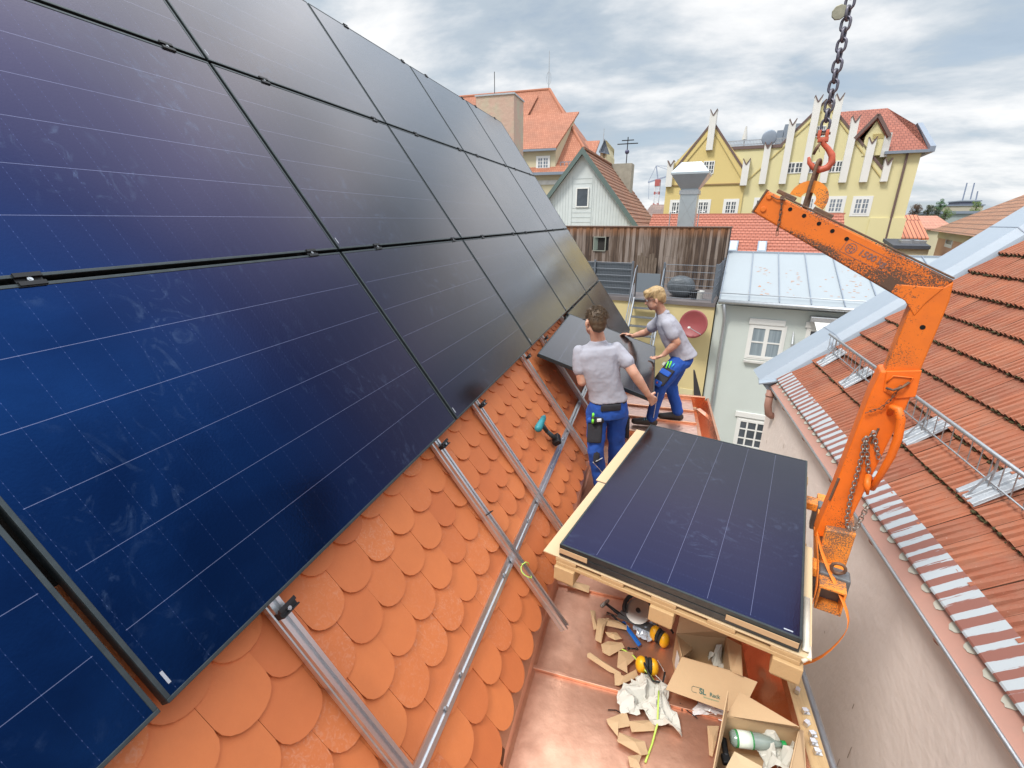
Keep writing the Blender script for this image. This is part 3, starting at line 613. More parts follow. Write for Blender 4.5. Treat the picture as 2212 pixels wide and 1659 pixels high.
# ================================================================ CRANE FORK
def fkp(u, v, V):        # photo pixel on the fork plane (local y = V) -> local x, z
    q = hit(u, v, LY, LY.dot(LC) + V) - LC; return (q.dot(LX), q.z)
FM = basis(LX, LY, ZV, LC)
orange = bpy.data.materials.new('orange_paint'); orange.use_nodes = True
def _or(m, thr0, base=(.72, .165, .013), chip=(.10, .055, .035), wear=None, edge=None):
    t = m.node_tree; b = t.nodes['Principled BSDF']; N, K = t.nodes.new, t.links.new
    tcn = N('ShaderNodeTexCoord'); mp = N('ShaderNodeMapping'); mp.inputs['Scale'].default_value = (1, 1, 1); K(tcn.outputs['Object'], mp.inputs[0])
    big = N('ShaderNodeTexNoise'); big.inputs['Scale'].default_value = 5; big.inputs['Detail'].default_value = 3; K(mp.outputs[0], big.inputs['Vector'])
    n = N('ShaderNodeTexNoise'); n.inputs['Scale'].default_value = 150; n.inputs['Detail'].default_value = 6; n.inputs['Roughness'].default_value = .7; n.inputs['Distortion'].default_value = .6; K(mp.outputs[0], n.inputs['Vector'])
    s = N('ShaderNodeMath'); s.operation = 'MULTIPLY_ADD'; K(big.outputs[0], s.inputs[0]); s.inputs[1].default_value = .62; K(n.outputs[0], s.inputs[2])
    if wear:
        for cpt, rad, amt in wear:
            vd = N('ShaderNodeVectorMath'); vd.operation = 'DISTANCE'; K(tcn.outputs['Object'], vd.inputs[0]); vd.inputs[1].default_value = cpt
            rw_ = N('ShaderNodeMapRange'); K(vd.outputs['Value'], rw_.inputs[0]); rw_.inputs[1].default_value = 0; rw_.inputs[2].default_value = rad; rw_.inputs[3].default_value = amt; rw_.inputs[4].default_value = 0
            s2 = N('ShaderNodeMath'); K(s.outputs[0], s2.inputs[0]); K(rw_.outputs[0], s2.inputs[1]); s = s2
        dn, dc, hh = edge
        vdot = N('ShaderNodeVectorMath'); vdot.operation = 'DOT_PRODUCT'; K(tcn.outputs['Object'], vdot.inputs[0]); vdot.inputs[1].default_value = dn
        sb = N('ShaderNodeMath'); sb.operation = 'SUBTRACT'; K(vdot.outputs['Value'], sb.inputs[0]); sb.inputs[1].default_value = dc; ab = N('ShaderNodeMath'); ab.operation = 'ABSOLUTE'; K(sb.outputs[0], ab.inputs[0])
        rw_ = N('ShaderNodeMapRange'); K(ab.outputs[0], rw_.inputs[0]); rw_.inputs[1].default_value = hh * .55; rw_.inputs[2].default_value = hh; rw_.inputs[3].default_value = 0; rw_.inputs[4].default_value = .13
        s2 = N('ShaderNodeMath'); K(s.outputs[0], s2.inputs[0]); K(rw_.outputs[0], s2.inputs[1]); s = s2
    r = N('ShaderNodeMapRange'); K(s.outputs[0], r.inputs[0]); r.inputs[1].default_value = thr0; r.inputs[2].default_value = thr0 + .025
    d = N('ShaderNodeTexNoise'); d.inputs['Scale'].default_value = 14; d.inputs['Detail'].default_value = 6; K(mp.outputs[0], d.inputs['Vector'])
    rd = N('ShaderNodeMapRange'); K(d.outputs[0], rd.inputs[0]); rd.inputs[1].default_value = .4; rd.inputs[2].default_value = .75; rd.inputs[4].default_value = .5
    m0 = N('ShaderNodeMix'); m0.data_type = 'RGBA'; K(rd.outputs[0], m0.inputs[0]); m0.inputs[6].default_value = (*base, 1); m0.inputs[7].default_value = (base[0] * .72, base[1] * .72, base[2] * 1.5, 1)
    m1 = N('ShaderNodeMix'); m1.data_type = 'RGBA'; K(r.outputs[0], m1.inputs[0]); K(m0.outputs[2], m1.inputs[6]); m1.inputs[7].default_value = (*chip, 1)
    K(m1.outputs[2], b.inputs['Base Color']); b.inputs['Roughness'].default_value = .5
    bp = N('ShaderNodeBump'); bp.inputs['Strength'].default_value = .5; bp.inputs['Distance'].default_value = .001; bp.invert = True; K(r.outputs[0], bp.inputs['Height']); K(bp.outputs[0], b.inputs['Normal'])
_or(orange, .95)
orange2 = bpy.data.materials.new('orange_clean'); orange2.use_nodes = True; _or(orange2, 1.0, (.80, .155, .008), (.05, .045, .03))
orange3 = bpy.data.materials.new('orange_worn'); orange3.use_nodes = True; _or(orange3, .84, (.84, .27, .03), (.16, .10, .07))
rust = mat('rusty_steel', (.13, .095, .08), .7, .5, var=.8, vs=25, c2=(.24, .13, .07), bump=.3, bs=80)
steel = mat('dark_steel', (.15, .16, .17), .5, .6, var=.6, vs=15, c2=(.24, .25, .25), bump=.2, bs=60)
chrome = mat('worn_chain', (.42, .40, .37), .4, .8, var=.7, vs=40, c2=(.22, .17, .13))
fk = thing('crane_fork', 'orange crane fork with chipped paint marked 1500 kg lifting the pallet', 'crane fork', M=FM)
VF, VB = .06, .17
def P3(u, v, V=VF): x, z = fkp(u, v, V); return Vector((x, V, z))
arm_poly = [P3(1657, 411), P3(1626, 458), P3(1945, 645), P3(1998, 655), P3(2062, 606)]
# arm as a hollow looking box section: body prism and open black end
dirA = (P3(2062, 606) - P3(1657, 411)).normalized(); nA = Vector((0, 1, 0)).cross(dirA) * -1
orange_a = bpy.data.materials.new('orange_arm'); orange_a.use_nodes = True
_or(orange_a, .955, wear=((tuple(P3(2000, 625)), .30, .13), (tuple(P3(1945, 640)), .16, .05)), edge=(tuple(nA), (P3(1657, 411).dot(nA) + P3(1626, 458).dot(nA)) / 2, abs((P3(1657, 411) - P3(1626, 458)).dot(nA)) / 2))
b = B(); b.prism(arm_poly, (0, VB - VF, 0)); b.build('upper_arm', orange_a, fk, bevel=.008)
b = B(); tp = (P3(1657, 411) + P3(1862, 497)) / 2
dirA = (P3(2062, 606) - P3(1657, 411)).normalized(); nA = Vector((0, 1, 0)).cross(dirA) * -1
if nA.z < 0: nA = -nA
e0 = (P3(1657, 411) + P3(1626, 458)) / 2
b.cbox(e0 - dirA * .002 + Vector((0, .055, 0)), dirA * .004, Vector((0, .058, 0)), nA * ((P3(1657, 411) - P3(1626, 458)).length / 2 + .004)); b.build('end_cap', rust, fk)
b = B(); c0 = P3(1850, 500); b.cbox((P3(1700, 430) + P3(2055, 600)) / 2 + Vector((0, .055, 0)) + nA * .003, dirA * .40, Vector((0, .052, 0)), nA * .004); b.build('worn_top_plate', rust, fk, bevel=.002)
holes = [(1707, 452), (1737, 466), (1769, 483), (1798, 499), (1829, 516)]
for h in holes:
    b = B(); b.cyl(P3(*h) + Vector((0, -.0015, 0)), (0, .01, 0), .0095, 16); b.build('hole', mat('hole', (.004, .004, .004), 1), fk)
for h in ((1662, 425), (1649, 452)):
    b = B(); b.cyl(P3(*h) + Vector((0, -.007, 0)), (0, .01, 0), .013, 14); b.build('rivet', orange, fk, bevel=.002)
# gusset at the elbow and the upper post
b = B(); b.prism([P3(1925, 632, VF - .004), P3(1936, 614, VF - .004), P3(1962, 616, VF - .004), P3(2010, 620, VF - .004), P3(2040, 622, VF - .004), P3(2000, 655, VF - .004), P3(1975, 683, VF - .004), P3(1955, 650, VF - .004)], (0, .012, 0)); b.build('gusset', orange, fk, bevel=.004)
b = B(); b.prism([P3(1972, 652), P3(2061, 608), P3(2052, 650), P3(1968, 850), P3(1893, 850)], (0, VB - VF - .004, 0)); b.build('upper_post', orange, fk, bevel=.007)
b = B(); b.cyl(P3(1993, 707) + Vector((0, -.0015, 0)), (0, .01, 0), .011, 16); b.build('hole', MATS['hole'], fk)
b = B(); b.prism([P3(1903, 802, VF - .012), P3(1990, 802, VF - .012), P3(1972, 850, VF - .012), P3(1820, 1160, VF - .012), P3(1758, 1160, VF - .012), P3(1800, 1060, VF - .012), P3(1880, 850, VF - .012)], (0, VB - VF + .03, 0)); b.build('lower_post', orange2, fk, bevel=.008)
b = B(); b.prism([P3(1915, 802, VF - .02), P3(1992, 800, VF - .02), P3(1978, 858, VF - .02), P3(1935, 862, VF - .02), P3(1908, 845, VF - .02)], (0, .012, 0)); b.build('collar_plate', orange2, fk, bevel=.004)
b = B(); b.tube([P3(1914, 838, VF - .03), P3(1930, 843, VF - .045), P3(1950, 836, VF - .045), P3(1964, 826, VF - .03)], .006, 8); b.build('locking_pin', rust, fk, smooth=True)
b = B(); b.tube([P3(1960, 836, VF - .026), P3(1972, 816, VF - .024), P3(1930, 812, VF - .024), P3(1915, 826, VF - .024)], .004, 6); b.build('weld_bead', orange2, fk, smooth=True)
b = B(); b.tube([P3(1922, 893, VF - .012), P3(1928, 880, VF - .06), P3(1940, 884, VF - .085), P3(1946, 905, VF - .09), P3(1940, 945, VF - .09), P3(1925, 985, VF - .085), P3(1905, 1020, VF - .07), P3(1890, 1045, VF - .04), P3(1884, 1055, VF - .01)], [.014, .016, .018, .019, .019, .018, .016, .015, .015], 14); b.build('handle', orange2, fk, smooth=True)
b = B(); b.tube([P3(1880, 1043, VF - .012), P3(1876, 1030, VF - .05), P3(1872, 1048, VF - .075), P3(1874, 1068, VF - .07)], [.014, .016, .017, .006], 12); b.build('peg', orange2, fk, smooth=True)
for (a, c_) in (((1826, 1000), (1810, 1046)), ((1908, 830), (1894, 868))):
    pass
B().tube([P3(1812, 1033, VF - .014), P3(1792, 1080, VF - .014)], .006, 6).build('slot_weld', rust, fk); B().tube([P3(1898, 925, VF - .014), P3(1882, 958, VF - .014)], .005, 6).build('slot_weld', rust, fk)
# crossbar and tines
b = B()
x0, x1, z0, z1 = .66, .78, -1.968, -1.822; y0, y1 = -.235, .80; th_ = .009
b.loft([[(x0, y, z0), (x1, y, z0), (x1, y, z1), (x0, y, z1)] for y in (y0, y1)], cap=False)
b.loft([[(x0 + th_, y, z0 + th_), (x1 - th_, y, z0 + th_), (x1 - th_, y, z1 - th_), (x0 + th_, y, z1 - th_)] for y in (y0, y0 + .35)], cap=False)
for (p, q) in (((x0, z0), (x1, z0)), ((x1, z0), (x1, z1)), ((x1, z1), (x0, z1)), ((x0, z1), (x0, z0))):
    f = lambda a: (a[0] + (th_ if a[0] == x0 else -th_), a[1] + (th_ if a[1] == z0 else -th_))
    b.quad((p[0], y0, p[1]), (q[0], y0, q[1]), (f(q)[0], y0, f(q)[1]), (f(p)[0], y0, f(p)[1]))
b.quad((x0, y0 + .35, z0), (x1, y0 + .35, z0), (x1, y0 + .35, z1), (x0, y0 + .35, z1))
b.build('crossbar', orange3, fk)
for v0 in (-.09, .62):
    b = B(); b.loft([[(x0 - .022, y, z0 - .02), (x1 + .022, y, z0 - .02), (x1 + .022, y, z1 + .012), (x0 + .005, y, z1 + .022), (x0 - .022, y, z1 + .0)] for y in (v0 - .045, v0 + .045)]); b.build('tine_bracket', steel, fk, bevel=.008)
    b = B(); b.box(-.52, x0 - .005, v0 - .05, v0 + .05, -1.845, -1.79); b.build('tine', orange3, fk, bevel=.006)
b = B(); b.tube([(.735 + .032 * math.cos(a * .5236), -.12 - .006 * math.sin(a * .5236), -1.76 + .035 * math.sin(a * .5236)) for a in range(12)], .0085, 8, closed=True); b.build('ring_bolt', rust, fk, smooth=True)
b = B(); b.prism([(.655, .0, -1.822), (.785, .0, -1.822), (.79, .0, -1.60), (.655, .0, -1.62)], (0, .24, 0)); b.build('post_foot', orange3, fk, bevel=.006)
# lug on top of the arm with its foot plates
cu_ = P3(1745, 431, .115); rO = .052 * 1.9; 
def arcp(r_, a0, a1, n): return [cu_ + dirA * (r_ * math.cos(a0 + (a1 - a0) * k / n)) + nA * (r_ * math.sin(a0 + (a1 - a0) * k / n)) for k in range(n + 1)]
b = B(); RO, RI = .086, .034
base = -.018
outer = arcp(RO, R(-8), R(188), 24); inner = arcp(RI, R(-8), R(188), 24)
b.bm.faces.ensure_lookup_table()
va = [b.v(p + Vector((0, -.009, 0))) for p in outer]; vi = [b.v(p + Vector((0, -.009, 0))) for p in inner]; va2 = [b.v(p + Vector((0, .009, 0))) for p in outer]; vi2 = [b.v(p + Vector((0, .009, 0))) for p in inner]
for k in range(24):
    b.bm.faces.new((va[k], va[k + 1], vi[k + 1], vi[k])); b.bm.faces.new((va2[k], va2[k + 1], vi2[k + 1], vi2[k])); b.bm.faces.new((va[k], va[k + 1], va2[k + 1], va2[k])); b.bm.faces.new((vi[k], vi[k + 1], vi2[k + 1], vi2[k]))
for a_, b_, c_, d_ in ((va[0], vi[0], vi2[0], va2[0]), (va[-1], vi[-1], vi2[-1], va2[-1])): b.bm.faces.new((a_, b_, c_, d_))
b.build('lifting_lug', orange3, fk)
for sgn in (-1, 1): B().cbox(cu_ + dirA * sgn * .095 + nA * -.022, dirA * .048, Vector((0, .035, 0)), nA * .009).build('lug_foot', rust, fk, bevel=.003)
# stamped plate: frame, round mark and 1500 kg
ink = mat('ink_grey', (.17, .12, .13), .7, var=.5, vs=60, c2=(.35, .14, .06))
pc = P3(1870, 552); dA = dirA; hA = nA
def fl(x, z, o=-.0012): return pc + dA * x + hA * z + Vector((0, o, 0))
b = B(); W2, H2, tk = .105, .032, .0018
for (xa, xb, za_, zb) in ((-W2, W2, H2 - tk, H2), (-W2, W2, -H2, -H2 + tk), (-W2, -W2 + tk, -H2 + tk, H2 - tk), (W2 - tk, W2, -H2 + tk, H2 - tk)):
    b.prism([fl(xa, za_), fl(xb, za_), fl(xb, zb), fl(xa, zb)], (0, .001, 0))
for rr in (.024,):
    for k in range(24):
        a0, a1 = 6.28319 * k / 24, 6.28319 * (k + 1) / 24; cx = -.070
        b.prism([fl(cx + rr * math.cos(a0), rr * math.sin(a0)), fl(cx + rr * math.cos(a1), rr * math.sin(a1)), fl(cx + (rr - .003) * math.cos(a1), (rr - .003) * math.sin(a1)), fl(cx + (rr - .003) * math.cos(a0), (rr - .003) * math.sin(a0))], (0, .001, 0))
for (xa, za_, xb, zb) in ((-.084, .010, -.068, .010), (-.084, -.002, -.070, -.002), (-.084, .012, -.084, -.014), (-.07, .012, -.07, -.014), (-.07, .002, -.054, .002), (-.062, .012, -.054, .002), (-.054, .002, -.062, -.014), (-.07, -.014, -.056, -.014)):
    a_ = Vector((xa, za_)); c_ = Vector((xb, zb)); d_ = (c_ - a_); d_.normalize(); nn_ = Vector((-d_.y, d_.x)) * .0016
    b.prism([fl(*(a_ + nn_)), fl(*(c_ + nn_)), fl(*(c_ - nn_)), fl(*(a_ - nn_))], (0, .001, 0))
b.build('rating_plate', ink, fk)
def text(s_, size, M, m, par, name='lettering', ext=.0006, bold=.0, loc_of=None):
    cv = bpy.data.curves.new(name, 'FONT'); cv.body = s_; cv.size = size; cv.extrude = ext; cv.offset = bold; cv.align_x = 'CENTER'; cv.align_y = 'CENTER'
    t_ = bpy.data.objects.new('t', cv); me = bpy.data.meshes.new_from_object(t_); me.name = name; bpy.data.objects.remove(t_)
    me.transform((par_inv(loc_of) if loc_of is not None else Matrix.Identity(4)) @ M); me.materials.append(m); o = bpy.data.objects.new(name, me); col.objects.link(o); o.parent = par; return o
text('1500 kg', .040, basis(dA, hA, Vector((0, -1, 0)), fl(.030, .002, -.0016)), ink, fk, bold=.0006)
# chains hanging on the post
def link(b, c, d, n, ln, wd, r, seg=6, k=5):
    c, d, n = Vector(c), Vector(d).normalized(), Vector(n); n = (n - d * n.dot(d)).normalized(); pts = []
    h = ln / 2 - wd / 2
    for i in range(k + 1): a = math.pi * i / k; pts.append(c + d * (h + math.sin(a) * wd / 2) + n * math.cos(a) * wd / 2)
    for i in range(k + 1): a = math.pi * i / k; pts.append(c - d * (h + math.sin(a) * wd / 2) - n * math.cos(a) * wd / 2)
    b.tube(pts, r, seg, closed=True); return b
def chain(par, pts, pitch, ln, wd, r, m, name='link', n0=Vector((0, 1, 0))):
    pts = [Vector(p) for p in pts]; L_ = [0]
    for i in range(1, len(pts)): L_.append(L_[-1] + (pts[i] - pts[i - 1]).length)
    s = 0; i = 0; alt = 0
    while s < L_[-1]:
        while i < len(pts) - 2 and L_[i + 1] < s: i += 1
        f = (s - L_[i]) / max(1e-6, L_[i + 1] - L_[i]); c = pts[i].lerp(pts[i + 1], f); d = (pts[i + 1] - pts[i]).normalized()
        side = d.cross(n0).normalized()
        q = (side + n0 * .25) if alt % 2 == 0 else (n0 + side * .35)
        link(B_(par), c, d, q, ln, wd, r).build(name, m, par, smooth=True) if False else link(B(), c, d, q, ln, wd, r).build(name, m, par, smooth=True)
        s += pitch; alt += 1
V1 = VF - .03
chain(fk, [P3(1886, 938, V1), P3(1868, 950, V1), P3(1862, 985, V1), P3(1855, 1010, V1), P3(1847, 1040, V1), P3(1838, 1070, V1), P3(1832, 1105, V1), P3(1828, 1128, V1), P3(1838, 1146, V1), P3(1852, 1138, V1), P3(1862, 1115, V1), P3(1872, 1098, V1)], .0215, .030, .019, .0030, chrome, 'small_chain_link')
chain(fk, [P3(1872, 948, V1), P3(1873, 985, V1), P3(1876, 1015, V1), P3(1880, 1040, V1)], .0215, .030, .019, .0030, chrome, 'small_chain_link')
chain(fk, [P3(1888, 936, V1), P3(1893, 965, V1), P3(1899, 992, V1)], .0215, .030, .019, .0030, chrome, 'small_chain_link')
chain(fk, [P3(1943, 838, V1), P3(1925, 862, V1), P3(1905, 880, V1), P3(1870, 892, V1)], .020, .028, .011, .0018, rust, 'small_chain_link')
b = B(); b.cyl(P3(1690, 427, VF - .012), (0, .012, 0), .011, 10); b.tube([P3(1666, 423, VF - .008), P3(1678, 430, VF - .012), P3(1690, 430, VF - .012), P3(1697, 433, VF - .01)], .003, 6); b.build('retaining_pin', rust, fk)
chain(fk, [P3(1689, 436, VF - .01), P3(1687, 455, VF - .01), P3(1683, 480, VF - .01), P3(1679, 500, VF - .01), P3(1678, 512, VF - .01)], .024, .034, .009, .0018, rust, 'small_chain_link')
# sling strap in orange
strap = mat('orange_strap', (.85, .24, .03), .7, var=.5, vs=30, c2=(.70, .17, .02))
o = thing('lifting_strap', 'orange webbing strap looped over the fork bracket and round the pallet end', 'strap', M=FM)
b = B(); pts = [(.62, .05, -1.66), (.66, -.02, -1.76), (.70, -.10, -1.795), (.745, -.20, -1.83), (.80, -.275, -1.90), (.815, -.30, -1.96), (.79, -.32, -2.05), (.74, -.34, -2.17), (.67, -.355, -2.25), (.60, -.36, -2.28), (.56, -.36, -2.26)]
b.ribbon(pts, (.25, 1, .1), .034, .004); b.build('strap_loop', strap, o, sub=1, smooth=True)
b = B(); pts = [(.61, .15, -1.70), (.632, .0, -1.72), (.640, -.15, -1.75), (.645, -.28, -1.80), (.63, -.38, -1.86), (.612, -.46, -1.93), (.60, -.50, -2.0)]
b.ribbon(pts, [(0, .3, 1), (0, .6, 1), (0, .3, 1), (.3, .3, 1), (0, .5, 1), (0, .4, 1), (0, .4, 1)], .034, .004); b.build('strap_tail', strap, o, sub=1, smooth=True)

# ================================================================ HOIST CHAIN AND HOOK
VC = .115
hc = thing('hoist_chain', 'dark steel hoist chain with red safety hook and metal tag in front of the sky', 'chain', M=FM)
hx = .268
ztop = fkp(1778, 288, VC)[1]
blue = mat('chain_steel', (.12, .12, .16), .45, .7, var=.6, vs=40, c2=(.22, .2, .2))
z = ztop + .014; alt = 0
while z < 1.35:
    link(B(), (hx + .0, VC, z + .02), (0, 0, 1), (1, -.35, 0) if alt % 2 == 0 else (.35, 1, 0), .052, .034, .0062, 8, 6).build('link', blue, hc, smooth=True); z += .0395; alt += 1
hz = ztop - .0
def hp(u, v, V=VC): x, z = fkp(u, v, V); return Vector((x, V, z))
redh = mat('red_hook_paint', (.62, .11, .05), .5, var=.7, vs=25, c2=(.30, .09, .06), bump=.2, bs=50)
b = B()
b.tube([hp(1779, 300), hp(1779, 311), hp(1789, 322), hp(1797, 335), hp(1797, 350), hp(1787, 362), hp(1772, 367), hp(1757, 362), hp(1748, 351), hp(1747, 339)], [.015, .011, .012, .0145, .0155, .016, .015, .013, .010, .006], 12)
for sx in (-1, 1): b.cbox(hp(1778, 292) + Vector((sx * .016, 0, .004)), (.007, 0, .001), (0, .012, 0), (0, 0, .018))
b.cbox(hp(1778, 302), (.022, 0, 0), (0, .012, 0), (0, 0, .010)); b.build('hook', redh, hc, smooth=True, bevel=.002)
b = B(); b.tube([hp(1772, 309, VC - .012), hp(1764, 320, VC - .012), hp(1757, 334, VC - .008)], [.006, .008, .006], 8); b.tube([hp(1768, 316, VC - .018), hp(1770, 328, VC - .018)], .0012, 5); b.build('safety_latch', rust, hc, smooth=True)
b = B(); b.cyl(hp(1778, 289) + Vector((-.03, 0, 0)), (.06, 0, 0), .006, 10); b.build('clevis_pin', rust, hc)
b = B(); tgc = hp(1813, 28); b.cyl(tgc + Vector((0, -.012, 0)), (0, .008, 0), .030, 9); b.build('metal_tag', mat('tag_metal', (.32, .31, .24), .55, .5, var=.8, vs=40, c2=(.2, .19, .14)), hc, bevel=.003)
rl = B(); link(rl, (hp(1758, 385) + hp(1745, 440)) / 2 * .5 + (hp(1770, 345) + hp(1744, 430)) / 2 * .5, hp(1770, 345) - hp(1744, 430), (.25, 1, 0), .225, .05, .0085, 10, 8)
t = rl.build('shackle_ring', rust, smooth=True); t.matrix_world = FM; tag(t, 'long rusty ring joining the red hook to the orange lug', 'ring')
# ================================================================ BUILDINGS BEYOND
def proj(p):
    c, s = math.cos(YAW), math.sin(YAW); x = p[0] * c + p[1] * s; y = -p[0] * s + p[1] * c; z = p[2]
    fw = y * math.cos(PIT) - z * math.sin(PIT); up = y * math.sin(PIT) + z * math.cos(PIT); return 1106 + FPX * x / fw, 829.5 - FPX * up / fw
def poly(b, pts, y0, y1):      # facade polygon given in (x, z), from depth y0 to y1
    b.prism([(x, y0, z) for x, z in pts], (0, y1 - y0, 0)); return b
white = mat('white_paint', (.72, .72, .70), .5); white_w = mat('white_plaster', (.62, .61, .58), .8, var=.4, vs=2)
glassd = mat('window_glass', (.035, .045, .055), .08, 0, var=.7, vs=1.5, c2=(.12, .14, .17))
glassb = mat('window_glass_light', (.12, .15, .19), .08, 0, var=.8, vs=2.5, c2=(.30, .33, .38))
curt = mat('curtain', (.30, .36, .40), .7, var=.9, vs=1, c2=(.14, .18, .21), stretch=(14, 1, .4))
def window(par, F, px, nx=2, ny=2, b0=0.0, fr=white, gl=glassd, surround=None, sw=.10, open_=False, name='window'):
    (u0, v0), (u1, v1) = px
    xa, _ = F.p(u0, (v0 + v1) / 2, b0); xb, _ = F.p(u1, (v0 + v1) / 2, b0); _, zb = F.p((u0 + u1) / 2, v0, b0); _, za = F.p((u0 + u1) / 2, v1, b0)
    W, H = xb - xa, zb - za; f = min(.07, W * .09)
    b = B()
    if surround: b.box(xa - sw, xb + sw, b0 - .02, b0 + .01, za - sw, za); b.box(xa - sw, xb + sw, b0 - .02, b0 + .01, zb, zb + sw); b.box(xa - sw, xa, b0 - .02, b0 + .01, za, zb); b.box(xb, xb + sw, b0 - .02, b0 + .01, za, zb)
    yf = b0 - .035
    b.box(xa, xb, yf, b0 + .01, za, za + f); b.box(xa, xb, yf, b0 + .01, zb - f, zb); b.box(xa, xa + f, yf, b0 + .01, za + f, zb - f); b.box(xb - f, xb, yf, b0 + .01, za + f, zb - f)
    for i in range(1, nx): x = xa + W * i / nx; t_ = f * (.75 if i * 2 == nx else .35); b.box(x - t_, x + t_, yf + .004, b0, za + f, zb - f)
    for j in range(1, ny): z = za + H * j / ny; b.box(xa + f, xb - f, yf + .008, b0 - .004, z - f * .3, z + f * .3)
    o = b.build(name, fr, par); B().box(xa + f * .5, xb - f * .5, b0 - .012, b0 - .002, za + f * .5, zb - f * .5).build('pane', gl, o)
    return o
# ---- grey plastered house and yellow terrace building (same street front, about 14 m away)
F1 = Fac(1600, 14)
gh = thing('grey_house', 'pale grey plastered house with standing seam metal roof behind the orange fork', 'house', M=F1.M)
grey = mat('grey_plaster', (.56, .61, .58), .9, var=.3, vs=.8, c2=(.44, .47, .45), bump=.1)
xl, zt = F1.p(1548, 658); xr, zr_ = F1.p(1870, 676)
B().box(xl, xl + 9, 0, 7, -13, zt).build('wall', grey, gh)
ym = -.28
zinc_r = mat('zinc_roof', (.31, .345, .37), .55, .2, var=.45, vs=1.3, c2=(.34, .38, .41), bump=.1, bs=3, stretch=(2, .5, 1))
ex0, ez0 = F1.p(1553, 646, ym); rx0, rz0 = F1.p(1573, 545, 3.3)
B().hull8([(ex0, ym, ez0 - .05), (ex0 + 9.5, ym, ez0 - .05), (rx0 + 9.2, 3.3, rz0 - .05), (rx0, 3.3, rz0 - .05)], [(ex0, ym, ez0), (ex0 + 9.5, ym, ez0), (rx0 + 9.2, 3.3, rz0), (rx0, 3.3, rz0)]).build('roof', zinc_r, gh)
for k in range(12):
    xa = ex0 + .02 + .78 * k; b = B(); n_ = Vector((0, -(rz0 - ez0), 3.3 - ym)).normalized()
    xb_ = rx0 + .02 + .775 * k
    b.hull8([(xa - .012, ym, ez0), (xa + .012, ym, ez0), (xa + .012, ym, ez0 + .04), (xa - .012, ym, ez0 + .04)], [(xb_ - .012, 3.3, rz0), (xb_ + .012, 3.3, rz0), (xb_ + .012, 3.3, rz0 + .04), (xb_ - .012, 3.3, rz0 + .04)]); b.build('standing_seam', zinc_d, gh)
B().box(rx0 - .02, rx0 + 9.3, 3.28, 3.42, rz0 - .02, rz0 + .05).build('ridge_cap', zinc, gh)
B().tube([(ex0, ym - .06, ez0 - .06), (ex0 + 9.5, ym - .06, ez0 - .06)], .065, 10).build('gutter', ga, gh, smooth=True)
B().tube([(ex0, ym + .18, ez0 + .16), (ex0 + 9.5, ym + .18, ez0 + .16)], .016, 6).build('snow_rail', ga, gh, smooth=True)
rst = mat('rust_flakes', (.42, .20, .10), .9)
random.seed(21); b = B(); sl = (rz0 - ez0) / (3.3 - ym)
for k in range(70):
    cx = ex0 + random.choice((1.0, 1.15, 1.9, 2.0, 2.8, 3.5)) + random.gauss(0, .12); cy = random.uniform(.1, 2.2); w_ = random.uniform(.01, .05); h_ = random.uniform(.006, .02)
    b.quad((cx - w_, cy - h_, ez0 + (cy - h_ - ym) * sl + .004), (cx + w_, cy - h_, ez0 + (cy - h_ - ym) * sl + .004), (cx + w_ * .6, cy + h_, ez0 + (cy + h_ - ym) * sl + .004), (cx - w_ * .8, cy + h_, ez0 + (cy + h_ - ym) * sl + .004))
b.build('rust_flakes', rst, gh)['kind'] = 'stuff'
dp = [F1.p(1564, 660, -.1), F1.p(1565, 690, -.08), F1.p(1559, 730, -.08), F1.p(1540, 885, -.08)]
B().tube([(dp[0][0], ym - .05, ez0 - .1), (dp[1][0], -.1, dp[1][1]), (dp[2][0], -.08, dp[2][1]), (dp[2][0], -.08, -13)], .05, 10).build('downpipe', ga, gh, smooth=True)
w1 = window(gh, F1, ((1617, 705), (1690, 775)), 2, 2, surround=True, gl=curt, sw=.05)
w2 = window(gh, F1, ((1590, 908), (1652, 968)), 3, 3, surround=True, sw=.05)
w3 = window(gh, F1, ((1740, 712), (1800, 775)), 2, 2, surround=True, sw=.05)
for q, (u0, v0, u1, v1) in enumerate(((1619, 692, 1696, 705), (1588, 897, 1655, 908), (1740, 702, 1803, 712))):
    xa, z1 = F1.p(u0, v0); xb, z0 = F1.p(u1, v1); B().box(xa, xb, -.05, 0, z0, z0 + .17).build('shutter_box', white, gh, bevel=.006)
xa, z1 = F1.p(1609, 776); xb, _ = F1.p(1692, 776); B().box(xa - .03, xb + .03, -.12, 0, z1 - .06, z1).build('window_sill', white_w, gh)
aw = thing('awning', 'small folded white awning box on the grey wall beside the verge flashing', 'awning', M=F1.M)
xa, z1 = F1.p(1750, 680); xb, z0 = F1.p(1810, 700); B().box(xa, xb + .6, -.30, -.06, z1 - .16, z1).build('cassette', ga, aw, bevel=.02); B().prism([(xa + .1, -.31, z1 - .14), (xb + .6, -.31, z1 - .14), (xb + .6, -.62, z1 - .42), (xa + .2, -.62, z1 - .42)], (0, -.01, 0)).build('fabric', white, aw)
sh = thing('shutter_bracket', 'narrow grey metal bracket standing out of the grey wall right of the curtained window', 'bracket', M=F1.M)
xa, z1 = F1.p(1713, 717); _, z0 = F1.p(1713, 746); B().prism([(xa, 0, z1), (xa, -.28, z0 + .1), (xa, -.28, z0), (xa, 0, z0)], (.03, 0, 0)).build('bracket_plate', ga, sh)
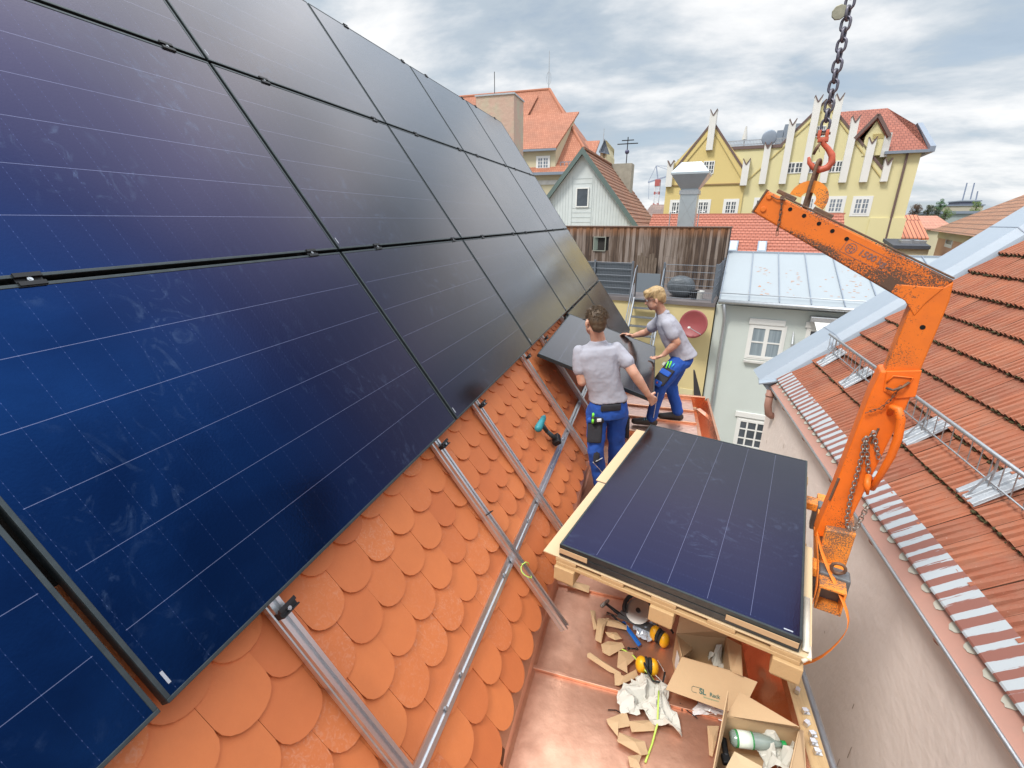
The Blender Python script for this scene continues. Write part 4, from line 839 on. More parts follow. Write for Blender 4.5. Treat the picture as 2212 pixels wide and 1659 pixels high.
# yellow building with roof terrace
tb_ = thing('terrace_building', 'yellow plastered building with railed roof terrace behind the workers', 'building', M=F1.M)
yel = mat('yellow_plaster', (.60, .50, .26), .9, var=.3, vs=.7, c2=(.54, .44, .23), bump=.1)
tx0, tz0 = F1.p(1305, 640, -.12); tx1, tz1 = F1.p(1546, 655, -.12)
B().box(tx0 - 4, F1.p(1530, 700, -.1)[0] + .12, -.1, 8, -13, tz1 - .12).build('wall', yel, tb_)
B().box(tx0 - 4, tx1, -.16, 3.2, tz1 - .12, tz1).build('terrace_slab', mat('slab', (.16, .14, .14), .8, var=.4, vs=2), tb_)
xa, z1 = F1.p(1468, 838, -.11); B().box(xa, xa + .42, -.125, -.10, z1 - .42, z1).build('wall_panel', mat('cream_panel', (.62, .55, .33), .7), tb_)
# timber clad wall at the back of the terrace
wd = bpy.data.materials.new('weathered_boards'); wd.use_nodes = True
def _wd():
    t = wd.node_tree; b = t.nodes['Principled BSDF']; N, K = t.nodes.new, t.links.new
    a = N('ShaderNodeAttribute'); a.attribute_name = 'tint'; tcn = N('ShaderNodeTexCoord'); mp = N('ShaderNodeMapping'); mp.inputs['Scale'].default_value = (9, 9, .7); K(tcn.outputs['Object'], mp.inputs[0])
    n = N('ShaderNodeTexNoise'); n.inputs['Scale'].default_value = 2; n.inputs['Detail'].default_value = 8; K(mp.outputs[0], n.inputs['Vector']); sp = N('ShaderNodeSeparateColor'); K(a.outputs['Color'], sp.inputs[0])
    s = N('ShaderNodeMath'); s.operation = 'MULTIPLY_ADD'; K(sp.outputs[0], s.inputs[0]); s.inputs[1].default_value = .55; K(n.outputs[0], s.inputs[2])
    r = N('ShaderNodeValToRGB'); K(s.outputs[0], r.inputs[0]); e = r.color_ramp.elements; e[0].position = .35; e[0].color = (.035, .022, .018, 1); e[1].position = 1.0; e[1].color = (.26, .21, .18, 1); q = e.new(.65); q.color = (.10, .065, .045, 1)
    sz = N('ShaderNodeSeparateXYZ'); K(tcn.outputs['Object'], sz.inputs[0]); rr = N('ShaderNodeMapRange'); K(sz.outputs[2], rr.inputs[0]); rr.inputs[1].default_value = -.62; rr.inputs[2].default_value = -.28; K(n.outputs[0], rr.inputs[4]) if False else None
    mq = N('ShaderNodeMath'); mq.operation = 'MULTIPLY'; K(rr.outputs[0], mq.inputs[0]); K(n.outputs[0], mq.inputs[1])
    m = N('ShaderNodeMix'); m.data_type = 'RGBA'; K(mq.outputs[0], m.inputs[0]); K(r.outputs[0], m.inputs[6]); m.inputs[7].default_value = (.36, .13, .035, 1); K(m.outputs[2], b.inputs['Base Color']); b.inputs['Roughness'].default_value = .85
_wd()
BW = 3.0
wx0, wz0 = F1.p(1224, 490, BW); wx1, wz1 = F1.p(1578, 492, BW)
ww = thing('timber_wall', 'dark weathered vertical board wall at the back of the roof terrace', 'wall', M=F1.M)
random.seed(4); b = B(); lay = b.bm.loops.layers.float_color.new('tint'); x = wx0 - 2.5; holeA = F1.p(1283, 511, BW); holeB = F1.p(1308, 541, BW)
def tbox(b, x0, x1, y0, y1, z0, z1, tint):
    n0 = len(b.bm.faces); b.box(x0, x1, y0, y1, z0, z1); b.bm.faces.ensure_lookup_table()
    for f in b.bm.faces[n0:]:
        for l in f.loops: l[lay] = (tint, 0, 0, 1)
i = 0
while x < wx1:
    w_ = random.uniform(.10, .155); dz = random.uniform(-.006, .0); tn = random.random() ** 1.3; out_ = -.02 if i % 2 else 0
    zs = [(tz1, wz1)]
    if x + w_ > holeA[0] and x < holeB[0]: zs = [(tz1, holeB[1]), (holeA[1], wz1)]
    elif random.random() < .6: zm = tz1 + 1.05 + random.choice((0, 0, .05)); zs = [(tz1, zm - .004), (zm, wz1)]
    for za, zb in zs: tbox(b, x, min(x + w_ - .006 + (.02 if i % 2 else 0), wx1), BW + out_, BW + .03, za, zb, min(1, tn + random.uniform(-.1, .1)))
    x += w_; i += 1
b.build('boards', wd, ww)
b = B(); b.box(wx0 - 2.5, wx1 + .03, BW - .05, BW + 1.6, wz1, wz1 + .03); b.build('roof_edge', mat('edge_brown', (.12, .07, .05), .6), ww)
B().box(wx0 - 2.5, wx1, BW + .05, BW + 1.5, tz1, wz1).build('core', dark, ww)
b = B(); x0_, z0_ = holeA; x1_, z1_ = holeB; fm = .03
b.box(x0_, x1_, BW - .05, BW + .02, z1_ - fm, z1_); b.box(x0_, x1_, BW - .05, BW + .02, z0_ - fm, z0_); b.box(x0_, x0_ + fm, BW - .05, BW + .02, z1_, z0_ - fm); b.box(x1_ - fm, x1_, BW - .05, BW + .02, z1_, z0_ - fm)
o = b.build('hatch_frame', mat('hatch', (.25, .26, .22), .7), ww)
B().prism([(x0_ + fm, BW - .04, z0_ - fm), (x0_ + .16, BW + .06, z0_ - fm), (x0_ + .16, BW + .06, z1_ + .02), (x0_ + fm, BW - .04, z1_)], (0, -.012, 0)).build('hatch_door', mat('hatch_door', (.20, .24, .20), .6), ww)
for k in range(4):
    x_, z_ = F1.p(1384 + k * 10, 560, BW - .3)
b = B(); xa, za = F1.p(1374, 585, BW - .25); xb, zb = F1.p(1420, 553, BW - .25)
for k in range(7): b.box(xa + (xb - xa) * k / 7 + .01, xa + (xb - xa) * (k + 1) / 7 - .005, BW - .26, BW - .23, tz1, zb + .1 * math.sin(k * 1.7))
wf = tag(b.build('wooden_screen', mat('old_wood', (.10, .07, .05), .85, var=.8, vs=8, c2=(.22, .17, .13), stretch=(4, 4, .5))), 'low dark wooden screen leaning before the timber wall', 'wooden screen'); wf.matrix_world = F1.M
# railing
rl_m = mat('railing_grey', (.13, .15, .18), .5, .3)
rg = thing('terrace_railing', 'anthracite bar railing along the edge of the roof terrace', 'railing', M=F1.M)
rxs = [F1.p(u, 600, -.1)[0] for u in (1235, 1284, 1365, 1433, 1546)]
rzt = F1.p(1360, 568, -.1)[1]; rzt2 = rzt
def rail_panel(x0, x1, y0, y1, nb_):
    b = B()
    for k in range(6): z = tz1 + .08 + (rzt - tz1 - .08) * k / 5; b.tube([(x0, y0, z), (x1, y1, z)], .009, 5)
    n = int(((x1 - x0) ** 2 + (y1 - y0) ** 2) ** .5 / .052)
    for k in range(n): f = (k + .5) / n; x_, y_ = x0 + (x1 - x0) * f, y0 + (y1 - y0) * f; b.tube([(x_, y_, tz1 + .05), (x_, y_, rzt)], .0032, 4)
    b.build('mesh_panel', rl_m, rg)
for (i0, i1) in ((0, 1), (1, 2), (3, 4)): rail_panel(rxs[i0], rxs[i1], -.1, -.1, 0)
rail_panel(rxs[4], rxs[4] + .1, -.1, 2.8, 0)
for x_ in rxs: B().box(x_ - .03, x_ + .03, -.13, -.07, tz1, rzt + .06).build('post', rl_m, rg, bevel=.004)
for y_ in (1.35, 2.8): B().box(rxs[4] + .05, rxs[4] + .11, y_ - .03, y_ + .03, tz1, rzt + .06).build('post', rl_m, rg)
scr = mat('screen_fabric', (.075, .09, .11), .8, var=.3, vs=3, c2=(.10, .12, .14))
B().box(rxs[0], rxs[2] - .05, -.055, -.045, tz1 + .06, rzt - .02).build('privacy_screen', scr, rg)
bd = B(); xa, za = F1.p(1372, 628, 1.2); xb, zb = F1.p(1427, 592, 1.2); bd.box(xa, xb, 1.2, 1.23, tz1, zb); bd = tag(bd.build('grey_board', mat('board_grey', (.17, .20, .23), .6)), 'grey board standing on the terrace behind the ladder opening', 'board'); bd.matrix_world = F1.M
tp_ = B(); xa, za = F1.p(1435, 640, .7); xb, zb = F1.p(1500, 596, .7)
for k in range(1): tp_.loft([[(xa + .0, .4 + q * .9, tz1), (xa + .05, .4 + q * .9, zb - .02 + .03 * q), (xb - .15, .4 + q * .9, zb - .05), (xb + .02, .4 + q * .9, tz1 + .45), (xb + .15, .4 + q * .9, tz1)] for q in (0, .33, .66, 1)])
tp_ = tag(tp_.build('covered_table', mat('tarpaulin', (.045, .055, .065), .5, var=.5, vs=4, c2=(.15, .17, .19), bump=.8, bs=5), disp=.05, dscale=.3, sub=2), 'grey tarpaulin draped over garden furniture on the terrace', 'covered furniture'); tp_.matrix_world = F1.M
for i, (u, lab, mm_) in enumerate(((1500, 'small black flower pot by the terrace railing', M_black), (1510, 'pale flower pot with dark rim near the terrace corner', white_w))):
    xa, _ = F1.p(u, 640, .3); b = B(); b.cyl((xa, .4, tz1), (0, 0, .26), .10, 14, .13); b.cyl((xa, .4, tz1 + .24), (0, 0, .03), .14, 14); t_ = tag(b.build('flower_pot', mm_), lab, 'flower pot'); t_.matrix_world = F1.M
# satellite dish
ds = thing('satellite_dish', 'round dark red satellite dish on the yellow wall behind the blond worker', 'satellite dish', M=F1.M)
dxc, dzc = F1.p(1499, 701, -.55); b = B(); rr_ = .42; nn = Vector((-.25, -1, .22)).normalized(); a1 = nn.orthogonal().normalized(); a2 = nn.cross(a1)
rings = [[Vector((dxc, -.5, dzc)) + (a1 * math.cos(6.28319 * k / 28) + a2 * math.sin(6.28319 * k / 28)) * rr_ * q + nn * (.10 * q * q) for k in range(28)] for q in (.02, .3, .6, .85, 1, 1.015, .85, .3, .02)]
for i in range(5, 9): rings[i] = [p - nn * .02 for p in rings[i]]
b.loft(rings); b.build('dish', mat('dish_red', (.22, .045, .05), .5, var=.3, vs=3, c2=(.36, .07, .07)), ds, smooth=True)
b = B(); dc = Vector((dxc, -.5, dzc)); b.tube([dc - a2 * .4 * (1 if a2.z > 0 else -1) + nn * .1, dc + nn * .42 - Vector((0, 0, .12))], .012, 6); b.build('feed_arm', ga, ds); b = B(); b.cyl(dc + nn * .36 - Vector((0, 0, .12)), nn * .1, .03, 10); b.build('receiver', white, ds); b = B(); b.tube([dc - nn * .02, (dxc + .05, -.1, dzc - .05)], .025, 8); b.build('wall_mount', ga, ds)
# steel ladder stair
dgal = mat('dark_galvanised', (.20, .22, .25), .5, .6)
ls = thing('steel_stair', 'steep galvanised steel stair climbing to the terrace opening behind the workers', 'stair', M=F1.M)
sx0, _ = F1.p(1370, 640, -.15); sx1, _ = F1.p(1430, 640, -.15)
yA, zA, yB, zB = -.15, tz1 + .02, -1.7, tz1 - 2.6
for sx in (sx0, sx1): B().hull8([(sx - .02, yA, zA - .2), (sx + .02, yA, zA - .2), (sx + .02, yA, zA), (sx - .02, yA, zA)], [(sx - .02, yB, zB - .2), (sx + .02, yB, zB - .2), (sx + .02, yB, zB), (sx - .02, yB, zB)]).build('stringer', dgal, ls)
for k in range(11): f = k / 10; yy_, zz_ = yA + (yB - yA) * f, zA + (zB - zA) * f - .03; B().box(sx0 + .02, sx1 - .02, yy_ - .11, yy_ + .11, zz_ - .03, zz_).build('tread', dgal, ls)
for sx in (sx0, sx1):
    B().tube([(sx, yA + .1, zA), (sx, yA + .1, zA + 1.0), (sx, yA - .15, zA + .9), (sx, yB - .1, zB + .85), (sx, yB - .1, zB)], .018, 7).build('handrail', dgal, ls, smooth=True)
    B().tube([(sx, yA - .1, zA + .45), (sx, yB, zB + .42)], .012, 6).build('knee_rail', dgal, ls, smooth=True)
fb = at(1518, 868, 6.25); fb2 = at(1501, 800, 6.25)
o = B(); o.prism([fb, fb + Vector((-.12, 0, 0)), fb2 + Vector((-.02, 0, 0)), fb2], (0, .03, 0)); tag(o.build('dark_board', mat('dark_board', (.05, .05, .055), .6)), 'dark slanting board standing at the far end of the copper platform', 'board')
dk = B(); dk.box(-2.5, .75, 6.3, 12.0, -4.6, -4.5); tag(dk.build('lower_flat_roof', mat('roof_felt', (.28, .29, .29), .9, var=.4, vs=2)), 'grey flat roof between the copper platform and the yellow wall', 'flat roof')

# ---- white gabled house
F2 = Fac(1300, 24, 5.5)
wg = thing('white_gable_house', 'house with white board gable, green edged and brown tile roof', 'house', M=F2.M)
pk = F2.p(1261, 326); rt = F2.p(1376, 489); slp = (pk[1] - rt[1]) / (rt[0] - pk[0]); hw_ = 7.0; lz = pk[1] - slp * hw_
gm_ = mat('gable_boards', (.60, .64, .64), .6, var=.2, vs=2)
b = B(); poly(b, [(pk[0] - hw_, lz), (pk[0], pk[1] - .1), (pk[0] + hw_, lz), (pk[0] + hw_, -13), (pk[0] - hw_, -13)], 0, .2); b.build('gable_wall', gm_, wg)
b = B(); x = pk[0] - 5
while x < pk[0] + 5:
    zt_ = pk[1] - slp * abs(x - pk[0]) - .25
    if zt_ > -3 and abs(x - F2.p(1257, 424)[0]) > .55: b.box(x - .008, x + .008, -.012, .0, -6, zt_)
    x += .14
b.build('board_joint', mat('joint', (.48, .52, .52), .7), wg)['kind'] = 'stuff'
wxc = F2.p(1257, 424)[0]; b = B()
for k in range(14): z = pk[1] - 1.2 - k * .22; (b.box(wxc - .5, wxc + .5, -.014, 0, z - .008, z + .008) if not (F2.p(1257, 403)[1] > z > F2.p(1257, 446)[1]) and k not in (99,) else None)
b.box(wxc - .51, wxc - .48, -.018, 0, -5, pk[1] - 1.1); b.box(wxc + .48, wxc + .51, -.018, 0, -5, pk[1] - 1.1); b.build('centre_panel', MATS['joint'], wg)['kind'] = 'stuff'
window(wg, F2, ((1244, 405), (1272, 448)), 1, 1, gl=glassd, b0=-.02)
brn = brick_mat('old_tile', (.36, .17, .10), (.27, .12, .075), .17, .13, ks=1.25, along='Y', stain=.35, ms=.10, bump=1.0)
RL = 9.2
for sgn, nm in ((1, 'roof_slope'), (-1, 'roof_slope')):
    b = B(); n_r = 42
    for k in range(n_r):
        xa, xb = k * hw_ / n_r, (k + 1) * hw_ / n_r; dy = .05 * math.sin(k * 1.3)
        b.hull8([(pk[0] + sgn * xa, -.25, pk[1] - slp * xa + .06), (pk[0] + sgn * xa, RL, pk[1] - slp * xa + .06 - .1), (pk[0] + sgn * (xb + .02), RL, pk[1] - slp * xb + .06 - .1 + .03), (pk[0] + sgn * (xb + .02), -.25, pk[1] - slp * xb + .06 + .03)],
                [(pk[0] + sgn * xa, -.25, pk[1] - slp * xa - .05), (pk[0] + sgn * xa, RL, pk[1] - slp * xa - .15), (pk[0] + sgn * xb, RL, pk[1] - slp * xb - .15), (pk[0] + sgn * xb, -.25, pk[1] - slp * xb - .05)])
    b.build(nm, brn, wg)
for sgn in (1, -1): b = B(); b.prism([(pk[0], -.30, pk[1] + .14), (pk[0] + sgn * hw_, -.30, lz + .14), (pk[0] + sgn * hw_, -.30, lz - .16), (pk[0], -.30, pk[1] - .16)], (0, .06, 0)); b.build('verge_board', mat('green_grey', (.10, .14, .13), .6), wg)
b = B(); b.tube([(pk[0], k * RL / 12, pk[1] + .11 - .008 * k) for k in range(13)], .09, 8); b.build('ridge', brn, wg, smooth=True)
B().box(pk[0] - .1 + .0, pk[0] + 1.25, 6.6, 7.6, pk[1] - 2, F2.p(1345, 353, 6.6)[1]).build('chimney', mat('chimney_grey', (.36, .34, .28), .9, var=.5, vs=3), wg)
an = thing('cross_antenna', 'dark mast with two cross bars and a ball above the brown tile roof', 'antenna', M=F2.M)
x_, z_ = F2.p(1357, 296, 7); _, zb_ = F2.p(1355, 353, 6.6); b = B(); b.tube([(x_, 7, zb_), (x_, 7, z_)], .03, 6); b.build('mast', M_black, an)
for v_, w_ in ((303, .35), (310.5, .6)): _, zz = F2.p(1356, v_, 7); b = B(); b.tube([(x_ - w_, 7, zz), (x_ + w_, 7, zz)], .028, 6); b.build('cross_bar', M_black, an)
_, zz = F2.p(1356, 328, 7); b = B(); b.sph((x_, 7, zz), .13, 12); b.build('ball', mat('purple_ball', (.06, .06, .12), .4), an, smooth=True)

# ---- orange hipped roof building
F3 = Fac(1150, 44, 1.7)
ob = thing('hipped_roof_building', 'cream building with tall orange hipped roof and dormers behind the white gable', 'building', M=F3.M)
otile = brick_mat('orange_tile', (.35, .135, .078), (.42, .175, .105), .20, .24, ks=1.3, mortar=(.26, .085, .045), stain=.35, ms=.08, bump=.5)
cream = mat('cream_plaster', (.58, .52, .36), .9, var=.3, vs=.4)
ezx, ez = F3.p(1235, 372, 0); apx, apz = F3.p(1187, 193, 8.5)
er = F3.p(1275, 380, 0)[0] + .6
EL = ezx - 26
B().box(EL, er - .4, .4, 16.6, -13, ez).build('wall', cream, ob)
b = B(); b.bm.faces.new([b.v(p) for p in ((EL, 0, ez), (er, 0, ez), (apx, 8.5, apz), (EL, 8.5, apz))]); b.bm.faces.new([b.v(p) for p in ((er, 0, ez), (er, 17, ez), (apx, 8.5, apz))]); b.bm.faces.new([b.v(p) for p in ((EL, 17, ez), (er, 17, ez), (apx, 8.5, apz), (EL, 8.5, apz))]); b.bm.faces.new([b.v(p) for p in ((EL, 0, ez), (EL, 17, ez), (er, 17, ez), (er, 0, ez))]); b.build('roof', otile, ob)
b = B(); b.tube([(apx, 8.5, apz), (er, 0, ez)], .14, 7); b.tube([(EL, 8.5, apz), (apx, 8.5, apz)], .14, 7); b.build('ridge_tiles', mat('ridge_brown', (.36, .14, .08), .8), ob)
b = B(); b.box(EL, er + .1, -.18, .02, ez - .16, ez + .06); b.build('gutter', zinc_d, ob)
B().box(EL, er - .3, .33, .4, ez - .9, ez - .55).build('cornice', white_w, ob)
# big dormer
d0 = F3.p(1120, 370, .5); d1 = F3.p(1197, 370, .5); _, dz = F3.p(1160, 326, .5); slo = (apz - ez) / 8.5
B().box(d0[0] - 3, d1[0], .55, 4, ez - .2, dz).build('dormer_wall', cream, ob)
_, dtz = F3.p(1200, 285, 6); dyb = (F3.p(1200, 285, 5)[1] - ez) / slo
b = B(); yb = 5.4; zb_ = ez + slo * yb + .15
b.hull8([(d0[0] - 3.2, .2, dz), (d1[0] + .15, .2, dz), (d1[0] + 1.0, yb, zb_), (d0[0] - 3.2, yb, zb_)], [(d0[0] - 3.2, .2, dz + .15), (d1[0] + .15, .2, dz + .15), (d1[0] + 1.0, yb, zb_ + .15), (d0[0] - 3.2, yb, zb_ + .15)]); b.build('dormer_roof', otile, ob)
B().prism([(d1[0], .55, ez), (d1[0], .55, dz), (d1[0] + .75, yb, zb_), (d1[0], 1.0, ez)], (.08, 0, 0)).build('dormer_cheek', cream, ob)
b = B(); b.box(d0[0] - 3.2, d1[0] + .2, .08, .24, dz - .06, dz + .1); b.build('gutter', zinc_d, ob)
window(ob, F3, ((1161, 340), (1185, 364)), 4, 3, b0=.5, gl=glassb, surround=True, sw=.12)
# little dormer
e0_ = F3.p(1116, 290, 5.0); e1_ = F3.p(1130, 290, 5.0); B().box(e0_[0], e1_[0], 5.0, 8, F3.p(1120, 292, 5)[1], F3.p(1120, 268, 5)[1]).build('dormer_wall', cream, ob); yb = 7.6
b = B(); zq = F3.p(1120, 268, 5)[1]; b.hull8([(e0_[0] - .6, 4.7, zq), (e1_[0] + .2, 4.7, zq), (e1_[0] + .7, yb, ez + slo * yb + .1), (e0_[0] - .6, yb, ez + slo * yb + .1)], [(e0_[0] - .6, 4.7, zq + .12), (e1_[0] + .2, 4.7, zq + .12), (e1_[0] + .7, yb, ez + slo * yb + .22), (e0_[0] - .6, yb, ez + slo * yb + .22)]); b.build('dormer_roof', otile, ob)
window(ob, F3, ((1117, 276), (1127, 290)), 2, 2, b0=4.97, gl=glassb)
b = B(); _, zsg = F3.p(1170, 268, 4); ysg = (zsg - ez) / slo
for yy_, x0_, x1_ in ((4.3, d0[0] + 3.2, apx + 2.2), (.6, d1[0] + .5, er - 1.2)): b.box(x0_, x1_, yy_ - .03, yy_, ez + slo * yy_ + .25, ez + slo * yy_ + .32); [b.box(xx, xx + .05, yy_ - .03, yy_, ez + slo * yy_, ez + slo * yy_ + .3) for xx in [x0_ + q * (x1_ - x0_) / 6 for q in range(7)]]
b.build('snow_rail', zinc_d, ob)
# right wing
wa = F3.p(1262, 305, 9); wb = F3.p(1300, 304, 9); wc = F3.p(1296, 338, 6)
b = B(); b.hull8([(wa[0] - 2, 6, wc[1]), (wb[0] - .2, 6, wc[1]), (wb[0] - .2, 9, wa[1]), (wa[0] - 2, 9, wa[1])], [(wa[0] - 2, 6, wc[1] - .2), (wb[0] - .2, 6, wc[1] - .2), (wb[0] - .2, 9, wa[1] - .2), (wa[0] - 2, 9, wa[1] - .2)]); b.build('wing_roof', otile, ob)
x0_, z0_ = F3.p(1296, 340, 5.8); x1_, z1_ = F3.p(1312, 303, 5.8)
b = B(); poly(b, [(x0_, z0_ - 12), (x0_, z1_ - 1), (x0_ + .5, z1_), (x1_ - .3, z1_), (x1_, z1_ - 1), (x1_, z0_ - 12)], 5.8, 12); b.build('wing_gable', cream, ob)
b = B(); poly(b, [(x0_ - .1, z0_ + .5), (x0_ - .1, z1_ - 1), (x0_ + .4, z1_ + .1), (x1_ - .25, z1_ + .1), (x1_ - .6, z1_ - 1), (x0_ + .9, z0_ + .2)], 5.6, 5.79); b.build('gable_flashing', zinc_d, ob)
for nm, u, v0_, v1_, dd, r_, lab in (('antenna_mast', 1187, 110, 192, 8.5, .06, 'tall thin antenna mast on the top of the orange hipped roof'), ('lightning_rod', 1305, 280, 304, 6, .03, 'short lightning rod on the far wing of the orange roof')):
    t_ = thing(nm, lab, 'antenna', M=F3.M); xa, zt_ = F3.p(u, v0_, dd); _, zb_ = F3.p(u, v1_, dd); B().tube([(xa, dd, zb_ - .2), (xa, dd, zb_ + 1.0), (xa, dd, zt_)], [r_, r_ * .8, r_ * .6], 6).build('rod', ga, t_)
    if r_ > .05:
        b = B(); [b.tube([(xa + .22 * math.cos(a), dd, zb_ + .9 + .55 * math.sin(a)) for a in [q * .5236 for q in range(12)]], .02, 5, closed=True)]; b.build('mast_loop', ga, t_)
# ---- stucco chimney past the end of the panels
F8 = Fac(1070, 11.2, 0)
ch = thing('stucco_chimney', 'broad weathered pink stucco chimney rising behind the last solar panels', 'chimney', M=F8.M)
x0_, z1_ = F8.p(1028, 207); x1_, z2_ = F8.p(1110, 203)
stm = mat('stucco', (.50, .35, .28), .95, var=.9, vs=2.2, c2=(.44, .40, .30), bump=1.0, bs=14, thr=(.45, .6))
B().box(x0_, x1_, 0, .75, -4, z2_).build('shaft', stm, ch); B().box(x0_ - .02, x1_ + .02, -.02, .77, z2_, z2_ + .03).build('cap_plate', ga, ch)
t_ = thing('chimney_rod', 'thin dark rod standing on the stucco chimney', 'antenna', M=F8.M); xa, zt_ = F8.p(1068, 155, .3); B().tube([(xa, .3, z2_), (xa, .3, zt_)], .008, 6).build('rod', M_black, t_)

# ---- yellow stepped gable hall
F4 = Fac(1700, 38, 9.3)
def c2p(x, y, b=0.0): return F4.p(1417 + .2735 * x, 172.8 + .2735 * y, b)
hl = thing('gabled_hall', 'large yellow hall with pointed gables and white notched pilasters', 'hall', M=F4.M)
lem = mat('lemon_plaster', (.66, .60, .34), .9, var=.25, vs=.25, c2=(.60, .54, .30), bump=.15, bs=3); ocr = mat('ochre_plaster', (.64, .51, .22), .9, var=.25, vs=.25, c2=(.56, .42, .16))
pts = [c2p(690, 1300), c2p(705, 700), c2p(590, 545), c2p(985, 522), c2p(1345, 168), c2p(1790, 712), c2p(1800, 575), c2p(2105, 548), c2p(1985, 1010), c2p(1905, 1320)]
xr_ = c2p(2105, 548)[0]; zl = c2p(690, 1300)[1] - 9
pts = [(c2p(575, 545)[0], zl), (c2p(575, 545)[0], c2p(590, 545)[1]), c2p(985, 522), c2p(1345, 168), c2p(1792, 715), (c2p(1792, 715)[0], c2p(1800, 575)[1]), (xr_, c2p(2105, 548)[1]), (xr_, zl)]
b = B(); poly(b, pts, 0, .5); b.build('main_front', lem, hl)
B().box(c2p(575, 545)[0], xr_, .5, 14, zl, c2p(1985, 560)[1]).build('main_block', lem, hl)
xl_ = c2p(65, 1000)[0]; zg = c2p(145, 722)[1]
pts = [(xl_, zl), (xl_, zg), c2p(450, 338), (c2p(712, 760)[0] - .02, zg), (c2p(712, 760)[0] - .02, zl)]
b = B(); poly(b, pts, -.12, 8); b.build('side_gable', ocr, hl)
B().box(xl_, c2p(700, 840)[0], -.2, -.121, c2p(400, 832)[1], c2p(400, 822)[1]).build('string_course', mat('brown_trim', (.30, .20, .09), .8), hl)
trm = mat('dark_verge', (.14, .09, .08), .7)
def verge(p, q, b0, wd=.15, dep=.5, nm='verge', m=trm):
    p, q = Vector((p[0], b0, p[1])), Vector((q[0], b0, q[1])); d = (q - p).normalized(); n = Vector((-d.z, 0, d.x)); n = n if n.z > 0 else -n
    b = B(); b.cbox((p + q) / 2 + n * wd * .3 + Vector((0, dep / 2, 0)), (q - p) / 2 + d * .1, Vector((0, dep / 2 + .05, 0)), n * wd / 2); return b.build(nm, m, hl)
verge(c2p(145, 722), c2p(450, 338), -.12, dep=1); verge(c2p(450, 338), c2p(690, 712), -.12, dep=1)
verge(c2p(985, 522), c2p(1345, 168), 0); verge(c2p(1345, 168), c2p(1790, 712), 0)
for p_, q_ in (((250, 640), (425, 430)), ((470, 430), (668, 770)), ((730, 790), (1300, 260)), ((1390, 250), (1775, 775))):
    verge(c2p(*p_), c2p(*q_), -.02 if p_[0] > 700 else -.14, wd=.07, dep=.0, nm='gable_moulding', m=mat('moulding', (.52, .42, .18), .8))
b = B(); verge(c2p(590, 548), c2p(985, 528), -.05, wd=.22)
PIL = [((118, 650), (108, 845), .9), ((458, 250), (425, 558), .9), ((715, 635), (692, 835), .9), ((880, 505), (842, 823), .85), ((1076, 322), (1000, 822), .85), ((1275, 138), (1165, 816), .85), ((1445, 125), (1320, 815), .85), ((1570, 298), (1473, 811), .85), ((1703, 465), (1635, 808), .85), ((1828, 632), (1796, 804), .75)]
for i, (t0, b0_, wd_) in enumerate(PIL):
    wd_ *= .53; xc = (c2p(*t0)[0] + c2p(*b0_)[0]) / 2; z1_ = c2p(*t0)[1]; z0_ = c2p(*b0_)[1]; w2 = wd_ / 2; f = -.45 if i < 3 else -.3
    b = B(); poly(b, [(xc - w2, z0_), (xc + w2, z0_), (xc + w2, z1_ - .1), (xc + w2 + .02, z1_ + .06), (xc, z1_ - .34), (xc - w2 - .02, z1_ + .06), (xc - w2, z1_ - .1)], f, .3); b.build('pilaster', mat('pilaster_white', (.70, .69, .66), .8, var=.15, vs=1), hl)
    b = B(); [b.cbox((xc + s_ * (w2 * .5 + .01), f + .28, z1_ - .12), (w2 * .52, 0, s_ * .21), (0, .32, 0), (-s_ * .02, 0, .03)) for s_ in (-1, 1)]; b.build('notch_flashing', trm, hl)
for wp, nx, ny in ((((1038, 650), (1158, 738)), 4, 2), (((1208, 645), (1300, 735)), 4, 2), (((1368, 638), (1472, 730)), 4, 2), (((372, 640), (460, 742)), 4, 3), (((122, 962), (198, 1060)), 4, 3), (((330, 960), (412, 1058)), 4, 3), (((545, 956), (633, 1056)), 4, 3), (((785, 945), (865, 1050)), 4, 3), (((1160, 935), (1240, 1045)), 4, 3), (((1363, 935), (1472, 1045)), 4, 3), (((1563, 935), (1680, 1058)), 4, 3), (((1268, 362), (1338, 450)), 4, 3), (((138, 1095), (175, 1150)), 2, 2)):
    (a_, b_), (c_, d_) = wp; window(hl, F4, ((1417 + .2735 * a_, 172.8 + .2735 * b_), (1417 + .2735 * c_, 172.8 + .2735 * d_)), nx, ny, b0=-.13 if a_ < 700 else -.01, surround=b_ > 900, sw=.16, gl=glassb if a_ > 1100 and b_ > 900 else glassd)
rtl = brick_mat('hall_tile', (.27, .085, .055), (.34, .115, .075), .26, .24, ks=1.2, mortar=(.16, .05, .035), stain=.25, ms=.10, bump=.6)
ez4 = c2p(1985, 566)[1]; rz4 = c2p(1830, 222, 6)[1]; rx4 = c2p(1830, 222, 6)[0]; lx4 = c2p(1150, 330, 6)[0] - 3
zsl = (rz4 - ez4) / 6.25; xm4 = c2p(1800, 575)[0]
b = B(); b.bm.faces.new([b.v(p) for p in ((c2p(1100, 500)[0], .55, ez4 + zsl * .8), (xm4, .55, ez4 + zsl * .8), (xm4, -.25, ez4), (xr_ + .3, -.25, ez4), (xr_ - .2, 2.6, c2p(2050, 352, 2.6)[1]), (rx4, 6, rz4), (c2p(1300, 240, 6)[0], 6, rz4))])
b.bm.faces.new([b.v(p) for p in ((xr_ + .3, -.25, ez4), (xr_ + .3, 14, ez4), (rx4, 6, rz4), (xr_ - .2, 2.6, c2p(2050, 352, 2.6)[1]))]); b.bm.faces.new([b.v(p) for p in ((c2p(1300, 240, 6)[0], 6, rz4), (rx4, 6, rz4), (xr_ + .3, 14, ez4), (c2p(1100, 500)[0], 14, ez4))])
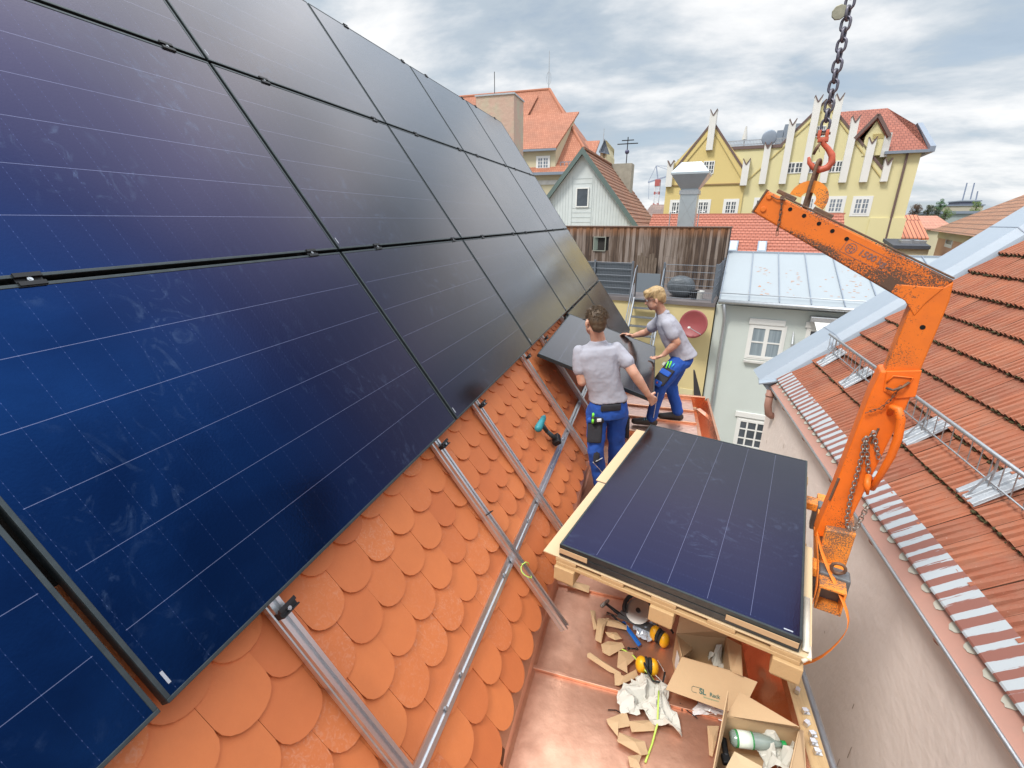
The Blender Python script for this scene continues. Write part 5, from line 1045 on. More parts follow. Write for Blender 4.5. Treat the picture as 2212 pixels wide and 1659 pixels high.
# keep the roof behind the front: everything left of the gable is cut by the wall
o = b.build('roof', rtl, hl)
b = B(); b.prism([(xr_ + .32, -.3, ez4 - .1), (xr_ + .32, -.3, ez4 + .25), (xr_ - .1, 2.6, c2p(2050, 352, 2.6)[1] + .1), (xr_ + .1, 5, c2p(2050, 352, 2.6)[1] + .1), (xr_ + .7, 5, ez4)], (.3, 0, 0)); b.build('hip_flashing', zinc_d, hl)
b = B(); b.box(c2p(1800, 575)[0], xr_ + .35, -.4, -.02, ez4 - .12, ez4 + .06); b.build('gutter', zinc_d, hl)
dp0, dp1 = c2p(1985, 580), c2p(1805, 1310); B().tube([(dp0[0], -.1, ez4), (dp0[0], -.1, zl)], .07, 6).build('downpipe', trm, hl)
B().box(c2p(1900, 900)[0] - 1.2, xr_ + .1, -.12, .0, zl, c2p(1850, 1090)[1]).build('plinth', lem, hl)
# gabled dormer
dg = [c2p(1620, 590), c2p(1600, 455), c2p(1760, 292), c2p(1830, 430), c2p(1800, 600)]
b = B(); poly(b, [(c2p(1640, 520)[0], c2p(1640, 600)[1]), (c2p(1640, 500)[0], c2p(1600, 455)[1]), c2p(1758, 300), (c2p(1822, 440)[0] - .1, c2p(1830, 430)[1]), (c2p(1822, 440)[0] - .1, c2p(1640, 600)[1])], -.05, 1.5); b.build('dormer_wall', lem, hl)
pz = c2p(1758, 282, -.4); lz_ = c2p(1588, 455, -.4); rz_ = c2p(1838, 435, -.4)
for q_, m_ in ((lz_, rtl), (rz_, rtl)): b = B(); b.prism([(pz[0], -.2, pz[1]), (q_[0], -.2, q_[1]), (q_[0], -.2, q_[1] - .2), (pz[0], -.2, pz[1] - .2)], (0, 4.0, 0)); b.build('dormer_roof', m_, hl)
verge(lz_, pz, -.26, wd=.2, dep=.05); verge(pz, rz_, -.26, wd=.2, dep=.05)
for k in range(5): x_, z_ = c2p(1712, 430 + k * 8); B().box(x_, x_ + .6, -.08, -.052, z_ - .03, z_ + .02).build('louvre', MATS['moulding'], hl)
xq = c2p(1800, 520)[0]; B().box(xq - .1, xq + .3, -.16, -.055, c2p(1780, 610)[1], c2p(1810, 420)[1]).build('pilaster', white_w, hl)
# roof terrace behind the parapet, dish, grey box dormer
B().box(c2p(590, 540)[0], c2p(1000, 500)[0], .6, 5, c2p(700, 535)[1] - 1, c2p(700, 530)[1]).build('flat_roof', zinc_d, hl)
b = B(); zr0 = c2p(700, 530)[1]; zr1 = c2p(700, 478, .7)[1]; xq0, xq1 = c2p(570, 480, .7)[0], c2p(1020, 470, .7)[0]
for k in range(40): x_ = xq0 + (xq1 - xq0) * k / 39; b.box(x_ - .02, x_ + .02, .7, .73, zr0, zr1)
for f_ in (0, .5, 1): b.box(xq0, xq1, .69, .74, zr0 + (zr1 - zr0) * f_ - .03, zr0 + (zr1 - zr0) * f_ + .03)
b.build('roof_railing', ga, hl)
for (a_, b_, c_, d_) in ((950, 395, 1010, 455), (1005, 340, 1160, 445)):
    p_, q_ = c2p(a_, d_, 2), c2p(c_, b_, 2); B().box(p_[0], q_[0], 2, 5, p_[1] - 1.2, q_[1]).build('box_dormer', zinc_d, hl)
b = B(); p_, q_ = c2p(150, 690, 2), c2p(235, 612, 2); b.box(p_[0], q_[0], 3, 6, p_[1] - .5, q_[1]); b.build('box_dormer', zinc_d, hl)
sd2 = thing('roof_dish', 'grey satellite dish on the roof terrace of the yellow hall', 'satellite dish', M=F4.M)
x_, z_ = c2p(895, 458, .2); b = B(); b.ell((x_, .1, z_), (.52, 0, 0), (0, .06, .02), (0, 0, .55), 20); b.build('dish', zinc_d, sd2, smooth=True); B().tube([(x_, .2, z_), (x_, .4, z_ - 1.1)], .04, 6).build('dish_mast', ga, sd2)
um = thing('closed_parasol', 'closed white parasol standing on the hall roof terrace', 'parasol', M=F4.M)
x_, z_ = c2p(715, 365, 1.5); _, z0_ = c2p(712, 470, 1.5); B().cyl((x_, 1.5, z0_), (0, 0, z_ - z0_), .2, 8, .05).build('folded_cover', white_w, um); B().tube([(x_, 1.5, z0_ - 1), (x_, 1.5, z0_)], .04, 6).build('parasol_pole', ga, um)
# ---- low red roof with skylights
F5 = Fac(1650, 22)
lr = thing('low_red_roof_house', 'low house with bright red tile roof and two skylights in front of the yellow hall', 'house', M=F5.M)
rred = brick_mat('bright_tile', (.38, .13, .085), (.42, .15, .10), .20, .20, ks=1.9, mortar=(.24, .08, .055), stain=.15, ms=.10, bump=.5)
yb0, yb1 = 0, 4.2; ax, az = F5.p(1500, 590, 0); _, tz5 = F5.p(1700, 463, 4.2); rx5 = F5.p(1823, 463, 4.2)[0]
n5 = 20; b = B()
for k in range(n5):
    f0, f1 = k / n5, (k + 1) / n5; ya, yb = yb1 * f0, yb1 * f1; za, zb = az + (tz5 - az) * f0, az + (tz5 - az) * f1
    b.hull8([(ax - 3, ya - .02, za + .035), (rx5, ya - .02, za + .035), (rx5, yb, zb + .005), (ax - 3, yb, zb + .005)], [(ax - 3, ya - .02, za - .05), (rx5, ya - .02, za - .05), (rx5, yb, zb - .05), (ax - 3, yb, zb - .05)])
b.build('roof', rred, lr)
B().box(ax - 3, rx5 - .1, .2, 4.2, -13, az).build('wall', cream, lr); B().prism([(rx5 - .1, .2, az - .1), (rx5 - .1, 4.2, tz5 - .1), (rx5 - .1, 4.2, az - .1)], (-.1, 0, 0)).build('gable', cream, lr)
for u in (1583, 1645):
    f = .42; yq = yb1 * f; zq = az + (tz5 - az) * f; xa = F5.p(u - 9, 533, yq)[0]; xb = F5.p(u + 11, 533, yq)[0]; dv = Vector((0, yb1, tz5 - az)).normalized(); nv = Vector((0, -dv.z, dv.y)); cc = Vector(((xa + xb) / 2, yq, zq)) + nv * .1
    b = B(); b.cbox(cc - nv * .03, Vector(((xb - xa) / 2, 0, 0)), dv * .42, nv * .06); o = b.build('skylight', zinc_d, lr); b = B(); b.cbox(cc + nv * .035, Vector(((xb - xa) / 2 - .06, 0, 0)), dv * .36, nv * .006); b.build('pane', mat('sky_glass', (.45, .50, .54), .05, .6), o)
b = B(); b.box(ax - 3, rx5 + .05, 4.15, 4.4, tz5 - .02, tz5 + .06); b.build('ridge', mat('ridge_brown2', (.40, .16, .11), .8), lr)
# ---- ventilation duct
F9 = Fac(1490, 18.2)
def c9(x, y, b=0.0): return F9.p(1417 + .2735 * x, 172.8 + .2735 * y, b)
vt = thing('ventilation_duct', 'square galvanised ventilation duct with flared hood behind the timber wall', 'ventilation duct', M=F9.M)
gl2 = mat('duct_sheet', (.52, .57, .60), .35, .75, var=.5, vs=3, c2=(.42, .47, .50))
def fr(z, x0, x1, d): return [(x0, -d, z), (x1, -d, z), (x1, d, z), (x0, d, z)]
_, za = c9(270, 1160); _, z1_ = c9(270, 900); _, z2_ = c9(275, 868); _, z3_ = c9(285, 755); _, z4_ = c9(290, 655)
xa, xb = c9(203, 900)[0], c9(335, 900)[0]; xc, xd = c9(145, 752)[0], c9(425, 752)[0]; xe, xf_ = c9(215, 655)[0], c9(368, 655)[0]; xm = (xa + xb) / 2
B().loft([fr(za - 2, xa, xb, .33), fr(z2_, xa, xb, .33)]).build('shaft', gl2, vt); B().loft([fr(z2_ + .001, xa, xb, .33), fr(z3_, xc, xd, .68)]).build('hood_cone', gl2, vt)
B().loft([fr(z3_ + .002, xc - .02, xd + .02, .7), fr(z3_ + .07, xc - .02, xd + .02, .7), fr(z4_, xe, xf_, .36)]).build('hood_cap', gl2, vt)
b = B(); b.loft([fr(z2_ - .16, xa - .04, xb + .04, .37), fr(z2_ - .02, xa - .04, xb + .04, .37)]); b.build('flange', ga, vt)
for (p_, q_) in (((xa, z2_ - .2), (xb, z2_ - 1.2)), ((xb, z2_ - .2), (xa, z2_ - 1.2))): b = B(); b.tube([(p_[0], -.335, p_[1]), (q_[0], -.335, q_[1])], .007, 4); b.build('stiffening_crease', ga, vt)
for s_ in (xa - .3, xb + .12): B().tube([(s_, -.2, za - 1.5), (s_, -.2, c9(270, 1040)[1]), (s_ + .2, -.2, c9(270, 1040)[1])], .02, 6).build('stay', ga, vt)
# ---- far right: houses, trees, floodlight roof, left: tower crane
F6 = Fac(2034, 34, 108)
ph = thing('pink_house', 'distant pink house with hipped brown tile roof at the right edge', 'house', M=F6.M)
x0_, z0_ = F6.p(2034, 490); x1_, z1_ = F6.p(2136, 497); ex1 = x1_ + 8
B().box(x0_, ex1, 0, 9, -13, z0_ - .25).build('wall', mat('salmon_plaster', (.55, .33, .23), .9, var=.2, vs=.5), ph); B().box(x0_ - .05, ex1, -.06, -.001, z0_ - .7, z0_ - .25).build('cornice', cream, ph)
xr6, zr6 = F6.p(2167, 407, 5); bt = brick_mat('brown_tile_far', (.40, .19, .11), (.30, .15, .09), .2, .25, ks=1.2, stain=.5, ms=.12, bump=1)
b = B(); b.bm.faces.new([b.v(p) for p in ((x0_ - .4, -.5, z0_ - .25), (ex1, -.5, z0_ - .25), (ex1, 5, zr6), (max(x0_ + 3, xr6), 5, zr6))]); b.bm.faces.new([b.v(p) for p in ((x0_ - .4, -.5, z0_ - .25), (x0_ - .4, 10, z0_ - .25), (max(x0_ + 3, xr6), 5, zr6))]); b.bm.faces.new([b.v(p) for p in ((x0_ - .4, 10, z0_ - .25), (ex1, 10, z0_ - .25), (ex1, 5, zr6), (max(x0_ + 3, xr6), 5, zr6))]); b.build('roof', bt, ph)
window(ph, F6, ((2045, 504), (2060, 531)), 1, 1, surround=True, sw=.12)
F7 = Fac(1975, 42, 9.3)
def slope_house(name, lab, F, u0, u1, vt_, vb, dep, m, wallm, vw):
    t_ = thing(name, lab, 'house', M=F.M); x0_, zb_ = F.p(u0, vb, 0); x1_, _ = F.p(u1, vb, 0); _, zt_ = F.p((u0 + u1) / 2, vt_, dep)
    b = B(); b.hull8([(x0_, 0, zb_), (x1_, 0, zb_), (x1_, dep, zt_), (x0_, dep, zt_)], [(x0_, 0, zb_ - .15), (x1_, 0, zb_ - .15), (x1_, dep, zt_ - .15), (x0_, dep, zt_ - .15)]); b.build('roof', m, t_)
    B().box(x0_ + .2, x1_ - .2, .3, dep, -13, zb_).build('wall', wallm, t_); B().prism([(x0_ + .2, .3, zb_ - .1), (x0_ + .2, dep, zt_ - .2), (x0_ + .2, dep, zb_ - .1)], (x1_ - x0_ - .4, 0, 0)).build('gable', wallm, t_); return t_
st = mat('striped_tile', (.55, .20, .11), .8); 
strp = brick_mat('striped_pantile', (.56, .21, .12), (.50, .17, .10), .28, 4.0, ks=1, mortar=(.14, .05, .03), ms=.012, stain=.1)
slope_house('pantile_house', 'distant house with striped orange pantile roof right of the yellow hall', F7, 1920, 2007, 464, 513, 5, strp, cream, 530)
F7b = Fac(2020, 56, 9.3); slope_house('flat_pitch_house', 'distant house with plain pale red roof behind the pink house', F7b, 2000, 2068, 466, 494, 8, brick_mat('pale_red', (.48, .22, .15), (.43, .19, .13), .3, .3, stain=.3), cream, 520)
F7c = Fac(1965, 30, 9.3); t_ = thing('felt_roof_shed', 'low building with dark felt roof and skylights between the hall and the pink house', 'shed', M=F7c.M)
x0_, z0_ = F7c.p(1930, 530); x1_, _ = F7c.p(2012, 530); _, zt_ = F7c.p(1970, 516, 3); B().hull8([(x0_, 0, z0_), (x1_, 0, z0_), (x1_, 3, zt_), (x0_, 3, zt_)], [(x0_, 0, z0_ - .2), (x1_, 0, z0_ - .2), (x1_, 3, zt_ - .2), (x0_, 3, zt_ - .2)]).build('roof', mat('felt', (.06, .065, .08), .7, var=.5, vs=2), t_); B().box(x0_, x1_, .2, 3, -13, z0_ - .2).build('wall', cream, t_)
for q in (.3, .6): x_ = x0_ + (x1_ - x0_) * q; B().box(x_, x_ + .7, .9, 1.8, (z0_ + zt_) / 2 - .2, (z0_ + zt_) / 2 + .12).build('skylight', ga, t_)
def far_box(name, lab, cat, u0, u1, vt_, vb, Z, m, dep=20):
    F = Fac((u0 + u1) / 2, Z, 9.3); t_ = thing(name, lab, cat, M=F.M); x0_, _ = F.p(u0, vb); x1_, _ = F.p(u1, vb); _, zt_ = F.p((u0 + u1) / 2, vt_); b = B(); b.box(x0_, x1_, 0, dep, -13, zt_ - .6); b.build('wall', m, t_); B().box(x0_ - .5, x1_ + .5, -.5, dep + .5, zt_ - .6, zt_).build('roof', zinc_d, t_); return F, x0_, x1_, zt_, t_
far_box('flat_hall', 'far long grey hall with pale roof line on the horizon', 'hall', 2022, 2110, 456, 466, 120, mat('far_grey', (.30, .34, .33), .8))
far_box('far_block', 'far beige block below the stadium frame on the horizon', 'building', 2040, 2120, 442, 460, 260, mat('far_beige', (.42, .38, .30), .8))
F, x0_, x1_, zt_, t_ = far_box('stadium', 'far dark roof with tall floodlight masts on the horizon', 'stadium', 2072, 2115, 433, 446, 300, mat('far_dark', (.08, .09, .14), .7))
for u0, v0_, u1, v1_ in ((2079, 433, 2089, 395), (2096, 431, 2105, 395), (2108, 432, 2112, 413)): p_, q_ = F.p(u0, v0_), F.p(u1, v1_); B().tube([(p_[0], 0, p_[1]), (q_[0], 0, q_[1])], .35, 5).build('floodlight_mast', mat('mast_blue', (.22, .26, .36), .6), t_)
slope_house('gap_house', 'tiny dark roof in the gap left of the yellow hall', Fac(1412, 60, 9.3), 1385, 1450, 442, 470, 6, brick_mat('grey_tile', (.20, .13, .11), (.25, .17, .14), .3, .3), cream, 490)
FC = Fac(1420, 170, 9.3); tcn_ = thing('tower_crane', 'far tower crane with red and white mast left of the yellow hall', 'tower crane', M=FC.M)
rw = [mat('crane_red', (.40, .10, .09), .6), mat('crane_white', (.65, .65, .68), .6)]; hor_ = mat('crane_grey', (.28, .32, .42), .6)
p0_, p1_, p2_ = FC.p(1419, 470), FC.p(1421, 395), FC.p(1417.5, 358); hgt = p1_[1] - p0_[1]
for k in range(12):
    z0_ = p0_[1] + hgt * k / 12; z1_ = z0_ + hgt / 12; b = B(); s_ = .75; xx = p1_[0]
    for dx_ in (-s_, s_):
        for dy_ in (-s_, s_): b.box(xx + dx_ - .12, xx + dx_ + .12, dy_ - .12, dy_ + .12, z0_, z1_)
    b.tube([(xx - s_, -s_, z0_), (xx + s_, -s_, z1_)], .1, 4); b.tube([(xx + s_, -s_, z0_), (xx - s_, -s_, z1_)], .1, 4); b.build('mast_section', rw[1] if k % 4 else rw[0], tcn_)
B().box(p1_[0] - .8, p1_[0] + .8, -1, 1, p1_[1] - 1, p1_[1] + 1).build('slewing_cab', rw[0], tcn_)
for u0, v0_, u1, v1_, r_ in ((1400, 394, 1441, 381, .3), (1421, 386, 1417.5, 358, .25), (1400, 394, 1417.5, 358, .1), (1417.5, 358, 1441, 366, .1), (1417.5, 358, 1441, 359, .1), (1402, 394, 1401, 430, .08)): a_, b_ = FC.p(u0, v0_), FC.p(u1, v1_); B().tube([(a_[0], 0, a_[1]), (b_[0], 0, b_[1])], r_, 4).build('jib' if r_ == .3 else 'tie_bar', hor_, tcn_)
# trees: many small leaf faces round a limb skeleton
def tree(lab, u0, u1, vt_, Z, c, seed, cat='tree'):
    random.seed(seed); lm = mat('leaf_%d' % seed, c, .8, var=.8, vs=.6, c2=tuple(x * .4 for x in c)); x_ = at((u0 + u1) / 2, 475.4, Z); px = at(u1, 475.4, Z) - at(u0, 475.4, Z); rad = px.length / 2; top = at((u0 + u1) / 2, vt_, Z).z; ch_ = rad * 2.2
    t_ = thing('broadleaf_tree', lab, cat, loc=(x_.x, x_.y, -13)); b = B(); b.tube([(0, 0, 0), (.1, 0, 6), (0, .1, 13 + top - ch_ * .5)], [.35, .28, .12], 7); b.build('trunk', mat('bark', (.09, .07, .05), .9), t_)
    cl = [(random.gauss(0, rad * .45), random.gauss(0, rad * .45), random.uniform(0, 1)) for _ in range(26)]; b = B()
    for cx, cy, cz in cl:
        r_ = rad * random.uniform(.22, .42); zz = 13 + top - r_ - cz * ch_ * .9
        if cz < .3: cx *= .6; cy *= .6
        for k in range(70):
            v = Vector((random.gauss(0, 1), random.gauss(0, 1), random.gauss(0, 1))).normalized() * r_ * random.uniform(.6, 1.05); p = Vector((cx, cy, zz)) + v; s_ = rad * .055; a = Vector((random.gauss(0, 1), random.gauss(0, 1), random.gauss(0, 1))).normalized() * s_; d = a.orthogonal().normalized() * s_
            b.quad(p - a, p + d, p + a, p - d)
    b.build('crown', lm, t_)
tree('reddish brown tree just right of the yellow hall', 1955, 1990, 438, 90, (.11, .065, .035), 31)
tree('dark bushy tree between the reddish tree and the conical one', 1985, 2016, 441, 95, (.06, .07, .03), 32)
tree('bright green conical tree on the horizon', 2013, 2034, 428, 105, (.05, .14, .04), 33)
tree('low yellow green tree on the horizon right of the conical tree', 2028, 2052, 446, 110, (.12, .18, .04), 34)
tree('light green tree in front of the stadium frame', 2090, 2112, 434, 120, (.15, .22, .05), 35)
tree('small dark round tree below the conical tree', 2004, 2030, 447, 70, (.04, .06, .03), 36)
hb = B(); hb.quad(*[tuple(at(u, 475.4, 900).xy) + (z,) for u, z in ((-3000, -13), (6000, -13), (6000, 9), (-3000, 9))]) if False else None
hb.bm.free()
pts_ = [Vector((1100 * math.sin(R(a)), 1100 * math.cos(R(a)), 0)) for a in range(-80, 110, 3)]; b = B(); random.seed(9)
b.loft([[p + Vector((0, 0, -13)), p * 1.1 + Vector((0, 0, -13)), p * 1.05 + Vector((0, 0, 3 + 5 * random.random()))] for p in pts_]); structure(b.build('hills', mat('hill_green', (.10, .13, .13), .9, var=.5, vs=.01)))
# ================================================================ PEOPLE
skin = bpy.data.materials.new('skin'); skin.use_nodes = True
_b = skin.node_tree.nodes['Principled BSDF']; _b.inputs['Roughness'].default_value = .5; _b.inputs['Subsurface Weight'].default_value = .12; _b.inputs['Subsurface Scale'].default_value = .01
_n = skin.node_tree.nodes.new('ShaderNodeTexNoise'); _n.inputs['Scale'].default_value = 12; _r = skin.node_tree.nodes.new('ShaderNodeValToRGB'); _r.color_ramp.elements[0].color = (.50, .25, .16, 1); _r.color_ramp.elements[0].position = .35; _r.color_ramp.elements[1].color = (.62, .36, .26, 1); _r.color_ramp.elements[1].position = .65
_c = skin.node_tree.nodes.new('ShaderNodeTexCoord'); skin.node_tree.links.new(_c.outputs['Object'], _n.inputs['Vector']); skin.node_tree.links.new(_n.outputs[0], _r.inputs[0]); skin.node_tree.links.new(_r.outputs[0], _b.inputs['Base Color'])
shirtm = mat('grey_shirt', (.36, .36, .41), .9, var=.10, vs=6, c2=(.31, .31, .35), bump=.5, bs=9, stretch=(1, 1, .4))
bluem = mat('work_blue', (.015, .085, .40), .85, var=.5, vs=7, c2=(.01, .05, .25), bump=.9, bs=15, stretch=(1, 1, .6))
blackc = mat('black_cloth', (.018, .018, .022), .9, var=.5, vs=12, c2=(.035, .035, .045), bump=.3, bs=30)
lime = mat('lime_plastic', (.20, .75, .05), .5); shoe = mat('shoe', (.03, .028, .026), .6, var=.6, vs=20, c2=(.06, .05, .045)); reflm = mat('reflective', (.55, .56, .58), .4)
V = Vector
def hand(b, w, d, n, th, s=1.0, curl=.5):
    """w wrist, d finger direction, n palm normal (towards the held thing), th thumb side; palm, four bent fingers, thumb"""
    w, d, n, th = V(w), V(d).normalized(), V(n), V(th); n = (n - d * n.dot(d)).normalized(); th = (th - d * th.dot(d) - n * th.dot(n)).normalized()
    for k in range(4):
        o_ = th * (.030 - .020 * k) * s; b.cap(w, .021 * s, w + d * .078 * s + o_, .0135 * s, 8)
    for k, ln in enumerate((.92, 1.0, .95, .75)):
        p = w + d * .080 * s + th * (.031 - .0205 * k) * s; dd = d.copy(); r_ = .0088 * s
        for j, seg in enumerate((.040, .026, .020)):
            a = curl * (.45 + .55 * j); dd = (dd * math.cos(a) + n * math.sin(a)).normalized(); n2 = (n - dd * n.dot(dd)).normalized(); q = p + dd * seg * ln * s; b.cap(p, r_, q, r_ * .93, 8); p = q; r_ *= .93; n = n2 if False else n
    p = w + d * .022 * s + th * .024 * s; q = p + (d * .5 + th * .75 + n * .25).normalized() * .040 * s; b.cap(p, .013 * s, q, .0105 * s, 8); q2 = q + (d * .75 + th * .15 + n * .55).normalized() * .033 * s; b.cap(q, .0105 * s, q2, .0085 * s, 8)
def ringd(c, u, v, ru, rv, n=24, sq=.85):
    o_ = []
    for k in range(n):
        a = 6.28319 * k / n; ca, sa = math.cos(a), math.sin(a); o_.append(V(c) + V(u) * ru * math.copysign(abs(ca) ** sq, ca) + V(v) * rv * math.copysign(abs(sa) ** sq, sa))
    return o_
def head(par, c, f, up, hairc, style):
    """c centre of the skull, f facing, up"""
    c, f, up = V(c), V(f).normalized(), V(up).normalized(); up = (up - f * up.dot(f)).normalized(); r_ = f.cross(up).normalized(); H = []
    def q(a, b_, d): return c + r_ * a + f * b_ + up * d
    bb = B(par)
    bb.ell(q(0, -.012, .025), r_ * .074, f * .094, up * .088, 16)       # skull
    bb.ell(q(0, .030, -.045), r_ * .058, f * .062, up * .070, 14)       # face
    bb.ell(q(0, .052, -.088), r_ * .032, f * .030, up * .026, 10)       # chin
    bb.cap(q(-.045, .00, -.06), .022, q(-.022, .055, -.085), .016, 8); bb.cap(q(.045, .00, -.06), .022, q(.022, .055, -.085), .016, 8)
    bb.cap(q(0, .080, .012), .009, q(0, .102, -.028), .0125, 8); bb.sph(q(-.010, .092, -.032), .009, 8); bb.sph(q(.010, .092, -.032), .009, 8)
    bb.ell(q(0, .084, .022), r_ * .045, f * .012, up * .010, 10)       # brow
    bb.cap(q(-.017, .084, -.054), .0065, q(.017, .084, -.054), .0065, 8); bb.cap(q(-.014, .082, -.063), .0075, q(.014, .082, -.063), .0075, 8)
    for s_ in (-1, 1): bb.ell(q(s_ * .077, -.008, -.018), r_ * .012, f * .018, up * .031, 10)
    return bb, q, r_, f, up
def eyes(par, q, r_, f, up):
    for s_ in (-1, 1):
        b = B(par); b.sph(q(s_ * .031, .081, .004), .0115, 12); o_ = b.build('eye', mat('eye_white', (.7, .68, .65), .2), par, smooth=True); b = B(par); b.sph(q(s_ * .031, .0895, .004), .0048, 8); b.build('iris', M_black, o_, smooth=True)
def hair(par, q, col_, seed, pieces, lw=.006):
    random.seed(seed); hm = mat('hair_%d' % seed, col_, .55, var=.8, vs=60, c2=tuple(x * .5 for x in col_), stretch=(1, 1, .3)); b = B(par)
    for (a, b_, d, ra, rb, rd) in pieces: b.ell(q(a, b_, d), (q(1, 0, 0) - q(0, 0, 0)) * ra, (q(0, 1, 0) - q(0, 0, 0)) * rb, (q(0, 0, 1) - q(0, 0, 0)) * rd, 16)
    b.build('hair', hm, par, voxel=.006, disp=.006, dscale=.02); return hm
def strands(par, q, hm, fn, n, seed):
    random.seed(seed); b = B(par)
    for k in range(n): pts, r_ = fn(); b.tube([q(*p) for p in pts], [r_, r_ * .9, r_ * .3], 4)
    b.build('hair_tufts', hm, par)
# ---------- worker seen from behind
K = .955
def kp(x, y, z): return V((x * K, y * K, z * K))
P1 = thing('person', 'brown haired worker seen from behind in grey T-shirt and blue work trousers', 'person', loc=(-.27, 3.75, FZ), world=True)
hd = kp(-.445, 3.945, -.815); fwd = V((-.55, .83, -.12))
bb, q, rr, ff, uu = head(P1, hd, fwd, (.06, .1, 1), None, 0)
nk = kp(-.41, 3.97, -.985); bb.cap(hd + V((.01, -.01, -.06)), .056, nk, .062, 12)
shL, shR = kp(-.575, 3.885, -1.075), kp(-.235, 3.995, -1.05); elL, elR = kp(-.515, 3.86, -1.335), kp(-.085, 3.915, -1.235); wrR = kp(.052, 3.955, -1.435); wrL = V((-.54, 4.02, -1.36))
bb.cap(nk, .058, kp(-.40, 3.95, -1.2), .09, 12); bb.cap(kp(-.40, 3.95, -1.2), .09, kp(-.30, 3.95, -1.5), .085, 12); bb.cap(kp(-.30, 3.95, -1.5), .085, kp(-.30, 3.95, -1.60), .085, 12)
for s_, e_, w_ in ((shL, elL, wrL), (shR, elR, wrR)):
    bb.cap(s_.lerp(e_, .08), .038, s_.lerp(e_, .5), .045, 12); bb.cap(s_.lerp(e_, .5), .050, e_, .041, 12); bb.cap(e_, .041, e_.lerp(w_, .3), .042, 12); bb.cap(e_.lerp(w_, .3), .042, w_, .026, 12)
hand(bb, wrR, V((.45, .35, -.6)), V((-.5, .75, -.1)), V((-.3, .2, .8)), 1.0, .62); hand(bb, wrL, V((.1, .8, .1)), V((.3, .3, .9)), V((1, .0, 0)), 1.0, .5)
hipL, hipR = kp(-.375, 3.95, -1.60), kp(-.205, 4.0, -1.60); knL, knR = at(1286, 972, 3.62), at(1331, 960, 3.74); anL, anR = at(1297, 1042, 3.66), at(1325, 1040, 3.82)
anL.z = max(anL.z, FZ + .10); anR.z = FZ + .10
for h_, k_, a_ in ((hipL, knL, anL), (hipR, knR, anR)): bb.cap(h_, .062, k_, .045, 12); bb.cap(k_, .045, a_, .035, 12)
bb.build('body', skin, P1, voxel=.0055)
eyes(P1, q, rr, ff, uu)
hm = hair(P1, q, (.10, .062, .032), 51, [(0, -.018, .040, .081, .100, .074), (0, -.055, .005, .076, .062, .072), (0, -.070, -.040, .062, .042, .045), (.0, .040, .082, .062, .050, .030)])
strands(P1, q, hm, lambda: (lambda a, e: [(math.sin(a) * .075 * math.cos(e), -.02 - math.cos(a) * .09 * math.cos(e), .045 + .082 * math.sin(e)), (math.sin(a) * .082 * math.cos(e) + random.gauss(0, .006), -.02 - math.cos(a) * .098 * math.cos(e), .045 + .09 * math.sin(e) - .01), (math.sin(a) * .084 * math.cos(e) + random.gauss(0, .012), -.02 - math.cos(a) * .10 * math.cos(e), .045 + .092 * math.sin(e) - .026 + random.gauss(0, .008))])(random.uniform(-2.2, 2.2), random.uniform(-.3, 1.5)) and ((lambda a, e: [(math.sin(a) * .075 * math.cos(e), -.02 - math.cos(a) * .09 * math.cos(e), .045 + .082 * math.sin(e)), (math.sin(a) * .083 * math.cos(e) + random.gauss(0, .006), -.02 - math.cos(a) * .099 * math.cos(e), .043 + .09 * math.sin(e)), (math.sin(a) * .086 * math.cos(e) + random.gauss(0, .012), -.02 - math.cos(a) * .102 * math.cos(e), .030 + .092 * math.sin(e))])(random.uniform(-2.2, 2.2), random.uniform(-.2, 1.5)), .0035), 260, 5)
b = B(P1); b.tube([q(-.080, -.01, .006), q(-.078, .05, .008), q(-.066, .088, .008)], .0035, 6); b.tube([q(.080, -.01, .006), q(.078, .05, .008), q(.066, .088, .008)], .0035, 6); b.tube([q(-.068, .09, .008), q(0, .105, .010), q(.068, .09, .008)], .004, 6); b.build('glasses', M_black, P1)
# shirt
R1 = (shR - shL).normalized(); F1v = V((0, 0, 1)).cross(R1).normalized()      # right, forward
if F1v.y < 0: F1v = -F1v
b = B(P1)
tor = [(nk + V((0, -.005, .006)), .062, .060), (nk + V((-.002, 0, -.035)), .095, .075), (kp(-.405, 3.945, -1.035), .155, .088), (kp(-.402, 3.94, -1.085), .196, .102), (kp(-.392, 3.93, -1.19), .178, .110), (kp(-.355, 3.93, -1.31), .155, .108), (kp(-.315, 3.94, -1.41), .150, .108), (kp(-.29, 3.95, -1.485), .164, .118), (kp(-.288, 3.95, -1.51), .166, .120)]
b.loft([ringd(c, R1, F1v, ru, rv) for c, ru, rv in tor])
for s_, e_, en in ((shL, elL, .60), (shR, elR, .56)):
    p = s_.lerp(e_, en); b.cap(s_ + V((0, 0, -.002)) + (s_.lerp((shL + shR) / 2, .10) - s_), .056, p, .064, 14)
b.build('t_shirt', shirtm, P1, voxel=.007, disp=.020, dscale=.12)
b = B(P1); b.loft([ringd(kp(-.286, 3.95, -1.515) + V((0, 0, z)), R1, F1v, .156, .108, sq=.9) for z in (-.035, .03)]); b.build('belt', blackc, P1, bevel=.004)
b = B(P1)
pv = kp(-.288, 3.95, -1.555); b.loft([ringd(pv + V((0, 0, z)), R1, F1v, ru, rv, sq=.9) for z, ru, rv in ((.05, .150, .102), (0, .165, .118), (-.06, .168, .125), (-.11, .160, .118))])
for h_, k_, a_, r0 in ((hipL, knL, anL, .098), (hipR, knR, anR, .096)):
    b.cap(h_ + V((0, 0, -.03)), r0, h_.lerp(k_, .5), .086, 14); b.cap(h_.lerp(k_, .5), .086, k_, .073, 14); b.cap(k_, .073, k_.lerp(a_, .5), .066, 12); b.cap(k_.lerp(a_, .5), .066, a_, .060, 12)
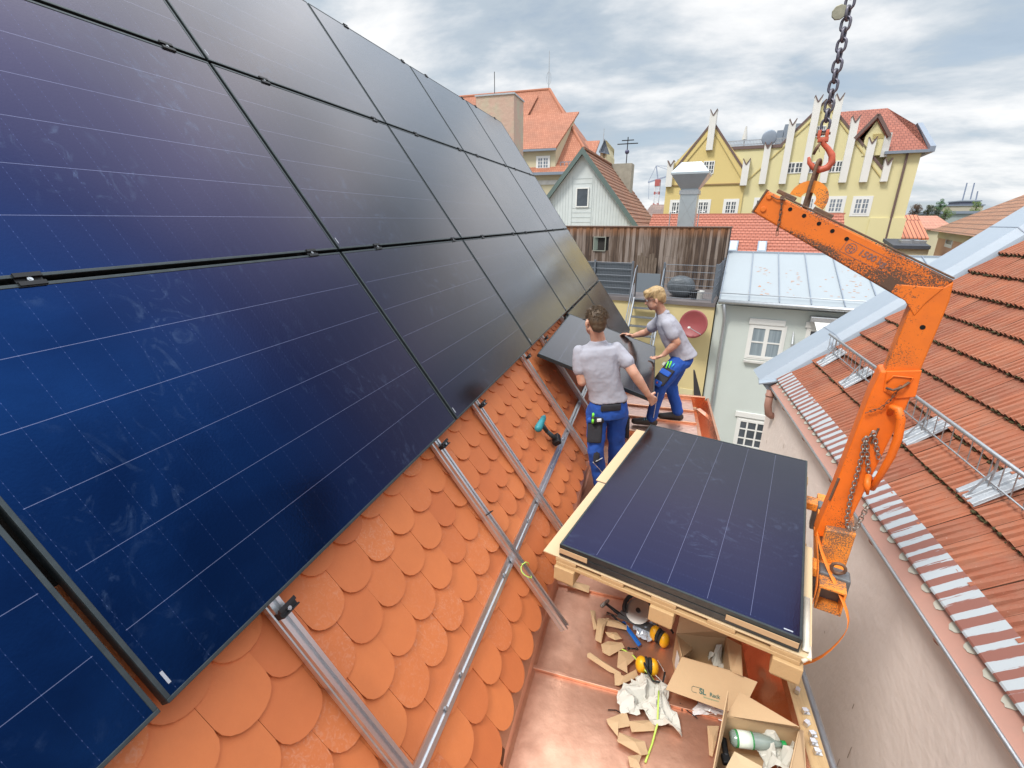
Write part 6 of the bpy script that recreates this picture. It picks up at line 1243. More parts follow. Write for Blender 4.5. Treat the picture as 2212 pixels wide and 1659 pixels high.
b.build('trousers', bluem, P1, voxel=.008, disp=.024, dscale=.11)
def pocket(par, c, u, v, n, hu, hv, hn, m=blackc, nm='pocket'):
    u, v, n = V(u).normalized(), V(v).normalized(), V(n).normalized(); b = B(par); b.cbox(c, u * hu, v * hv, n * hn); return b.build(nm, m, par, bevel=.012, sub=1, smooth=True)
BK = -F1v
pocket(P1, knL.lerp(hipL, .52) + BK * .075 - R1 * .030, R1 + BK * .3, hipL - knL, BK - R1 * .55, .062, .092, .020)
pocket(P1, knL.lerp(hipL, .80) + BK * .085 - R1 * .035, R1 + BK * .3, (hipL - knL) + BK * .1, BK - R1 * .55, .066, .022, .024, bluem, 'pocket_flap')
pocket(P1, pv + BK * .118 + V((-.0, 0, .012)), R1, (0, 0, 1), BK, .085, .030, .010, blackc, 'back_patch')
pocket(P1, pv + BK * .09 - R1 * .10 + V((0, 0, -.10)), R1, (0, 0, 1), BK, .055, .028, .03, blackc, 'side_pouch')
pocket(P1, knR.lerp(hipR, .48) + R1 * .088 - BK * .005, BK, hipR - knR, R1, .05, .11, .018)
pocket(P1, knL + BK * .062 - V((0, 0, .02)), R1, hipL - knL, BK, .028, .062, .014, blackc, 'knee_patch')
b = B(P1); [b.cap(pv + BK * .12 - R1 * .145 + V((0, 0, z)), .010, pv + BK * .12 - R1 * .145 + V((0, 0, z - .022)), .010, 8) for z in (-.03, -.085)]; b.build('marker_pen', lime, P1, smooth=True)
b = B(P1); b.cbox(pv + BK * .135 - R1 * .095 + V((0, 0, -.085)), R1 * .018, V((0, 0, .013)), BK * .008); b.build('tape_measure', white, P1, bevel=.004)
b = B(P1); b.tube([knL + BK * .078 - R1 * .03 + V((0, 0, -.075)), knL + BK * .085 + V((0, 0, -.06)), knL + BK * .07 + R1 * .05 + V((0, 0, -.045))], .004, 6); b.tube([knL + BK * .08 - R1 * .03 + V((0, 0, -.075)), knL.lerp(anL, .45) + BK * .072, anL + BK * .05 + R1 * .05 + V((0, 0, .06))], .003, 6); b.build('reflective_piping', reflm, P1)
b = B(P1)
for a_, s_ in ((anL, -1), (anR, 1)): b = B(P1); p0 = V((a_.x, a_.y, FZ + .045)) ; b.cap(p0 - F1v * .05, .045, p0 + F1v * .12, .042, 12); b.cap(p0, .045, V((a_.x, a_.y, a_.z + .03)), .05, 12); b.build('shoe', shoe, P1, voxel=.009)
# ---------- blond worker from the side
P2 = thing('person', 'blond worker with glasses in grey polo shirt leaning forward on the copper platform', 'person', loc=(.25, 5.25, BZ), world=True)
hd = V((.030, 5.225, -.795)); fwd = V((-.93, -.12, -.30))
bb, q, rr, ff, uu = head(P2, hd, fwd, (-.25, 0, 1), None, 0)
nk = V((.125, 5.265, -.955)); bb.cap(hd + V((.03, .0, -.05)), .052, nk, .058, 12)
shN, shF = V((.175, 5.12, -1.04)), V((.125, 5.42, -1.045)); elN, elF = V((.300, 5.10, -1.225)), V((-.02, 5.56, -1.24)); wrN, wrF = V((.185, 5.15, -1.385)), V((-.175, 5.685, -1.325))
hp_ = V((.375, 5.29, -1.44)); bb.cap(nk, .056, V((.22, 5.27, -1.15)), .09, 12); bb.cap(V((.22, 5.27, -1.15)), .09, hp_, .085, 12)
for s_, e_, w_ in ((shN, elN, wrN), (shF, elF, wrF)):
    bb.cap(s_.lerp(e_, .08), .038, s_.lerp(e_, .5), .046, 12); bb.cap(s_.lerp(e_, .5), .052, e_, .042, 12); bb.cap(e_, .042, e_.lerp(w_, .3), .043, 12); bb.cap(e_.lerp(w_, .3), .043, w_, .026, 12)
hand(bb, wrN, V((-.72, .30, -.55)), V((-.35, .1, .95)), V((.2, -.7, .5)), 1.0, .55); hand(bb, wrF, V((-.9, .25, .12)), V((-.3, -.4, -.8)), V((-.2, -.9, .2)), 1.0, .45)
hN, hF = V((.345, 5.20, -1.47)), V((.385, 5.38, -1.47)); kN, kF = V((.185, 5.09, -1.72)), V((.30, 5.42, -1.80)); aN, aF = V((.125, 5.10, -2.11)), V((.415, 5.35, -2.10))
for h_, k_, a_ in ((hN, kN, aN), (hF, kF, aF)): bb.cap(h_, .08, k_, .052, 12); bb.cap(k_, .052, a_, .036, 12)
bb.build('body', skin, P2, voxel=.0055); eyes(P2, q, rr, ff, uu)
hm = hair(P2, q, (.50, .34, .16), 52, [(0, -.020, .055, .082, .100, .078), (0, -.062, .012, .076, .062, .078), (0, -.078, -.030, .060, .036, .045), (0, .058, .088, .068, .044, .030), (0, .082, .062, .055, .018, .024), (-.066, -.03, .02, .016, .05, .05), (.066, -.03, .02, .016, .05, .05)])
def bl():
    a = random.uniform(-.095, .095); x0 = random.uniform(-.07, .05); s_ = abs(a) / .095
    return [(a * .45, -.03 + x0 * .4, .132 - .02 * s_), (a * .85, .01 + x0, .118 - .035 * s_), (a * .92, .035 + x0 + .02, .075 - .035 * s_)], .004
strands(P2, q, hm, bl, 280, 6)
b = B(P2)
for s_ in (-1, 1):
    b.tube([q(s_ * .031 + .021 * math.cos(a), .099, .004 + .015 * math.sin(a)) for a in [k * .628 for k in range(10)]], .0022, 5, closed=True); b.tube([q(s_ * .052, .099, .008), q(s_ * .076, .06, .008), q(s_ * .079, -.01, .004)], .0022, 5)
b.tube([q(-.010, .100, .006), q(.010, .100, .006)], .0022, 5); b.build('glasses', mat('glasses_frame', (.05, .02, .02), .4), P2)
SD = V((.16, -.98, 0)).normalized(); b = B(P2)
def axr(p0, p1): return (V(p1) - V(p0)).normalized()
spine = [(nk + V((-.008, 0, .012)), .058, .058, V((.45, 0, -.9))), (nk + V((.012, 0, -.03)), .10, .07, V((.5, 0, -.85))), (V((.165, 5.27, -1.035)), .172, .100, V((.5, 0, -.85))), (V((.205, 5.27, -1.105)), .185, .118, V((.5, 0, -.85))), (V((.26, 5.27, -1.20)), .165, .125, V((.5, 0, -.85))), (V((.32, 5.28, -1.30)), .158, .125, V((.45, 0, -.9))), (V((.375, 5.285, -1.385)), .162, .132, V((.4, 0, -.9))), (V((.405, 5.285, -1.42)), .166, .138, V((.35, 0, -.9)))]
b.loft([ringd(c, SD, SD.cross(V(t_).normalized()).normalized(), ru, rv) for c, ru, rv, t_ in spine])
for s_, e_ in ((shN, elN), (shF, elF)): b.cap(s_ + (e_ - s_) * .03, .062, s_.lerp(e_, .58), .068, 14)
b.cap(V((.42, 5.25, -1.22)), .02, V((.48, 5.24, -1.33)), .018, 8) if False else None
b.build('polo_shirt', shirtm, P2, voxel=.007, disp=.020, dscale=.12)
b = B(P2); cn = nk + V((-.012, 0, .016)); b.loft([ringd(cn + V((.012 * z, 0, -.012 * z)), SD, V((.85, 0, .5)).normalized(), .060 + .006 * z, .058 + .008 * z) for z in (-.6, 0, 1, 1.8)]); b.build('collar', shirtm, P2, bevel=.003)
b = B(P2); b.loft([ringd(c, SD, V((.9, 0, .35)).normalized(), .150, .108, sq=.9) for c in (V((.39, 5.285, -1.415)), V((.375, 5.285, -1.465)))]); b.build('belt', blackc, P2)
b = B(P2); b.loft([ringd(c, SD, V((.9, 0, .3)).normalized(), ru, rv, sq=.9) for c, ru, rv in ((V((.385, 5.285, -1.43)), .150, .112), (V((.375, 5.285, -1.48)), .162, .130), (V((.36, 5.285, -1.54)), .158, .128))])
for h_, k_, a_ in ((hN, kN, aN), (hF, kF, aF)):
    b.cap(h_, .100, h_.lerp(k_, .5), .092, 14); b.cap(h_.lerp(k_, .5), .092, k_, .077, 14); b.cap(k_, .077, k_.lerp(a_, .5), .068, 12); b.cap(k_.lerp(a_, .5), .068, a_, .064, 12)
b.build('trousers', bluem, P2, voxel=.008, disp=.024, dscale=.11)
tN = (hN - kN).normalized(); nP = V((-.55, -.80, .1)).normalized(); uP = tN.cross(nP).normalized()
pocket(P2, hN.lerp(kN, .55) + nP * .090, uP, tN, nP, .070, .105, .022)
pocket(P2, hN.lerp(kN, .40) + nP * .105, uP, tN, nP, .064, .030, .022, bluem, 'pocket_flap')
pocket(P2, hN.lerp(kN, .85) + nP * .102, uP, tN, nP, .048, .035, .020, bluem, 'pocket_flap')
b = B(P2); b.cyl(hN.lerp(kN, .82) + nP * .124, nP * .005, .010, 12); b.build('badge', mat('badge_red', (.6, .03, .03), .5), P2); b = B(P2); b.cyl(hN.lerp(kN, .82) + nP * .128, nP * .003, .004, 8); b.build('badge_centre', white, P2)
b = B(P2)
for k, (s_, t_) in enumerate(((-.045, .16), (-.02, .10))): p = hN.lerp(kN, t_) + nP * .115 + uP * s_; b.cap(p - tN * .025 + uP * .02, .008, p + tN * .04, .008, 8)
b.build('marker_pen', lime, P2, smooth=True)
b = B(P2); p = hN.lerp(kN, .12) + nP * .115 + uP * .025; b.cap(p, .007, p + tN * .04, .007, 8); b.build('light_blue_pen', mat('pen_blue', (.05, .35, .6), .4), P2, smooth=True)
b = B(P2); p = hN.lerp(kN, .16) + nP * .112 - uP * .075; b.cbox(p, uP * .016, tN * .02, nP * .010); b.build('tape_measure', mat('tape_grey', (.35, .36, .30), .5), P2, bevel=.004)
pocket(P2, kN + V((-.072, -.02, -.03)), V((0, 1, 0)), kN - aN, V((-1, 0, 0)), .045, .10, .014, blackc, 'knee_pad')
b = B(P2); b.tube([kN + V((-.02, -.075, -.06)), kN.lerp(aN, .5) + V((0, -.070, 0)), aN + V((.02, -.066, .02))], .004, 6); b.build('reflective_piping', reflm, P2)
b = B(P2)
for a_, yw in ((aN, .02), (aF, -.02)):
    b = B(P2); p0 = V((a_.x + .015, a_.y, BZ + .045)); f_ = V((-.99, -.10, 0)); b.cap(p0 + V((.02, 0, 0)), .042, p0 + f_ * .20, .036, 12); b.cap(p0, .044, V((a_.x, a_.y, a_.z + .01)), .052, 12); b.cap(p0 + f_ * .05 + V((0, 0, .015)), .045, p0 + f_ * .16, .040, 12); b.build('shoe', shoe, P2, voxel=.008)
b = B(P2); [b.tube([V((aN.x - .05 - .022 * k, aN.y - .045, BZ + .085 - .006 * k)), V((aN.x - .055 - .022 * k, aN.y - .015, BZ + .105 - .008 * k))], .004, 5) for k in range(4)]; b.build('laces', mat('lace_blue', (.10, .35, .5), .6), P2)
# the panel they carry: long side parallel to the eaves, tilted like the roof edge row
HM = Matrix.Translation((-.43, 4.907, -1.31)) @ Matrix.Rotation(R(.81), 4, 'Z') @ Matrix.Rotation(R(17.97), 4, 'Y') @ Matrix.Rotation(R(1.79), 4, 'X')
panel(HM @ turn, 'tilted solar panel carried by the two workers, mirroring the pale sky')

# ================================================================ THINGS LYING ABOUT
def onz(u, v, z): r = ray(u, v); return r * (z / r.z)
def q5(x, y): return (1123.3 + .29688 * x, 1192.5 + .29688 * y)
# cordless driver on the tiles
dr = thing('cordless_driver', 'teal and black cordless impact driver lying on the orange tiles', 'power tool', loc=rf(*((lambda p: (p.y, p.dot(UP)))(hit(1180, 925, NR, -(S0 + .07)))), -.07), world=True)
teal = mat('teal_plastic', (.02, .22, .26), .45, var=.4, vs=20, c2=(.015, .15, .18))
def tp3(u, v, h=-.05): return hit(u, v, NR, -(S0 - h))
a0, a1, a2, a3 = tp3(1174, 903, -.03), tp3(1163, 925, -.03), tp3(1181, 931, -.045), tp3(1199, 947, -.045)
b = B(dr); b.cap(a0, .022, a1, .031, 14); b.build('motor_housing', teal, dr, smooth=True)
b = B(dr); b.cyl(a0 + (a0 - a1).normalized() * .015, (a0 - a1).normalized() * .03, .016, 12, .011); b.build('chuck', steel, dr, smooth=True)
b = B(dr); b.cap((a0 + a1) / 2, .02, a2, .017, 10); b.cap(a2, .017, a3, .019, 10); b.build('grip', mat('black_rubber', (.03, .045, .05), .7), dr, smooth=True)
b = B(dr); dd = (a3 - a2).normalized(); b.cbox(a3 + dd * .02, dd * .024, NR * .032, dd.cross(NR) * .045); b.build('battery', M_black, dr, bevel=.006)
b = B(dr); b.cbox(a3 + dd * .046, dd * .003, NR * .02, dd.cross(NR) * .03); b.build('battery_cover', teal, dr, bevel=.003)
zt = B(); pz = rf(2.03, -1.03, -.02); zt.tube([rf(2.00, -.80, -.034), rf(2.0, -.80, -.02), rf(2.055, -.815, -.018), rf(2.06, -.815, -.05), rf(2.07, -.80, -.07)], .003, 5); tag(zt.build('cable_tie', M_black), 'black cable tie round the rail above the copper floor', 'cable tie')
# boxes
def flap(b, a, d, w, th=.004): b.prism([a, a + d, a + d + w, a + w], (V(d).cross(V(w))).normalized() * th)
fz = FZ + .003
bx = thing('cardboard_box', 'open cardboard box marked SL Rack under the near edge of the pallet', 'box', loc=(.36, 2.0, FZ), world=True)
def q5z(x, y, z): return onz(*q5(x, y), z)
BH = .20
A = q5z(1110, 980, fz + .03); c00 = q5z(1175, 765, fz + BH); c10 = q5z(1540, 870, fz + BH); c01 = q5z(1135, 590, fz + BH); c11 = q5z(1500, 620, fz + BH)
corners = [c00, c10, c11, c01]
b = B(bx)
for i in range(4):
    p, n_ = corners[i], corners[(i + 1) % 4]; inn = ((corners[0] + corners[2]) / 2 - (p + n_) / 2); inn.z = 0; inn = inn.normalized() * .005
    b.prism([V((p.x, p.y, fz)), V((n_.x, n_.y, fz)), n_, p], inn)
b.prism([V((c.x, c.y, fz)) for c in corners], (0, 0, .004)); b.build('box_body', card, bx)
def quadflap(par, p, n_, far1, far0, m=card): b = B(par); b.prism([p, n_, far1, far0], (0, 0, -.004)); return b.build('flap', m, par)
ee_ = (c10 - c00).normalized(); oo_ = V((ee_.y, -ee_.x, 0)); oo_ = (oo_ * math.cos(R(28)) - V((0, 0, 1)) * math.sin(R(28))).normalized(); nn = ee_.cross(oo_); nn = nn if nn.z > 0 else -nn
def onf(x, y): return hit(*q5(x, y), nn, nn.dot(c00))
b = B(bx); b.prism([c00, c10, onf(1728, 945), onf(1640, 1120), onf(1505, 1160), onf(1060, 1000)], nn * -.004); fl_ = b.build('front_flap', card, bx)
quadflap(bx, c01, c11, q5z(1560, 560, fz + .30), q5z(1170, 440, fz + .30)); quadflap(bx, c00, c01, q5z(1270, 690, fz + .10), q5z(1190, 800, fz + .08)); quadflap(bx, c10, c11, q5z(1610, 680, fz + .26), q5z(1620, 900, fz + .22))
txm = mat('print_green', (.05, .11, .08), .7)
tc_ = onf(1372, 1032) + nn * .002
e1r = (onf(1440, 1055) - onf(1312, 1018)).normalized(); e2r = nn.cross(e1r)
text('SL', .032, basis(e1r, e2r, nn, tc_ - e1r * .028), txm, fl_, ext=.0003, bold=.0012, loc_of=bx); text('Rack', .024, basis(e1r, e2r, nn, tc_ + e1r * .028 - e2r * .002), txm, fl_, ext=.0003, bold=.0006, loc_of=bx); text('Befestigungssysteme', .0085, basis(e1r, e2r, nn, tc_ - e2r * .020 + e1r * .012), mat('print_lt', (.12, .28, .16), .7), fl_, ext=.0003, loc_of=bx)
b = B(bx); b.tube([tc_ - e1r * .03 + e2r * .014, tc_ - e1r * .072 + e2r * .014, tc_ - e1r * .078 + e2r * .008, tc_ - e1r * .078 - e2r * .006, tc_ - e1r * .072 - e2r * .011, tc_ - e1r * .055 - e2r * .011], .0011, 4); b.build('logo_line', txm, fl_)
b = B(bx); p0, p1, p2_, p3_ = q5z(1065, 800, fz + .08), q5z(1115, 715, fz + .16), q5z(1115, 840, fz + .14), q5z(1085, 905, fz + .05); b.prism([c00 + V((-.006, .02, -.03)), c00.lerp(c01, .45) + V((-.006, 0, -.03)), c00.lerp(c01, .45) + V((-.006, 0, -.14)), c00 + V((-.006, .02, -.14))], (-.001, 0, 0)); b.build('shipping_label', white, bx)
paper = mat('paper', (.54, .52, .46), .8, var=.2, vs=3, c2=(.47, .45, .39), bump=.2, bs=10)
def crumple(name, lab, cat, cen, rx, ry, h, seed, m=paper, nx=13, world_par=None):
    random.seed(seed); b = B(); g_ = []
    import mathutils
    for i in range(nx):
        row = []
        for j in range(nx):
            x_, y_ = (i / (nx - 1) - .5) * 2, (j / (nx - 1) - .5) * 2; k = 1 - .25 * math.sin(3 * math.atan2(y_, x_) + seed)
            nz = mathutils.noise.noise(V((x_ * 2.1 + seed, y_ * 2.1, seed * .3))); nz2 = mathutils.noise.noise(V((x_ * 5 + seed, y_ * 5, seed)))
            z_ = h * max(0, .45 + .9 * nz + .45 * abs(nz2)) * (1 - .5 * max(abs(x_), abs(y_)))
            row.append(b.v(V(cen) + V((x_ * rx * k + nz2 * rx * .25, y_ * ry * k + nz * ry * .3, z_ + .004))))
        g_.append(row)
    for i in range(nx - 1):
        for j in range(nx - 1): b.bm.faces.new((g_[i][j], g_[i + 1][j], g_[i + 1][j + 1], g_[i][j + 1]))
    o = b.build(name, m); so = o.modifiers.new('t', 'SOLIDIFY'); so.thickness = .0012; return tag(o, lab, cat) if lab else o
bc_ = q5z(1440, 780, fz + .03); crumple('packing_paper', 'white packing paper stuffed in the marked cardboard box', 'paper', (bc_.x, bc_.y, fz + .02), .075, .075, .19, 3)
pp = q5z(930, 1090, fz); crumple('crumpled_paper', 'large crumpled sheet of white packing paper on the copper floor', 'paper', (pp.x, pp.y - .01, fz), .125, .11, .10, 7, nx=19)
pp = q5z(1390, 1150, fz); crumple('plastic_bag', 'clear plastic bag with papers on the copper floor beside the marked box', 'bag', (pp.x + .0, pp.y, fz), .075, .045, .03, 12, m=mat('clear_film', (.62, .60, .60), .25, var=.3, vs=20, c2=(.5, .45, .42)))
# second box, bottom right, with bottle
b2 = thing('cardboard_box', 'open cardboard box with a plastic bottle in the bottom right corner of the copper deck', 'box', loc=(.60, 1.4, FZ), world=True)
H2 = .22
cA = q5z(1500, 1190, fz + H2); cB = q5z(2035, 1290, fz + H2 + .0); cC = q5z(1945, 1700, fz + H2); cD = q5z(1400, 1640, fz + H2)
cs_ = [cA, cB, cC, cD]; b = B(b2)
for i in range(4):
    p, n_ = cs_[i], cs_[(i + 1) % 4]; inn = ((cs_[0] + cs_[2]) / 2 - (p + n_) / 2); inn.z = 0; inn = inn.normalized() * .005; b.prism([V((p.x, p.y, fz)), V((n_.x, n_.y, fz)), n_, p], inn)
b.prism([V((c.x, c.y, fz)) for c in cs_], (0, 0, .004)); b.build('box_body', card, b2)
b = B(b2); b.prism([cA, cB, q5z(2030, 1270, fz + H2 + .10).lerp(cB, .0), q5z(1600, 1015, fz + H2 + .04)], (0, -.004, 0)); b.build('flap', card, b2)
b = B(b2); b.prism([cA, cD, q5z(1395, 1620, fz + H2 + .02), q5z(1510, 1010, fz + H2 + .10)], (.004, 0, 0)); b.build('flap', card, b2)
b = B(b2); b.prism([cD + V((.03, .02, -.05)), cD + V((.20, .03, -.10)), q5z(1760, 1560, fz + .12), q5z(1560, 1450, fz + .14)], (0, 0, -.004)); b.build('flap', card_l, b2)
b = B(b2); b.prism([cB, cC, q5z(2090, 1700, fz + H2 - .05), q5z(2065, 1300, fz + H2 - .04)], (0, 0, -.004)); b.build('flap', card, b2)
bo = thing('plastic_bottle', 'clear plastic bottle with green cap and green label lying in the corner box', 'bottle', loc=(.6, 1.45, FZ + .1), world=True)
pet = mat('pet', (.45, .55, .50), .12, var=.4, vs=20, c2=(.6, .66, .62), trans=.6)
p0, p1 = q5z(1530, 1350, fz + .15), q5z(1900, 1400, fz + .15); d_ = (p1 - p0).normalized(); Lb = (p1 - p0).length
b = B(bo); b.tube([p0, p0 + d_ * .01, p0 + d_ * Lb * .35, p0 + d_ * Lb * .6, p0 + d_ * Lb * .8, p0 + d_ * Lb * .92, p1], [.022, .033, .034, .033, .024, .013, .012], 16); b.build('bottle_body', pet, bo, smooth=True)
b = B(bo); b.tube([p1, p1 + d_ * .018], .016, 12); b.build('cap', mat('cap_green', (.01, .30, .07), .4), bo)
b = B(bo); b.tube([p0 + d_ * Lb * .1, p0 + d_ * Lb * .42], .0348, 18); lb = b.build('label', mat('label_pale', (.62, .68, .60), .5), bo, smooth=True)
b = B(bo); [b.tube([p0 + d_ * Lb * t0, p0 + d_ * Lb * t1], .0352, 18) for t0, t1 in ((.09, .13), (.40, .43))]; b.build('label_band', mat('label_green', (.03, .22, .06), .5), bo, smooth=True)
pp = q5z(1850, 1500, fz + .08); crumple('packing_paper', 'white packing paper beside the bottle in the corner box', 'paper', (pp.x, pp.y, fz + .07), .10, .07, .12, 15)
b = B(); pp = q5z(1490, 1420, fz + .1); b.cbox(pp, (.012, 0, 0), (0, .04, 0), (0, 0, .01)); b.cbox(pp + V((0, -.05, -.005)), (.018, .004, 0), (-.004, .02, 0), (0, 0, .012)); tag(b.build('black_gloves', M_black, bevel=.006), 'black glove shape at the left edge inside the corner box', 'glove')
# ear muffs
yl = mat('ear_yellow', (.85, .42, .01), .4, var=.15, vs=10); foam = mat('foam', (.02, .02, .02), .8)
def muffs(lab, c1, ax, band, s=1.0, two=True):
    t = thing('ear_muffs', lab, 'ear muffs', loc=c1, world=True); ax = V(ax).normalized(); n_ = V((0, 0, 1)); sd_ = ax.cross(n_).normalized()
    b = B(t); b.ell(V(c1), ax * .034 * s, sd_ * .040 * s, n_ * .050 * s + sd_ * .0, 16); b.build('ear_cup', yl, t, smooth=True)
    b = B(t); b.tube([V(c1) + ax * .022 * s + (sd_ * math.cos(a) * .030 + n_ * math.sin(a) * .040) * s for a in [k * .5236 for k in range(12)]], .011 * s, 8, closed=True); b.build('cushion', foam, t, smooth=True)
    if two:
        c2_ = V(c1) + ax * .062 * s; b = B(t); b.ell(c2_, ax * .030 * s, sd_ * .040 * s, n_ * .048 * s, 16); b.build('ear_cup', yl, t, smooth=True); b = B(t); b.tube([c2_ - ax * .018 * s + (sd_ * math.cos(a) * .030 + n_ * math.sin(a) * .040) * s for a in [k * .5236 for k in range(12)]], .011 * s, 8, closed=True); b.build('cushion', foam, t, smooth=True)
    b = B(t); b.tube([V(c1) + V(p) for p in band], .006, 6); b.build('head_band', foam, t, smooth=True)
m1 = q5z(885, 820, fz + .05); muffs('yellow ear muffs lying between the cardboard scraps and the marked box', m1, (1, .15, -.1), [(0, 0, .04), (.03, -.06, .03), (.06, -.09, .01), (.11, -.08, .005), (.12, -.02, .01)], 1.0)
m2c = q5z(985, 590, fz + .05); muffs('yellow ear muffs close under the middle block of the pallet', m2c, (.85, -.5, -.1), [(0, 0, .04), (.02, .06, .03), (.07, .07, .02), (.10, .02, .01)], .95)
b = B(); b.tube([q5z(690, 690, fz + .01), q5z(760, 715, fz + .02), q5z(830, 760, fz + .03), q5z(900, 850, fz + .06), q5z(950, 900, fz + .04), q5z(985, 950, fz + .02)], .0045, 6); tag(b.build('green_cord', ye, smooth=True), 'short yellow green cord running under the ear muffs', 'cord')
b = B(); b.tube([q5z(1010, 1010, fz + .10), q5z(1005, 1120, fz + .09), q5z(1000, 1250, fz + .03), q5z(960, 1400, fz + .006), q5z(930, 1480, fz + .006), q5z(912, 1530, fz + .006)], .0048, 6); tag(b.build('green_cord', ye, smooth=True), 'long yellow green cord lying over the crumpled paper', 'cord')
b = B(); b.tube([q5z(1000, 785, fz + .02), q5z(1040, 850, fz + .02), q5z(1060, 900, fz + .04), q5z(1040, 950, fz + .02), q5z(970, 880, fz + .03)], .0018, 5); tag(b.build('white_string', white, smooth=True), 'thin white string looped beside the ear muffs', 'string')
# cardboard scraps
scr_ = [([(600, 505), (720, 520), (790, 545), (800, 580), (690, 560), (625, 545)], 'curved cardboard scrap at the tools below the pallet'), ([(565, 490), (650, 500), (610, 560), (590, 670), (545, 650)], 'upright bent cardboard strip left of the blue file'), ([(510, 445), (545, 450), (560, 560), (535, 570)], 'narrow cardboard scrap farthest left by the tools'), ([(620, 590), (700, 600), (740, 640), (690, 655), (640, 630)], 'small folded cardboard scrap below the blue file'), ([(590, 680), (640, 655), (740, 670), (760, 700), (650, 760), (600, 740)], 'crumpled cardboard scrap left of the green cord'), ([(715, 735), (820, 750), (830, 800), (770, 850), (780, 900), (705, 860)], 'cardboard strip leaning on the yellow ear muffs'), ([(490, 755), (510, 752), (730, 890), (740, 912), (650, 870), (487, 780)], 'long thin cardboard strip along the copper seam'), ([(685, 890), (720, 930), (840, 870), (860, 910), (720, 985), (690, 980)], 'cardboard angle above the crumpled paper'), ([(630, 1225), (770, 1185), (805, 1270), (710, 1300), (715, 1350), (640, 1260)], 'torn cardboard scrap left below the crumpled paper'), ([(790, 1245), (985, 1232), (990, 1305), (810, 1332)], 'rectangular cardboard scrap under the long green cord'), ([(720, 1330), (840, 1375), (905, 1395), (930, 1480), (880, 1500), (705, 1400)], 'long torn cardboard scrap near the bottom of the deck'), ([(785, 1500), (885, 1490), (860, 1560), (880, 1590), (800, 1580)], 'small cardboard scrap at the bottom edge of the photo'), ([(1360, 1280), (1445, 1285), (1420, 1400), (1400, 1495), (1378, 1480)], 'folded cardboard scrap left of the corner box'), ([(355, 205), (505, 262), (500, 312), (345, 262)], 'cardboard scrap by the left block of the pallet')]
for i, (pts, lab) in enumerate(scr_):
    random.seed(i); b = B(); z0 = fz + (.012 if 500 < pts[0][0] < 800 and pts[0][1] < 700 else .004) + .002 * (i % 3); P_ = [q5z(x, y, z0) + V((0, 0, random.uniform(0, .022))) for x, y in pts]; cen = sum(P_, V((0, 0, 0))) / len(P_) + V((0, 0, .014))
    va = [b.v(p) for p in P_]; vc = b.v(cen)
    for k in range(len(va)): b.bm.faces.new((va[k], va[(k + 1) % len(va)], vc))
    o = b.build('cardboard_scrap', card); so = o.modifiers.new('t', 'SOLIDIFY'); so.thickness = .004; tag(o, lab, 'cardboard scrap', 'cardboard scraps on the copper deck')
for i, (p0, p1, lab) in enumerate((((640, 1148), (755, 1182), 'thin dark bent wire left of the crumpled paper'), ((1130, 1115), (1290, 1210), 'longest black strip on the copper right of the paper'), ((1130, 1110), (1235, 1140), 'short black strip above the longest one'), ((1165, 1100), (1180, 1155), 'tiny black strip crossing the two others'))):
    b = B(); a_, c_ = q5z(*p0, fz + .004), q5z(*p1, fz + .006); b.tube([a_, a_.lerp(c_, .5) + V((0, .008, .003)), c_], .0028, 5); tag(b.build('rubber_strip', M_black), lab, 'strip')
b = B(); a_, c_ = q5z(790, 700, fz + .006), q5z(848, 704, fz + .006); b.tube([a_, c_], .004, 6); b.sph(a_, .008, 8); b.sph(c_, .008, 8); tag(b.build('black_clip', M_black, smooth=True), 'small black dumbbell shaped clip left of the ear muffs', 'clip')
# saw, file, hammer etc. under the pallet
tl = thing('circular_saw', 'black and silver hand circular saw with teal grip below the pallet edge', 'circular saw', loc=q5z(870, 440, fz), world=True); sc_ = q5z(860, 430, fz + .10)
b = B(tl); b.cyl(sc_ + V((0, 0, .0)), V((-.25, -.5, .8)).normalized() * .006, .075, 28); b.build('blade', mat('saw_blade', (.45, .44, .43), .3, .9), tl)
b = B(tl); b.tube([sc_ + V((.085 * math.cos(a), .085 * math.sin(a) * .85, .012 + .05 * math.sin(a))) for a in [R(200) - k * R(20) for k in range(12)]], .013, 8); b.build('blade_guard', M_black, tl, smooth=True)
b = B(tl); b.cap(sc_ + V((.06, .05, -.02)), .035, sc_ + V((.13, .02, -.04)), .032, 12); b.build('motor_housing', teal, tl, smooth=True)
b = B(tl); b.cbox(sc_ + V((-.01, -.03, -.05)), V((.10, -.03, .0)), V((.01, .03, .0)), V((0, 0, .002))); b.build('base_plate', steel, tl)
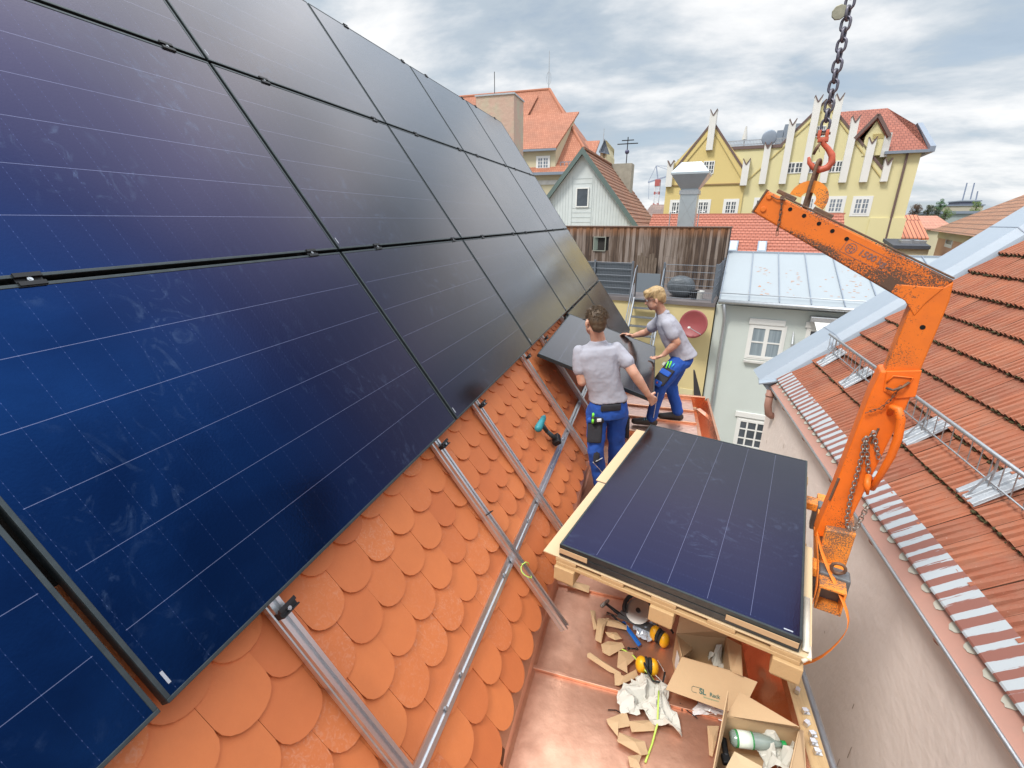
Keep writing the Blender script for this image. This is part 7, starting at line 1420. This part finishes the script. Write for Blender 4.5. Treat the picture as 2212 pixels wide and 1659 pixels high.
b = B(tl); b.cyl(sc_ + V((0, -.005, .01)), V((-.25, -.5, .8)).normalized() * .012, .014, 12); b.build('arbor', M_black, tl)
b = B(); b.prism([q5z(735, 505, fz + .03), q5z(760, 500, fz + .03), q5z(885, 668, fz + .02), q5z(862, 682, fz + .02)], (0, 0, -.012)); tag(b.build('blue_tool_handle', mat('tool_blue', (.01, .12, .45), .45), bevel=.004), 'flat blue plastic tool lying under the clear bag', 'tool')
pp = q5z(900, 600, fz); crumple('parts_bag', 'small clear bag of screws beside the blue tool', 'bag', (pp.x, pp.y, fz + .01), .055, .06, .05, 22, m=mat('bag_film', (.50, .55, .62), .2, var=.5, vs=25, c2=(.34, .40, .50)))
hmr = thing('hammer', 'steel hammer with dark handle among the tools below the pallet', 'hammer', loc=q5z(640, 410, fz), world=True)
a_, c_ = q5z(620, 372, fz + .05), q5z(760, 480, fz + .04); b = B(hmr); b.tube([a_, a_.lerp(c_, .3), c_], [.008, .009, .013], 8); b.build('handle', M_black, hmr, smooth=True); d_ = (c_ - a_).normalized().cross(V((0, 0, 1))); b = B(hmr); b.cap(a_ - d_ * .03, .010, a_ + d_ * .035, .013, 10); b.build('hammer_head', chrome, hmr, smooth=True)
pl = thing('pliers', 'dark pliers beside the hammer below the pallet', 'pliers', loc=q5z(690, 470, fz), world=True); a_ = q5z(665, 455, fz + .03)
for s_ in (-1, 1): b = B(pl); b.tube([a_ + V((-.03, .01 * s_, 0)), a_, a_ + V((.04, -.02 - .015 * s_, 0)), a_ + V((.09, -.035 - .02 * s_, 0))], [.004, .007, .006, .006], 7); b.build('pliers_arm', M_black if s_ > 0 else rust, pl, smooth=True)
cpr = B(); a_ = [onz(1546 - 20, 915, BZ + .01), onz(1540, 922, BZ + .01), onz(1508, 898, BZ + .03)]
cpr.prism([at(1504, 884, 5.35), at(1512, 882, 5.38), at(1532, 897, 5.25), at(1528, 903, 5.2)], (0, 0, .003)); tag(cpr.build('copper_offcut', cu), 'bent copper offcut lying on the raised copper platform', 'offcut')
